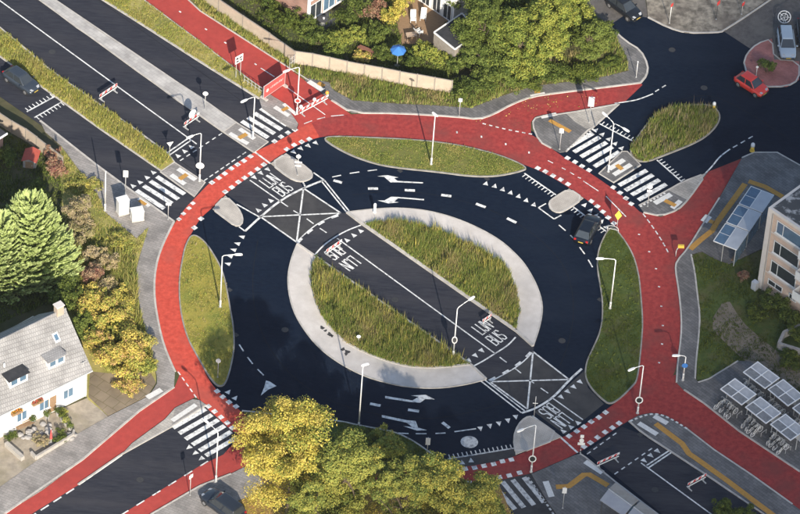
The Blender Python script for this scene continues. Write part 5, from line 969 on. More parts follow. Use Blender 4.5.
# ------------------------------------------------------------------ barriers
def barrier(label, p, q, zb=0.045, extra=None, hb=0.28):
    a = G(*p); c = G(*q); d = c-a; L = d.length; rz = math.atan2(d.y, d.x); mid = (a+c)/2
    t = thing('road_barrier', label, 'barrier', (mid.x, mid.y, zb), rz, 'red and white road barriers')
    n = max(5, int(L/0.32)); bd = MB().box((0, 0, 0.85), (L, 0.04, hb)).build('board', whitem, t)
    for i in range(n):
        if i % 2 == 0:
            x = -L/2+L*(i+0.5)/n; w = L/n; sk = 0.14
            for s in (-1, 1):
                b = MB(); y = s*0.024; pts = [(x-w/2-sk/2, y, 0.85-hb/2), (x+w/2-sk/2, y, 0.85-hb/2), (x+w/2+sk/2, y, 0.85+hb/2), (x-w/2+sk/2, y, 0.85+hb/2)]
                pts = [(max(-L/2, min(L/2, v[0])), v[1], v[2]) for v in pts]; b.poly(pts if s < 0 else pts[::-1]); b.build('red_stripe', redpaint, bd)
    MB().box((0, 0, 0.45), (L*0.96, 0.03, 0.12)).build('lower_board', whitem, t)
    for s in (-1, 1):
        b = MB(); b.box((s*L*0.38, 0, 0.48), (0.06, 0.06, 0.9)); b.box((s*L*0.38, 0, 0.04), (0.10, 0.75, 0.08)); b.build('leg', darkmet if s > 2 else metal, t)
    if extra: extra(t, L)
    return t
def bubble(t, L):
    plate_on(t, 1.55, 1.05, 1.0, whitem, 'disc', -PI/2, 0.06, 'round_sign')
def lampsB(t, L):
    for x, m in ((-L*0.45, whitem), (0.05, whitem), (L*0.45, orangep)): MB().tube((x, 0, 0.95), (x, 0, 1.15), 0.03).ball((x, 0, 1.3), (0.2, 0.2, 0.22)).build('warning_lamp', m, t, True)
barrier('red white barrier on the bus lane beside the dry grass', (99.5, 102), (117, 90.5))
barrier('barrier carrying a big white round sign on the upper left busway', (184, 130), (199, 119.5), extra=bubble)
barrier('barrier over the BUS lettering at the upper left of the central island', (326, 257), (341.5, 246.5))
barrier('barrier over the LIJN lettering at the lower right of the central island', (482, 327), (491, 321))
barrier('long red white barrier across the lower right bus road', (596.5, 469.5), (618.8, 459.5))
barrier('barrier standing beside the yellow tactile line at the lower right', (687, 490.5), (705.6, 480.5))
barrier('barrier with three round lamps closing the upper cycle path', (299, 117), (328, 101.5), extra=lampsB, zb=0.05)
def banner():
    a = G(263.3, 100); c = G(284.6, 85.2); d = c-a; L = d.length; rz = math.atan2(d.y, d.x); mid = (a+c)/2
    t = thing('banner_fence', 'big red banner board standing across the upper left cycle path', 'banner', (mid.x, mid.y, 0.04), rz)
    bd = MB().box((0, 0, 1.0), (L, 0.05, 1.6)).build('board', bannerm, t)
    b = MB(); Y = -0.029
    # worn white print: an emblem and a row of letters that cannot be read
    em = [(-L*0.33+0.26*math.cos(2*PI*i/14)*(1 if i % 2 else .6), Y, 0.98+0.30*math.sin(2*PI*i/14)*(1 if i % 2 else .6)) for i in range(14)]; b.poly(em)
    rng = random.Random(4)
    for i in range(11):
        x = -L*0.18+i*L*0.055; hh = 0.16+0.1*rng.random(); z = 1.05+0.03*rng.random(); b.poly([(x, Y, z-hh/2), (x+0.08, Y, z-hh/2), (x+0.08, Y, z+hh/2), (x, Y, z+hh/2)])
        if i % 3: b.poly([(x, Y, z+hh/2+0.02), (x+0.12, Y, z+hh/2+0.02), (x+0.12, Y, z+hh/2+0.06), (x, Y, z+hh/2+0.06)])
    b.build('print', mat('faded_print', (0.78, 0.58, 0.55), (0.70, 0.45, 0.42), scale=6), bd)
    MB().tube((-L/2, 0, 0.2), (-L/2, 0, 1.9), 0.04).tube((L/2, 0, 0.2), (L/2, 0, 1.9), 0.04).tube((-L/2, 0, 0.18), (L/2, 0, 0.18), 0.04).tube((-L/2, 0, 1.84), (L/2, 0, 1.84), 0.04).build('frame', metal, t)
    for s in (-1, 1): MB().box((s*L*0.46, 0, 0.09), (0.3, 0.9, 0.18)).build('foot', kerbm, t)
banner()
def infosign():
    g = G(238, 77); t = thing('information_sign', 'white panel sign with dark marks beside the upper cycle path', 'sign', (g.x, g.y, 0.12), BUS+0.95*PI/2)
    for x in (-0.3, 0.3): MB().tube((x, 0, 0), (x, 0, 2.9), 0.035).build('post', metal, t)
    bd = MB().box((0, -0.05, 2.45), (1.05, 0.04, 1.0)).build('board', whitem, t); b = MB()
    for (x, z, w, h) in ((-0.26, 2.62, 0.3, 0.28), (0.2, 2.6, 0.36, 0.2), (-0.22, 2.22, 0.34, 0.22), (0.26, 2.25, 0.22, 0.3), (0.0, 2.44, 0.16, 0.1)):
        b.poly([(x-w/2, -0.073, z-h/2), (x+w/2, -0.073, z-h/2), (x+w/2, -0.073, z+h/2), (x-w/2, -0.073, z+h/2)])
    b.build('marks', darkmet, bd)
infosign()
# steel mesh fence at the end of the cycle path verge
def railing(label, px, h, n, name='railing', m=metal, zb=0.1):
    p = [G(*q) for q in px]; o = p[0]; t = thing(name, label, 'railing', (o.x, o.y, zb))
    for a, c in zip(p[:-1], p[1:]):
        a = a-o; c = c-o
        for k in range(n+1): q = a+(c-a)*(k/n); MB().tube((q.x, q.y, 0), (q.x, q.y, h), 0.03).build('post', m, t)
        for z in (h*0.5, h): MB().tube((a.x, a.y, z), (c.x, c.y, z), 0.025).build('rail', m, t)
railing('thin grey railing on the verge before the red banner', [(244, 83), (262.5, 95.5)], 0.9, 5)
railing('low grey rail at the right end of the fence by the banner', [(289.5, 69), (296, 64)], 1.3, 3)
# ------------------------------------------------------------------ white cabinets
def cabinet(label, px, s, rz, h):
    g = G(*px); t = thing('utility_cabinet', label, 'cabinet', (g.x, g.y, 0.1), rz)
    MB().box((0, 0, 0.08), (s[0]+0.08, s[1]+0.08, 0.16)).build('plinth', kerbm, t)
    MB().box((0, 0, 0.16+h/2), (s[0], s[1], h)).build('body', whitem, t)
    MB().box((0, 0, 0.16+h+0.03), (s[0]+0.1, s[1]+0.1, 0.06)).build('lid', whitem, t)
    for k in (-1, 1):
        d = MB().box((k*s[0]*0.245, -s[1]/2-0.012, 0.16+h*0.5), (s[0]*0.46, 0.025, h*0.9)).build('door', whitem, t); MB().box((k*0.07, -s[1]/2-0.035, 0.16+h*0.5), (0.03, 0.03, 0.16)).build('handle', darkmet, d)
cabinet('taller white utility cabinet beside the plain white pole', (122.5, 213.5), (1.1, 0.75), 0.5, 1.75)
cabinet('lower white utility cabinet beside the left zebra crossing', (137, 219.5), (1.2, 0.8), 0.35, 1.05)
# ------------------------------------------------------------------ vehicles
def carpaint(name, c): return mat(name, c, tuple(x*0.9 for x in c), rough=0.28, scale=0.6, spec=0.6)
tail = mat('tail_light', (0.45, 0.02, 0.02), (0.4, 0.02, 0.02), rough=0.2, scale=3); headl = mat('headlight_glass', (0.34, 0.36, 0.38), (0.45, 0.46, 0.48), rough=0.1, scale=3, spec=0.8)
plate_y = mat('number_plate_yellow', (0.50, 0.37, 0.07), (0.46, 0.33, 0.07), rough=0.5)
rimm = mat('alloy_rim', (0.22, 0.22, 0.23), (0.30, 0.30, 0.31), rough=0.4, scale=4, metal=0.4)
def soft(o, w):
    m_ = o.modifiers.new('round', 'BEVEL'); m_.width = w; m_.segments = 3; m_.limit_method = 'NONE'; o.data.polygons.foreach_set('use_smooth', [True]*len(o.data.polygons)); return o
def car(name, label, px, head, paintm, L=4.3, W_=1.78, H=1.5, estate=False, zb=0.02):
    g = G(*px); t = thing(name, label, 'car', (g.x, g.y, zb), head); hw = W_/2; k = L/4.3
    # lower body: cross sections along the length
    prof = [(-2.15, 0.45, 0.66, 0.80), (-2.08, 0.30, 0.84, 0.91), (-1.7, 0.24, 0.93, 0.98), (-0.9, 0.20, 0.92, 1.0), (0.2, 0.20, 0.90, 1.0), (0.95, 0.20, 0.90, 1.0), (1.35, 0.22, 0.86, 0.98), (1.8, 0.26, 0.76, 0.93), (2.05, 0.32, 0.66, 0.84), (2.15, 0.42, 0.56, 0.70)]
    b = MB(); vs = []; ns = 10
    for x, z0, z1, w in prof:
        y = hw*w; zm = z0*0.45+z1*0.55
        sec = [(-y*0.86, z0), (-y*0.98, z0+0.12), (-y, zm), (-y*0.95, z1-0.05), (-y*0.82, z1), (y*0.82, z1), (y*0.95, z1-0.05), (y, zm), (y*0.98, z0+0.12), (y*0.86, z0)]
        vs += [(x*k, q[0], q[1]) for q in sec]
    fs = []
    for i in range(len(prof)-1):
        for j in range(ns): fs.append((i*ns+j, i*ns+(j+1) % ns, (i+1)*ns+(j+1) % ns, (i+1)*ns+j))
    fs += [tuple(range(ns)), tuple(range((len(prof)-1)*ns, len(prof)*ns))[::-1]]
    b.add(vs, [f[::-1] for f in fs]); body = b.build('body', paintm, t, True)
    # cabin
    rb, rt = (-2.0, -1.78) if estate else (-1.85, -1.35); zb_, zt = 0.86, H-0.04; yb, yt = hw*0.87, hw*0.66
    B = [(rb*k, -yb, zb_), (1.05*k, -yb, zb_), (1.05*k, yb, zb_), (rb*k, yb, zb_)]; T = [(rt*k, -yt, zt), (0.30*k, -yt, zt), (0.30*k, yt, zt), (rt*k, yt, zt)]
    soft(MB().hexa(B, T).build('cabin', paintm, t), 0.10)
    rfb = MB(); R0 = [((rt-0.03)*k, -yt-0.02, zt-0.005), (0.33*k, -yt-0.02, zt-0.005), (0.33*k, yt+0.02, zt-0.005), ((rt-0.03)*k, yt+0.02, zt-0.005)]; R1 = [(rt*k+0.12, -yt+0.12, H+0.02), (0.18*k, -yt+0.12, H+0.02), (0.18*k, yt-0.12, H+0.02), (rt*k+0.12, yt-0.12, H+0.02)]
    soft(rfb.hexa(R0, R1).build('roof', paintm, t), 0.05)
    def glassq(nm, a, b2, c, d, ins=0.08, out=0.014):
        a, b2, c, d = map(Vector, (a, b2, c, d)); n = (b2-a).cross(d-a).normalized(); ce = (a+b2+c+d)/4
        q = [v+(ce-v)*ins+n*out for v in (a, b2, c, d)]; m_ = MB(); m_.poly(q); return m_.build(nm, glass, t)
    glassq('windscreen', B[1], B[2], T[2], T[1]); glassq('rear_window', B[3], B[0], T[0], T[3])
    for s, (i0, i1) in ((-1, (0, 1)), (1, (3, 2))):
        b0, b1, t0, t1 = map(Vector, (B[i0], B[i1], T[i0], T[i1])); f = 0.5
        bm_ = b0+(b1-b0)*f; tm = t0+(t1-t0)*f
        for (x0, x1, y0, y1) in ((b0, bm_, t0, tm), (bm_, b1, tm, t1)):
            if s < 0: glassq('side_window', x0, x1, y1, y0, 0.10)
            else: glassq('side_window', x1, x0, y0, y1, 0.10)
    for x in (-1.32*k, 1.36*k):
        for s in (-1, 1):
            w = MB().tube((x, s*(hw-0.20), 0.31), (x, s*(hw+0.012), 0.31), 0.315, 0.315, 18).build('wheel', blackm, t, False); MB().tube((x, s*(hw+0.012), 0.31), (x, s*(hw+0.03), 0.31), 0.20, 0.16, 14).build('rim', rimm, w)
    for s in (-1, 1):
        MB().hexa([(1.86*k, s*hw*0.50-0.16, 0.55), (2.10*k, s*hw*0.44-0.14, 0.52), (2.10*k, s*hw*0.44+0.14, 0.52), (1.86*k, s*hw*0.62+0.16, 0.55)], [(1.80*k, s*hw*0.52-0.16, 0.77), (2.04*k, s*hw*0.46-0.13, 0.69), (2.04*k, s*hw*0.46+0.13, 0.69), (1.80*k, s*hw*0.62+0.15, 0.77)]).build('headlight', headl, t)
        MB().box((-2.07*k, s*hw*0.70, 0.74), (0.12, 0.22, 0.24)).build('tail_light', tail, t)
        MB().box((0.78*k, s*(hw+0.09), 0.94), (0.12, 0.17, 0.11)).build('mirror', paintm, t)
    MB().box((2.14*k, 0, 0.46), (0.04, 0.52, 0.11)).build('number_plate', plate_y, t); MB().box((-2.13*k, 0, 0.56), (0.07, 0.52, 0.11)).build('number_plate', plate_y, t)
    MB().box((2.09*k, 0, 0.36), (0.12, W_*0.72, 0.10)).build('front_grille', blackm, t)
    return t
car('parked_car', 'grey blue hatchback at the upper left edge by the comb marking', (21.5, 84.5), BUS+0.03, carpaint('paint_greyblue', (0.035, 0.045, 0.06)))
car('driving_car', 'black car cut by the top edge on the old road', (623.5, 11), BUS-0.06, carpaint('paint_black', (0.012, 0.014, 0.018)), 4.4)
car('driving_car', 'red small car rounding the brick island', (751, 88.5), BUS+0.02, carpaint('paint_red', (0.62, 0.05, 0.035)), 3.7, 1.68, 1.5)
car('parked_car', 'silver blue estate car parked on the brick island', (786, 48), math.radians(-85), carpaint('paint_silver', (0.36, 0.43, 0.50)), 4.5, 1.8, 1.5, True, 0.11)
car('parked_car', 'dark car cut by the right edge beside the silver estate', (805, 38), math.radians(-85), carpaint('paint_navy', (0.02, 0.03, 0.05)), 4.4)
car('driving_car', 'black car leaving the roundabout by the right verge', (587.2, 233), math.radians(72), carpaint('paint_black_gloss', (0.006, 0.009, 0.016)), 4.3)
car('parked_car', 'dark navy car cut by the bottom edge under the lamp post', (222.5, 509.5), BUS+PI+0.02, carpaint('paint_dark_navy', (0.022, 0.028, 0.04)), 4.8, 1.98, 1.65, True, 0.1)
# ------------------------------------------------------------------ bicycles
bikepaint = [whitem, lampglass, darkmet, metal]
def bicycle_proto(fm):
    ob = []
    def mk_(n, b, m, sm=True): o = b.build(n, m, None, sm); ob.append(o)
    for x in (-0.53, 0.53):
        b = MB(); b.torus((x, 0, 0.34), 0.325, 0.028, n=18, k=5)
        for i in range(6): a = PI*i/6; b.tube((x-0.31*math.cos(a), 0, 0.34-0.31*math.sin(a)), (x+0.31*math.cos(a), 0, 0.34+0.31*math.sin(a)), 0.006, n=3)
        mk_('wheel', b, lampglass)
    b = MB(); s, h_, bb = (-0.22, 0, 0.80), (0.36, 0, 0.86), (-0.08, 0, 0.30)
    for p, q in ((s, bb), (bb, h_), (s, (0.34, 0, 0.74)), ((-0.53, 0, 0.34), bb), ((-0.53, 0, 0.34), s), (h_, (0.53, 0, 0.34))): b.tube(p, q, 0.024, n=6)
    mk_('frame', b, fm)
    mk_('handlebar', MB().path([Vector((0.22, -0.30, 0.99)), Vector((0.36, -0.2, 1.02)), Vector((0.36, 0.2, 1.02)), Vector((0.22, 0.30, 0.99))], 0.02).tube((0.36, 0, 0.84), (0.36, 0, 1.02), 0.02), metal)
    mk_('saddle', MB().hexa([(-0.36, -0.10, 0.88), (-0.05, -0.03, 0.89), (-0.05, 0.03, 0.89), (-0.36, 0.10, 0.88)], [(-0.36, -0.09, 0.95), (-0.05, -0.02, 0.93), (-0.05, 0.02, 0.93), (-0.36, 0.09, 0.95)]).tube((-0.24, 0, 0.78), (-0.24, 0, 0.89), 0.018), blackm, False)
    mk_('carrier', MB().box((-0.58, 0, 0.74), (0.36, 0.14, 0.03)).tube((-0.53, 0, 0.34), (-0.60, 0, 0.73), 0.012), darkmet, False)
    return [(o.name.split('.')[0], o.data) for o in ob], ob
protos = []
for fm in (whitem, metal, darkmet):
    p, obs = bicycle_proto(fm); protos.append(p)
    for o in obs: bpy.data.objects.remove(o)
def bicycle(label, pos, rz, k, tilt=0.0):
    t = thing('bicycle', label, 'bicycle', pos, rz, 'bicycles parked in the racks'); t.rotation_euler[0] = tilt
    for n_, me in protos[k]: link(bpy.data.objects.new(n_, me), t)
    return t
# ------------------------------------------------------------------ bicycle sheds
pane_dim = mat('dim_pane', (0.17, 0.175, 0.18), (0.26, 0.265, 0.27), rough=0.9, scale=2.5, spec=0.1)
SHN = ['leftmost bicycle shed of the row nearest the red path', 'second bicycle shed of the row nearest the red path', 'third bicycle shed of the row nearest the red path', 'leftmost bicycle shed of the rear row', 'second bicycle shed of the rear row', 'bicycle shed at the right edge of the rear row']
ORD = ['leftmost shed of the front row', 'second shed of the front row', 'third shed of the front row', 'leftmost shed of the rear row', 'second shed of the rear row', 'right edge shed of the rear row']
SQ = [[(85, 197), (150, 180), (240, 245), (180, 270)], [(195, 278), (255, 255), (340, 325), (290, 350)], [(305, 350), (360, 330), (445, 395), (395, 425)], [(185, 128), (245, 105), (335, 175), (285, 200)], [(295, 200), (350, 182), (435, 250), (385, 277)], [(400, 280), (455, 262), (540, 330), (490, 355)]]
rr = random.Random(9)
for i, q in enumerate(SQ):
    zt = 2.15; c = [G(700+x/4.28, 340+y/4.28, zt) for x, y in q]; mid = sum(c, Vector())/4
    ax = ((c[3]-c[0])+(c[2]-c[1])).normalized(); L = ((c[3]-c[0]).length+(c[2]-c[1]).length)/2; ay = Vector((-ax.y, ax.x, 0)); Wd = 2.0
    t = thing('bicycle_shed', SHN[i], 'bicycle shed', (mid.x, mid.y, 0.104), math.atan2(ax.y, ax.x), 'white framed bicycle sheds')
    h = zt-0.104; b = MB()
    for y in (-Wd/2, 0.0, Wd/2): b.box((0, y, h+0.0+0.10*(y > 0)+0.05*(y == 0)), (L, 0.10, 0.09))
    for x in (-L/2+0.05, 0, L/2-0.05): b.add([(x-0.045, -Wd/2, h-0.04), (x+0.045, -Wd/2, h-0.04), (x+0.045, Wd/2, h+0.06), (x-0.045, Wd/2, h+0.06), (x-0.045, -Wd/2, h+0.05), (x+0.045, -Wd/2, h+0.05), (x+0.045, Wd/2, h+0.15), (x-0.045, Wd/2, h+0.15)], [(3, 2, 1, 0), (4, 5, 6, 7), (0, 1, 5, 4), (1, 2, 6, 5), (2, 3, 7, 6), (3, 0, 4, 7)])
    b.build('roof_frame', lampglass, t)
    for k in (-1, 1):
        x0, x1 = (-L/2+0.1, -0.05) if k < 0 else (0.05, L/2-0.1)
        MB().poly([(x0, 0.05, h+0.06), (x1, 0.05, h+0.06), (x1, Wd/2-0.05, h+0.105), (x0, Wd/2-0.05, h+0.105)]).build('roof_panel', shedpane, t)
        MB().poly([(x0, -Wd/2+0.05, h+0.012), (x1, -Wd/2+0.05, h+0.012), (x1, -0.05, h+0.05), (x0, -0.05, h+0.05)]).build('roof_pane', pane_dim, t)
    for x in (-L/2+0.08, L/2-0.08):
        for y in (0.05, Wd/2-0.05): MB().tube((x, y, 0), (x, y, h), 0.045).build('post', metal, t)
    MB().box((0, Wd/2-0.03, h*0.45), (L-0.3, 0.03, h*0.7)).build('back_panel', pane, t)
    for x in np.linspace(-L/2+0.35, L/2-0.35, 5): MB().tube((x, -0.4, 0), (x, -0.4, 0.55), 0.025).tube((x, -0.4, 0.55), (x, -1.1, 0.5), 0.025).tube((x, -1.1, 0), (x, -1.1, 0.5), 0.025).build('rack', metal, t)
    n = 4
    for j in range(n):
        xx = -L/2+0.35+(L-0.7)*(j+0.2)/n+rr.uniform(-0.08, 0.08); yy = -1.15+rr.uniform(-0.12, 0.12); pos = mid+ax*xx+ay*yy
        bicycle('%s bicycle from the left under the %s' % (('first', 'second', 'third', 'last')[j], ORD[i]), (pos.x, pos.y, 0.104), math.atan2(ay.y, ay.x)+rr.uniform(-0.2, 0.2), rr.choice((0, 0, 1, 1, 2)), rr.uniform(-0.12, 0.12))
# ------------------------------------------------------------------ glass roofed shelter of three bays
def shelter():
    z = 2.5; A0 = G(751, 186.4, z); A1 = G(713.5, 241, z); B0 = G(771, 199.3, z)
    ax = (A1-A0).normalized(); ay = (B0-A0); ay = (ay-ax*ay.dot(ax)); Wd = ay.length*1.0; ay.normalize(); L = (A1-A0).length; n = 3; gap = 0.22; u = (L-gap*(n-1))/n
    t = thing('waiting_shelter', 'three bay shelter with blue glass and grey roof panes on the right pavement', 'shelter', (A0.x, A0.y, 0.1), 0); h = z-0.1
    W3 = lambda s, y, zz: ax*s+ay*y+Vector((0, 0, zz))
    for i in range(n):
        s0 = i*(u+gap); s1 = s0+u; b = MB()
        def beam(p, q, w=0.09): b.tube(p, q, w*0.6, w*0.6, 4)
        for y in (0, Wd*0.46, Wd): beam(W3(s0, y, h), W3(s1, y, h))
        for s in (s0, s1): beam(W3(s, 0, h), W3(s, Wd, h))
        beam(W3((s0+s1)/2, 0, h), W3((s0+s1)/2, Wd*0.46, h), 0.06)
        b.build('roof_frame', whitem, t)
        def pn(nm, a, c, y0, y1, m, dz=0.02):
            q = [W3(a, y0, h+dz), W3(c, y0, h+dz), W3(c, y1, h+dz), W3(a, y1, h+dz)]; r = [v-Vector((0, 0, 0.03)) for v in q]; MB().hexa(r, q).build(nm, m, t)
        m_ = (s0+s1)/2; pn('glass_pane', s0+0.06, m_-0.04, 0.06, Wd*0.46-0.05, glass_blue); pn('glass_pane', m_+0.04, s1-0.06, 0.06, Wd*0.46-0.05, glass_blue)
        pn('roof_pane', s0+0.03, s1-0.03, Wd*0.46+0.05, Wd+0.05, pane, 0.05)
        for s in (s0+0.1, s1-0.1):
            q = W3(s, Wd-0.12, 0); MB().tube(q, q+Vector((0, 0, h)), 0.05).build('post', metal, t)
            q = W3(s, Wd*0.42, 0); MB().tube(q, q+Vector((0, 0, h)), 0.04).build('post', metal, t)
        q = [W3(s0+0.1, Wd-0.1, 0.2), W3(s1-0.1, Wd-0.1, 0.2), W3(s1-0.1, Wd-0.06, 0.2), W3(s0+0.1, Wd-0.06, 0.2)]; MB().hexa(q, [v+Vector((0, 0, h-0.5)) for v in q]).build('back_pane', glass_blue, t)
        q = [W3(s0+0.3, Wd-0.55, 0.42), W3(s1-0.3, Wd-0.55, 0.42), W3(s1-0.3, Wd-0.2, 0.42), W3(s0+0.3, Wd-0.2, 0.42)]; MB().hexa(q, [v+Vector((0, 0, 0.06)) for v in q]).build('bench', wood, t)
        for s in (s0+0.5, s1-0.5): q = W3(s, Wd-0.38, 0); MB().tube(q, q+Vector((0, 0, 0.42)), 0.04).build('bench_leg', metal, t)
shelter()
# bus shelter at the bottom edge with folded roofs
def busshelter(label, px4):
    z = 2.55; c = [G(*p, z) for p in px4]; o = c[0]; t = thing('bus_shelter', label, 'bus shelter', (o.x, o.y, 0.1)); q = [v-Vector((o.x, o.y, 0.1)) for v in c]
    r0_ = q[0]+(q[3]-q[0])*0.46+Vector((0, 0, 0.22)); r1_ = q[1]+(q[2]-q[1])*0.46+Vector((0, 0, 0.22)); th = Vector((0, 0, 0.07))
    MB().hexa([q[0]-th, q[1]-th, r1_-th, r0_-th], [q[0], q[1], r1_, r0_]).build('roof_sheet', awningtan, t); MB().hexa([r0_-th, r1_-th, q[2]-th, q[3]-th], [r0_, r1_, q[2], q[3]]).build('roof_sheet', awning, t)
    MB().tube(r0_, r1_, 0.06).build('ridge', metal, t)
    for i in range(4):
        p = q[i]*0.88+(q[0]+q[1]+q[2]+q[3])*0.03; MB().tube((p.x, p.y, 0), (p.x, p.y, q[0].z-0.05), 0.05).build('post', darkmet, t)
    a, d = q[0]*.95+q[3]*.05, q[1]*.95+q[0]*.05; n = Vector((0.02, 0.02, 0)); bb = [Vector((a.x, a.y, 0.25)), Vector((d.x, d.y, 0.25)), Vector((d.x, d.y, 0.25))-n, Vector((a.x, a.y, 0.25))-n]
    MB().hexa(bb, [v+Vector((0, 0, 1.8)) for v in bb]).build('glass_wall', glass_blue, t)
    e, f = q[0]*.7+q[3]*.3, q[1]*.7+q[2]*.3; MB().tube((e.x, e.y, 0.45), (f.x, f.y, 0.45), 0.12, n=6).build('bench', wood, t)
    for k in (0.25, 0.75): g_ = e+(f-e)*k; MB().tube((g_.x, g_.y, 0), (g_.x, g_.y, 0.42), 0.04).build('bench_leg', metal, t)
busshelter('bus shelter with folded tan and grey roof at the bottom edge', [(615.6, 482.5), (638.8, 500), (623.5, 516), (600, 500)])
busshelter('second bus shelter cut off by the bottom edge', [(640.5, 501.2), (668, 522), (652.5, 537.5), (625.5, 517.2)])
# ------------------------------------------------------------------ fences
def fence(label, tops, drop, h, zb=0.085, lean=0.5):
    p = [G(x-lean, y+drop) for x, y in tops]; o = p[0]; t = thing('panel_fence', label, 'fence', (o.x, o.y, zb))
    for i, (a, c) in enumerate(zip(p[:-1], p[1:])):
        a = a-o; c = c-o; a.z = c.z = 0; d = (c-a); L = d.length; d.normalize(); n = Vector((-d.y, d.x, 0)); mid = (a+c)/2; rz = math.atan2(d.y, d.x)
        dz = random.Random(i+int(h*10)).uniform(-0.03, 0.03)
        pa = MB(); pa.box((mid.x, mid.y, h/2+dz), (L-0.14, 0.06, h-0.04), rz); pa.build('panel', beige, t)
        MB().box((mid.x, mid.y, h+0.015+dz), (L-0.12, 0.10, 0.05), rz).build('cap_rail', fencepost, t)
        MB().box((a.x, a.y, h/2+0.04), (0.12, 0.12, h+0.1), rz, taper=0.9).build('post', fencepost, t)
    a = p[-1]-o; MB().box((a.x, a.y, h/2+0.04), (0.12, 0.12, h+0.1), 0, taper=0.9).build('post', fencepost, t)
fence('long beige panel fence between the gardens and the upper cycle path', [(170, -34), (195, -17), (219, 0), (243, 16.5), (269.5, 34), (295, 52), (312.5, 54.4), (329.5, 58), (347, 62), (364.3, 65.3), (382, 68.5), (399.6, 72), (417, 75), (434.5, 78.2), (452, 81.4)], 12.5, 1.75)
fence('beige panel fence along the left edge road', [(-14, 104), (0, 113), (12.6, 121.4), (26.3, 129.2), (37, 137), (50.6, 147.7), (63.2, 157.4)], 12, 1.7, zb=0.0)
# ------------------------------------------------------------------ buildings
def wallbox(parent, name, o, u, n_in, L, D, h, m):
    b = MB(); c = [o, o+u*L, o+u*L+n_in*D, o+n_in*D]; ar = u.x*n_in.y-u.y*n_in.x
    if ar < 0: c = c[::-1]
    b.hexa([Vector((v.x, v.y, v.z)) for v in c], [Vector((v.x, v.y, v.z+h)) for v in c]); return b.build(name, m, parent)
def window(parent, o, u, n_out, w, h, split=(1.0,), frame=whitem, gl=glass, fr=0.09, sill=True):
    """o = centre on the wall plane"""
    Z = Vector((0, 0, 1))
    def bx(c, dw, dh, d0, d1, nm, m, par):
        q = [c+u*(sx*dw/2)+Z*(sz*dh/2) for sx, sz in ((-1, -1), (1, -1), (1, 1), (-1, 1))]
        return MB().hexa([v+n_out*d0 for v in q], [v+n_out*d1 for v in q]).build(nm, m, par)
    f = bx(o, w, h, -0.02, 0.03, 'window', glass if False else frame, parent)
    x = -w/2+fr
    tot = sum(split); av = w-fr*(len(split)+1)
    for s in split:
        pw = av*s/tot; bx(o+u*(x+pw/2), pw, h-2*fr, 0.028, 0.034, 'pane', gl, f); x += pw+fr
    for sgn in (-1, 1): bx(o+Z*(sgn*(h/2-fr/2)), w+0.02, fr, 0.0, 0.075, 'frame_rail', frame, f)
    for sgn in (-1, 1): bx(o+u*(sgn*(w/2-fr/2)), fr, h-0.001, 0.0, 0.07, 'frame_stile', frame, f)
    if sill: bx(o-Z*(h/2+0.05), w+0.2, 0.08, -0.01, 0.14, 'sill', frame, f)
    return f
Z3 = Vector((0, 0, 1))
# apartment block
def block():
    o = G(758.4, 287.5); h = hgt((758.4, 287.5), (769.7, 207.5)); t = thing('apartment_block', 'pale brick three storey apartment block with flat roof at the right edge', 'building', (o.x, o.y, 0)); O = Vector((0, 0, 0)); no = -V2
    L, D = 26.0, 9.5
    wallbox(t, 'wall', O, U2, V2, L, D, h-0.35, brickpink)
    par = wallbox(t, 'parapet', O-U2*0.12-V2*0.12+Z3*(h-0.35), U2, V2, L+0.24, D+0.24, 0.35, concpale); wallbox(par, 'roof_felt', O+U2*0.2+V2*0.2+Z3*(h+0.003), U2, V2, L-0.4, D-0.4, 0.03, roofpatch)
    for k in range(3): c = U2*(2.5+k*2.1)+V2*(2.5+1.3*(k % 2))+Z3*(h+0.2); MB().box(c, (0.5, 0.5, 0.5), BUS).build('roof_vent', metal, par)
    wallbox(t, 'corner_pier', O-U2*0.14-V2*0.10, U2, V2, 0.55, 0.5, h-0.36, concpale)
    for r in range(3):
        z = h-1.75-2.72*r
        for k in range(3):
            u0 = 2.75+k*7.4; window(t, O+U2*u0+Z3*z, U2, no, 3.3, 1.65, (0.7, 2.2), gl=glass_blue if r == 0 else glass)
            window(t, O+U2*(u0+3.5)+Z3*z, U2, no, 2.2, 1.65, (1, 1), gl=glass)
        wallbox(t, 'floor_band', O-U2*0.02-V2*0.03+Z3*(z-1.25), U2, V2, L, 0.1, 0.14, concpale)
        for k in range(3):
            bl = wallbox(t, 'balcony', O+U2*(4.9+k*7.4)-V2*1.1+Z3*(z-1.12), U2, V2, 2.8, 1.08, 0.14, concpale)
            wallbox(bl, 'balcony_front', O+U2*(4.9+k*7.4)-V2*1.1+Z3*(z-0.98), U2, V2, 2.8, 0.08, 0.95, whitem)
            for e in (0, 2.72): wallbox(bl, 'balcony_side', O+U2*(4.9+k*7.4+e)-V2*1.02+Z3*(z-0.98), U2, V2, 0.08, 1.0, 0.95, whitem)
    for k, (u0, w) in enumerate(((2.0, 1.9), (4.3, 1.0), (6.6, 2.2), (9.6, 1.4), (12, 1.9), (15, 1.4), (18, 1.9))): window(t, O+U2*u0+Z3*1.75, U2, no, w, 0.75, (1, 1), gl=glass, sill=False)
    MB().tube(U2*0.55-V2*0.09, U2*0.55-V2*0.09+Z3*(h-0.4), 0.05).build('downpipe', metal, t)
    MB().box(-U2*0.1-V2*0.5+Z3*0.55, (0.6, 0.5, 1.1), BUS).build('meter_box', pane, t)
block()
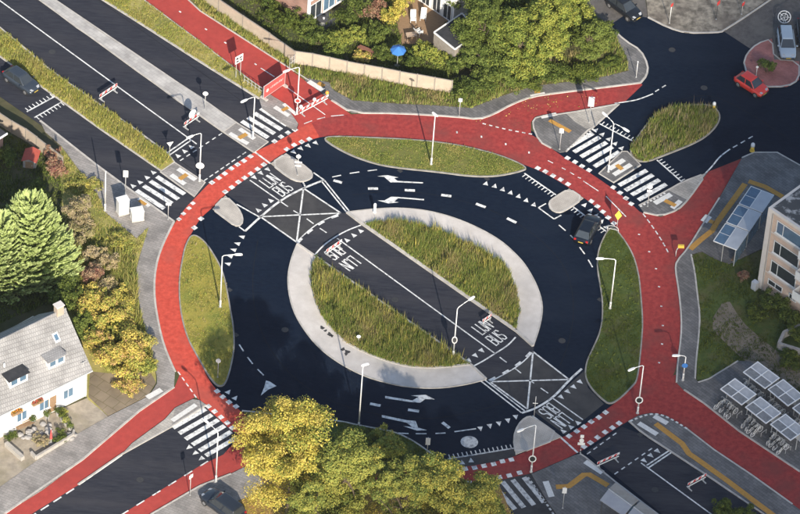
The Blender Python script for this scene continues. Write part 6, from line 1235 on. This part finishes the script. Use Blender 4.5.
# white house at the lower left
def whitehouse():
    A = G(86.7, 395.5); B = G(12.8, 432); d = (B-A).normalized(); inn = Vector((d.y, -d.x, 0)); inn = inn if inn.y > 0 else -inn; no = -inn; o = A
    t = thing('white_house', 'white rendered house with grey tiled roof and dormers at the left edge', 'house', (o.x, o.y, 0)); O = Vector((0, 0, 0)); L, D = 17.0, 8.4; ze = 4.0; zr = ze+4.2; ov = 0.35
    wallbox(t, 'wall', O, d, inn, L, D, ze, white_wall)
    for e in (0, L-0.25):
        g = [O+d*e+Z3*ze, O+d*e+inn*D+Z3*ze, O+d*e+inn*(D/2)+Z3*(zr-0.12)]; MB().add(g+[v+d*0.25 for v in g], [(0, 1, 2), (5, 4, 3), (0, 3, 4, 1), (1, 4, 5, 2), (2, 5, 3, 0)]).build('gable', white_wall, t)
    sl_ = (zr-ze)/(D/2); th = Z3*0.16
    def slope(s):
        a = O-d*ov+(inn*(-ov) if s > 0 else inn*(D+ov))+Z3*(ze-ov*sl_+0.02); b_ = a+d*(L+2*ov); c = O-d*ov+d*(L+2*ov)+inn*(D/2)+Z3*(zr+0.02); e = O-d*ov+inn*(D/2)+Z3*(zr+0.02)
        q = [a, b_, c, e]; q = q if s < 0 else q; return MB().hexa([v-th for v in q], q).build('roof', roofgrey, t)
    R1 = slope(1); R2 = slope(-1)
    MB().tube(O-d*ov+inn*(D/2)+Z3*(zr+0.04), O+d*(L+ov)+inn*(D/2)+Z3*(zr+0.04), 0.13).build('ridge_tiles', roofgrey, R1)
    MB().tube(O-d*ov-inn*(ov+0.07)+Z3*(ze-ov*sl_-0.08), O+d*(L+ov)-inn*(ov+0.07)+Z3*(ze-ov*sl_-0.08), 0.08).build('gutter', metal, R1)
    MB().tube(O+d*0.15-inn*0.08, O+d*0.15-inn*0.08+Z3*(ze-0.4), 0.05).build('downpipe', metal, t)
    ch = MB().box(O+d*0.45+inn*(D/2)+Z3*(zr+0.35), (0.75, 0.6, 1.2), math.atan2(d.y, d.x)).build('chimney', beige, R1); MB().box(O+d*0.45+inn*(D/2)+Z3*(zr+1.0), (0.9, 0.75, 0.1), math.atan2(d.y, d.x)).build('chimney_cap', concpale, ch)
    def onroof(u, v, dz=0.0): return O+d*u+inn*v+Z3*(ze+v*sl_+0.02+dz)
    def dormer(u, w, v0, dark):
        f0 = onroof(u-w/2, v0); f1 = onroof(u+w/2, v0); hgt_ = 1.05; v1 = v0+hgt_/sl_*1.0
        b0 = O+d*(u-w/2)+inn*(v1+0.25)+Z3*(f0.z+hgt_); b1 = O+d*(u+w/2)+inn*(v1+0.25)+Z3*(f0.z+hgt_); t0 = f0+Z3*hgt_; t1 = f1+Z3*hgt_
        g0 = O+d*(u-w/2)+inn*(v1+0.25)+Z3*(f0.z-0.1); g1 = O+d*(u+w/2)+inn*(v1+0.25)+Z3*(f0.z-0.1)
        dm = MB().hexa([f0-Z3*0.1, f1-Z3*0.1, g1, g0], [t0, t1, b1, b0]).build('dormer', white_wall, R1)
        e = 0.16; q = [t0-d*e-inn*e+Z3*0.005, t1+d*e-inn*e+Z3*0.005, b1+d*e+Z3*0.04, b0-d*e+Z3*0.04]; MB().hexa(q, [v+Z3*0.09 for v in q]).build('dormer_roof', rooffelt if dark else roofgrey, R1)
        for k in (-0.24, 0.24): c = (f0+f1)/2+d*(w*k)+Z3*(hgt_*0.55); qq = [c+d*(sx*w*0.17)+Z3*(sz*0.3)+no*0.012 for sx, sz in ((-1, -1), (1, -1), (1, 1), (-1, 1))]; MB().poly(qq).build('dormer_window', glass_blue, dm)
    dormer(7.3, 2.1, 0.95, True); dormer(2.9, 1.9, 0.95, False); dormer(12.0, 2.1, 0.95, True)
    def flat(u, v, w, h_, m, nm, dz=0.05):
        q = [onroof(u-w/2, v-h_/2, dz), onroof(u+w/2, v-h_/2, dz), onroof(u+w/2, v+h_/2, dz), onroof(u-w/2, v+h_/2, dz)]; return MB().hexa([x-Z3*0.08 for x in q], q).build(nm, m, R1)
    s_ = flat(1.75, 2.7, 0.62, 0.66, whitem, 'skylight'); flat(1.75, 2.7, 0.40, 0.42, glass_blue, 'skylight_pane', 0.062)
    q = onroof(7.9, 2.5); MB().tube(q-Z3*0.1, q+Z3*0.35, 0.10).build('vent_pipe', whitem, R1); q = onroof(0.35, 0.15); MB().tube(q, q+Z3*0.5, 0.05).tube(q+Z3*0.45-d*0.3, q+Z3*0.45+d*0.3, 0.03).build('aerial', metal, R1)
    for u in (2.2, 5.0, 7.6, 10.8, 13.5): window(t, O+d*u+Z3*1.65, d, no, 1.25, 1.3, (1, 1), gl=glass_blue)
    dr = wallbox(t, 'door', O+d*3.6+no*0.04+Z3*0.15, d, inn, 0.95, 0.05, 2.05, wood); MB().ball(O+d*3.7+no*0.09+Z3*1.1, 0.05).build('handle', metal, dr)
    for u, m in ((5.9, redtile), (8.3, orangep)):
        bx = wallbox(t, 'flower_box', O+d*(u-0.6)+no*0.40+Z3*2.55, d, inn, 1.2, 0.36, 0.28, wood)
        rng = np.random.default_rng(int(u*10)); n = 120; c = np.array([[*(O+d*(u-0.55+1.1*rng.random())+no*(0.40*rng.random()+0.02))[:2], 2.85+0.18*rng.random()] for _ in range(n)])
        a = rng.normal(size=(n, 3))*0.09; b_ = rng.normal(size=(n, 3))*0.09; fast('flowers', quads(c, a, b_), 4, [m, LM['green'][0]], (rng.random(n) < 0.25).astype(int), bx)
whitehouse()
# brick house with white framed bay at the top
def brickhouse():
    o = G(308, 23.5); t = thing('brick_house', 'red brick house corner with white framed glass extension at the top edge', 'house', (o.x, o.y, 0)); O = Vector((0, 0, 0))
    wallbox(t, 'wall', O, -U2, V2, 9.0, 7.0, 5.6, brickw)
    wallbox(t, 'corner_post', O+U2*0.06-V2*0.06, -U2, V2, 0.24, 0.24, 5.6, whitem)
    for k in range(3):
        for z in (1.35, 4.0): window(t, O+V2*(1.05+k*2.0)+Z3*z, V2, U2, 1.8, 2.1 if z < 2 else 1.7, (1, 1), gl=glass_blue if k else glass)
    window(t, O-U2*3.5+Z3*4.1, U2, -V2, 1.6, 1.3, (1, 1)); window(t, O-U2*6.5+Z3*1.5, U2, -V2, 1.6, 1.3, (1, 1))
    r = [O+U2*0.35-V2*0.4+Z3*5.6, O-U2*9.3-V2*0.4+Z3*5.6, O-U2*9.3+V2*7.4+Z3*5.6, O+U2*0.35+V2*7.4+Z3*5.6]; a, c = O-U2*0.2+V2*3.5+Z3*8.6, O-U2*9.3+V2*3.5+Z3*8.6
    MB().add([*r, a, c], [(0, 4, 5, 1), (3, 2, 5, 4), (0, 3, 4), (1, 5, 2), (0, 1, 2, 3)]).build('roof', redtile, t)
brickhouse()
def round_table():
    g = G(322.5, 24.5); t = thing('garden_table', 'dark round garden table on the slate patio of the brick house', 'table', (g.x, g.y, 0.06))
    MB().tube((0, 0, 0.70), (0, 0, 0.75), 0.55, 0.55, 18).build('top', darkmet, t); MB().tube((0, 0, 0.03), (0, 0, 0.70), 0.05).tube((0, 0, 0), (0, 0, 0.04), 0.28, 0.28, 12).build('pedestal', metal, t)
    MB().tube((0.1, 0, 0.75), (0.1, 0, 0.9), 0.09, 0.12, 10).build('bowl', lampglass, t)
tag(slab('patio', [(309, 25), (328, 11), (342, 19), (338, 24), (320, 30)], 0.06, mat('slate_patio', (0.06, 0.065, 0.07), (0.10, 0.10, 0.105), scale=2)), 'dark slate patio beside the brick house', None, None, 'structure'); round_table()
def rearhouse():
    o = G(453, 24.5); t = thing('white_walled_house', 'white walled house with a black flat roofed extension at the top edge', 'house', (o.x, o.y, 0)); O = Vector((0, 0, 0))
    wallbox(t, 'wall', O, -U2, V2, 9.0, 6.0, 5.4, white_wall); q = wallbox(t, 'roof', O+U2*0.2-V2*0.25+Z3*5.4, -U2, V2, 9.4, 6.5, 0.18, rooffelt)
    for k in range(4): window(t, O-U2*(0.9+k*1.55)+Z3*1.25, U2, -V2, 1.2, 2.1, (1, 1), gl=glass, sill=False); window(t, O-U2*(0.9+k*1.55)+Z3*3.9, U2, -V2, 1.2, 1.4, (1, 1), gl=glass)
    z = 2.8; c = [G(434, 33, z)-o, G(455, 50, z)-o, G(480, 33, z)-o, G(462, 14, z)-o]; c = [Vector((v.x, v.y, z)) for v in c]
    MB().hexa([Vector((v.x, v.y, 0)) for v in c], c).build('extension_wall', fencepost, t)
    up = [v+Z3*0.004 for v in c]; ce = sum(c, Vector())/4; e = MB().hexa(up, [v+Z3*0.07 for v in up]).build('extension_roof', rooffelt, t)
    for i in range(4): MB().tube(c[i]+Z3*0.09, c[(i+1) % 4]+Z3*0.09, 0.10, 0.10, 4).build('roof_edge', whitem, e)
rearhouse()
def edgehouse():
    o = G(3, 155); t = thing('brick_outhouse', 'brick outhouse with white roof edge at the left frame edge', 'house', (o.x, o.y, 0)); O = Vector((0, 0, 0))
    wallbox(t, 'wall', O, -U2, -V2, 5.0, 3.0, 2.9, brickw); r = wallbox(t, 'roof', O+U2*0.3+V2*0.3+Z3*2.9, -U2, -V2, 5.6, 3.6, 0.12, rooffelt); wallbox(r, 'roof_trim', O+U2*0.34+V2*0.34+Z3*2.86, -U2, -V2, 0.1, 3.7, 0.22, whitem)
edgehouse()
def shed(label, px, s, h, rz, roofm, wallm, cat='shed', name='garden_shed', pitch=0.5):
    g = G(*px); t = thing(name, label, cat, (g.x, g.y, 0), rz); w, l = s
    MB().box((0, 0, h/2), (w, l, h)).build('wall', wallm, t)
    for sg in (-1, 1): MB().hexa([(0, -l/2-0.15, h+pitch), (0, l/2+0.15, h+pitch), (sg*(w/2+0.15), l/2+0.15, h-0.05), (sg*(w/2+0.15), -l/2-0.15, h-0.05)][::sg], [(0, -l/2-0.15, h+pitch+0.06), (0, l/2+0.15, h+pitch+0.06), (sg*(w/2+0.15), l/2+0.15, h+0.01), (sg*(w/2+0.15), -l/2-0.15, h+0.01)][::sg]).build('roof', roofm, t)
    for e in (-1, 1): y = e*l/2; MB().add([(-w/2, y, h), (w/2, y, h), (0, y, h+pitch), (-w/2, y-e*0.05, h), (w/2, y-e*0.05, h), (0, y-e*0.05, h+pitch)], [(0, 1, 2), (5, 4, 3), (0, 3, 4, 1), (1, 4, 5, 2), (2, 5, 3, 0)]).build('gable', wallm, t)
    dr = MB().box((0, -l/2-0.02, h*0.45), (0.8, 0.05, h*0.88)).build('door', wood, t); MB().box((0.28, -l/2-0.06, h*0.45), (0.05, 0.04, 0.14)).build('handle', metal, dr)
shed('small shed with red tiled roof in the shaded left garden', (31, 163), (1.3, 1.6), 1.0, BUS+0.6, redtile, stonem, pitch=0.35)
shed('timber shed with pale gable edge half buried in the top hedge', (492, 50), (2.2, 2.4), 3.4, BUS+1.4, woodlight, wood)
def frames(label, px4):
    c = [G(*p, 2.2) for p in px4]; o = c[0]; t = thing('glass_lean_to', label, 'greenhouse', (o.x, o.y, 0)); q = [Vector((v.x-o.x, v.y-o.y, 2.2)) for v in c]
    MB().hexa([Vector((v.x, v.y, 0)) for v in q], [v-Z3*0.06 for v in q]).build('wall', darkmet, t); MB().hexa([v-Z3*0.05 for v in q], q).build('glass_roof', glass, t); b = MB()
    for i in range(4): b.tube(q[i]+Z3*0.01, q[(i+1) % 4]+Z3*0.01, 0.05, 0.05, 4)
    b.build('roof_frame', metal, t)
frames('right glass lean to in the shade behind the white house', [(16, 326), (33, 316.5), (38, 321), (20, 332)]); frames('left glass lean to in the shade behind the white house', [(-2, 337), (12, 329), (16, 334), (0, 344)])
# ------------------------------------------------------------------ garden things
def parasol(label, px, R, m, zt=2.3):
    g = G(*px); t = thing('parasol', label, 'parasol', (g.x, g.y, 0.0)); n = 8; b = MB(); v = [(0, 0, zt+0.45)]
    for i in range(n): a = 2*PI*i/n; v.append((R*math.cos(a), R*math.sin(a), zt))
    for i in range(n): a = 2*PI*i/n; v.append((R*1.01*math.cos(a), R*1.01*math.sin(a), zt-0.16))
    b.add(v, [(0, 1+i, 1+(i+1) % n) for i in range(n)]+[(1+i, 9+i, 9+(i+1) % n, 1+(i+1) % n) for i in range(n)]); b.build('canopy', m, t)
    MB().tube((0, 0, 0.1), (0, 0, zt+0.42), 0.03).build('pole', metal, t); MB().tube((0, 0, 0), (0, 0, 0.1), 0.28, 0.26, 12).build('base', stonem, t)
    for i in range(n): a = 2*PI*i/n; MB().tube((0, 0, zt+0.36), (R*.96*math.cos(a), R*.96*math.sin(a), zt-0.02), 0.012, n=4).build('rib', metal, t)
parasol('blue garden parasol behind the middle fence panels', (397, 66), 0.82, bluep)
def deckchair(label, px, rz):
    g = G(*px); t = thing('deck_chair', label, 'chair', (g.x, g.y, 0.09), rz, 'white garden chairs on the terrace')
    MB().box((0, 0, 0.36), (0.62, 0.6, 0.06)).build('seat', whitem, t); MB().hexa([(-0.31, 0.26, 0.38), (0.31, 0.26, 0.38), (0.31, 0.32, 0.38), (-0.31, 0.32, 0.38)], [(-0.28, 0.62, 1.1), (0.28, 0.62, 1.1), (0.28, 0.68, 1.1), (-0.28, 0.68, 1.1)]).build('backrest', whitem, t)
    for x in (-0.28, 0.28):
        for y in (-0.25, 0.25): MB().tube((x, y, 0), (x, y, 0.36), 0.03).build('leg', whitem, t)
        MB().box((x, 0, 0.58), (0.06, 0.62, 0.04)).tube((x, -0.27, 0.36), (x, -0.27, 0.57), 0.02).build('armrest', whitem, t)
deckchair('left white garden chair on the dark terrace', (413, 22), 0.1); deckchair('right white garden chair on the dark terrace', (423, 20), -0.05); deckchair('lower white garden chair on the dark terrace', (419, 35), 2.4)
def gtable():
    g = G(411, 40); t = thing('garden_table', 'small wooden table at the edge of the dark terrace', 'table', (g.x, g.y, 0.09), 0.3); MB().box((0, 0, 0.7), (1.1, 0.7, 0.05)).build('top', woodlight, t)
    for x in (-0.5, 0.5):
        for y in (-0.3, 0.3): MB().box((x, y, 0.34), (0.06, 0.06, 0.68)).build('leg', woodlight, t)
gtable()
def timber():
    g = G(369, 53); t = thing('timber_stack', 'stack of reddish brown timber in the garden behind the fence', 'timber stack', (g.x, g.y, 0.0), BUS+0.25)
    for i in range(4):
        for j in range(3-i//2): MB().box((0, (j-1)*0.24+0.02*i, 0.07+i*0.13), (2.5-0.15*((i+j) % 3), 0.22, 0.12), 0.01*(i-j)).build('plank', mat('brown_timber', (0.20, 0.09, 0.06), (0.26, 0.12, 0.08), scale=3) if (i == 0 and j == 0) else MATS['brown_timber'], t)
timber()
# front yard of the white house
def pot(label, px, r, pal, sd, h=0.5):
    g = G(*px); t = thing('potted_plant', label, 'potted plant', (g.x, g.y, 0.07), 0, 'potted plants in the front yard'); MB().tube((0, 0, 0), (0, 0, h), r*0.7, r, 12).build('pot', stonem, t); rng = np.random.default_rng(sd)
    crown(t, rng, [(0, 0, h+0.25, r*1.5, r*1.5, 0.35)], 200, 0.13, pal, name='foliage')
for i, (px, r, pal, lab) in enumerate([((58, 416), 0.25, 'dark', 'topmost potted plant by the house corner bed'), ((62, 421), 0.22, 'green', 'potted plant next below the topmost one'), ((66, 426), 0.25, 'olive', 'potted plant in the middle of the yard edge row'), ((70, 431), 0.22, 'dark', 'potted plant at the lower end of the yard edge row'), ((47, 419), 0.3, 'green', 'potted plant against the white wall'), ((33, 424), 0.25, 'dark', 'potted plant between bench and wall')]): pot(lab, px, r, pal, 200+i)
def rocks(label, px, s, sd, n=9):
    g = G(*px); t = thing('rockery', label, 'rocks', (g.x, g.y, 0.07)); rng = random.Random(sd)
    for i in range(n):
        x, y = rng.uniform(-s, s), rng.uniform(-s*.7, s*.7); r = rng.uniform(0.14, 0.32); b = MB(); b.ball((x, y, r*0.4), (r*1.2, r, r*0.7), 7, 5); b.v = [(v[0]+rng.uniform(-.04, .04), v[1]+rng.uniform(-.04, .04), max(0, v[2]+rng.uniform(-.03, .03))) for v in b.v]; b.build('stone', stonem, t)
rocks('rockery in the middle of the front yard', (40, 431), 1.1, 3, 14); rocks('rockery beside the low yard wall', (28, 436), 0.8, 4, 9); rocks('pale stones at the right end of the yard', (68, 437), 0.7, 5, 7)
shrub('yard_shrub', 'dark shrub beside the folded red parasol', (59, 439), 0.9, 0.9, 'dark', 800, 0.14, 210); shrub('yard_shrub', 'grey shrub left of the folded red parasol', (41, 443), 0.9, 0.9, 'twig', 900, 0.14, 211); shrub('yard_shrub', 'small dark shrub behind the stone trough', (12, 441), 0.8, 0.8, 'dark', 700, 0.14, 212); shrub('yard_shrub', 'green shrub at the wall end of the yard', (64, 417), 0.8, 0.7, 'olive', 600, 0.14, 213)
def folded():
    g = G(51, 444); t = thing('folded_parasol', 'folded red parasol standing in the front yard', 'parasol', (g.x, g.y, 0.07)); MB().tube((0, 0, 0), (0, 0, 2.0), 0.025).build('pole', whitem, t); MB().tube((0, 0, 0.7), (0, 0, 1.2), 0.13, 0.10, 10).tube((0, 0, 1.2), (0, 0, 1.95), 0.10, 0.03, 10).build('cloth', bannerm, t); MB().tube((0, 0, 0), (0, 0, 0.08), 0.25, 0.25, 12).build('base', stonem, t)
folded()
stonepale = mat('pale_stone', (0.42, 0.39, 0.35), (0.32, 0.30, 0.27), rough=0.9, scale=2, bump=0.4)
def lowwall(label, pxs, h=0.45, w=0.22, m=None, zb=0.07):
    p = [G(*q) for q in pxs]; o = p[0]; t = thing('low_wall', label, 'wall', (o.x, o.y, zb))
    for i, (a, c) in enumerate(zip(p[:-1], p[1:])):
        a = a-o; c = c-o; L = (c-a).length; n = max(1, int(L/0.9)); rz = math.atan2(c.y-a.y, c.x-a.x)
        for k in range(n): q = a+(c-a)*((k+0.5)/n); MB().box((q.x, q.y, h/2), (L/n-0.02, w, h+0.03*((k+i) % 2)), rz).build('stone_block', m or stonepale, t)
lowwall('low pale wall along the front yard of the white house', [(74, 433), (73, 437.5), (36, 460), (31, 455)]); lowwall('long stone trough wall left of the yard gate', [(6, 446), (23, 461)], 0.5, 0.4); lowwall('low stone wall at the right edge below the apartment block', [(800, 330), (783, 338), (778, 349), (800, 356)], 0.8, 0.3, stonem, 0.085)
def bench():
    g = G(25, 428.5); t = thing('garden_bench', 'timber bench against the white house wall', 'bench', (g.x, g.y, 0.07), math.atan2(37/7.0, 74/10.0)*1.0)
    for y in (-0.18, 0, 0.18): MB().box((0, y, 0.45), (1.9, 0.14, 0.04)).build('seat_slat', wood, t)
    for z in (0.62, 0.8): MB().box((0, 0.28, z), (1.9, 0.04, 0.13)).build('back_slat', wood, t)
    for x in (-0.8, 0.8): MB().box((x, 0, 0.21), (0.07, 0.5, 0.42)).box((x, 0.25, 0.5), (0.06, 0.06, 0.8)).build('leg', darkmet, t)
bench()
def hooprack():
    g = G(783.5, 23); t = thing('hoop_rack', 'white round hoop rack behind the silver estate car', 'bicycle rack', (g.x, g.y, 0.11)); b = MB(); b.torus((0, 0, 0.75), 0.66, 0.05, axis=Vector((0, -0.6, 0.8)), n=24)
    b.build('hoop', whitem, t, True); MB().torus((0, 0, 0.75), 0.38, 0.04, axis=Vector((0, -0.6, 0.8)), n=20).build('inner_hoop', whitem, t, True)
    for k in range(5): a = 2*PI*k/5; v = Vector((math.cos(a), math.sin(a)*0.8, math.sin(a)*0.6)); MB().tube(Vector((0, 0, 0.75))+v*0.1, Vector((0, 0, 0.75))+v*0.66, 0.025).build('spoke', whitem, t)
    MB().tube((0, 0, 0), (0, 0, 0.75), 0.05).build('post', whitem, t)
hooprack()
slab('parking_apron', [(774, 60), (772.5, 39), (776, 8), (800, -6), (880, -20), (880, 66), (799, 62)], 0.108, asphalt_old)['kind'] = 'structure'
def bin_(label, px, m, rz=0.3):
    g = G(*px); t = thing('wheelie_bin', label, 'bin', (g.x, g.y, 0.1), rz); MB().box((0, 0, 0.52), (0.5, 0.6, 0.95), taper=1.15).build('body', m, t); MB().box((0, 0, 1.03), (0.62, 0.74, 0.07)).build('lid', darkmet, t)
    for s in (-1, 1): MB().tube((s*0.26, 0.25, 0.1), (s*0.31, 0.25, 0.1), 0.1, n=12).build('wheel', blackm, t)
# ------------------------------------------------------------------ clouds out of view, set toward the sun to shade the right side
def cloud(fpx, R1_, R2_, label):
    zc = 430.0; foot = G(*fpx); c = Vector((foot.x, foot.y, 0))+Vector((SV.x, SV.y, SV.z))*(zc/SV.z)
    Hh = 5.0; nu, nv = 64, 24; vs = []; fs = []; rng = np.random.default_rng(3)
    for j in range(nv+1):
        f = j/nv
        for i in range(nu):
            a = 2*PI*i/nu; wob = 1+0.10*math.sin(3*a+1)+0.06*math.sin(7*a+2)+0.04*math.sin(11*a); ph = PI*f; r = math.sin(ph)
            zz = math.cos(ph)*Hh*(1+0.35*math.sin(5*a+3*r)*r); vs.append((R1_*wob*r*math.cos(a), R2_*wob*r*math.sin(a), zz))
    for j in range(nv):
        for i in range(nu): fs.append((j*nu+i, (j+1)*nu+i, (j+1)*nu+(i+1) % nu, j*nu+(i+1) % nu))
    m = bpy.data.materials.new('cloud_vapour'); m.use_nodes = True; n = m.node_tree.nodes; Lk = m.node_tree.links; n.clear()
    out = n.new('ShaderNodeOutputMaterial'); mx = n.new('ShaderNodeMixShader'); tr = n.new('ShaderNodeBsdfTransparent'); di = n.new('ShaderNodeBsdfDiffuse'); di.inputs[0].default_value = (0.9, 0.9, 0.9, 1)
    tc = n.new('ShaderNodeTexCoord'); sp = n.new('ShaderNodeVectorMath'); sp.operation = 'MULTIPLY'; sp.inputs[1].default_value = (1/R1_, 1/R2_, 0); Lk.new(tc.outputs['Object'], sp.inputs[0])
    ln = n.new('ShaderNodeVectorMath'); ln.operation = 'LENGTH'; Lk.new(sp.outputs[0], ln.inputs[0]); no = n.new('ShaderNodeTexNoise'); no.inputs['Scale'].default_value = 0.05; no.inputs['Detail'].default_value = 4; Lk.new(tc.outputs['Object'], no.inputs['Vector'])
    ad = n.new('ShaderNodeMath'); ad.operation = 'MULTIPLY_ADD'; ad.inputs[1].default_value = 0.35; Lk.new(no.outputs['Fac'], ad.inputs[0]); Lk.new(ln.outputs['Value'], ad.inputs[2])
    mr = n.new('ShaderNodeMapRange'); mr.interpolation_type = 'SMOOTHSTEP'; mr.inputs['From Min'].default_value = 0.55; mr.inputs['From Max'].default_value = 1.15; mr.inputs['To Min'].default_value = 0.80; mr.inputs['To Max'].default_value = 0.0
    Lk.new(ad.outputs[0], mr.inputs[0]); Lk.new(mr.outputs[0], mx.inputs[0]); Lk.new(tr.outputs[0], mx.inputs[1]); Lk.new(di.outputs[0], mx.inputs[2]); Lk.new(mx.outputs[0], out.inputs[0])
    o = MB().add(vs, fs).build('cloud', m, None, True); o.location = c; tag(o, label, None, None, 'structure')
cloud((715, 640), 57.0, 55.0, 'unseen cloud toward the sun that shades the lower right of the site')
cloud((862, 175), 27.0, 50.0, 'smaller unseen cloud added to shade the upper right of the site')  # added to keep the apartment block from casting a hard shadow

# ------------------------------------------------------------------ thin morning haze over the whole site
hz = MB().box((0, 0, 178.5), (5200, 5200, 361)).build('haze', bpy.data.materials.new('thin_haze'))
hm = hz.data.materials[0]; hm.use_nodes = True; hn = hm.node_tree.nodes; hn.clear(); ho = hn.new('ShaderNodeOutputMaterial'); hv = hn.new('ShaderNodeVolumePrincipled')
hv.inputs['Color'].default_value = (0.86, 0.91, 1.0, 1); hv.inputs['Density'].default_value = 0.000035; hv.inputs['Anisotropy'].default_value = 0.2
hm.node_tree.links.new(hv.outputs[0], ho.inputs['Volume']); tag(hz, 'thin pale haze over the site', None, None, 'stuff')
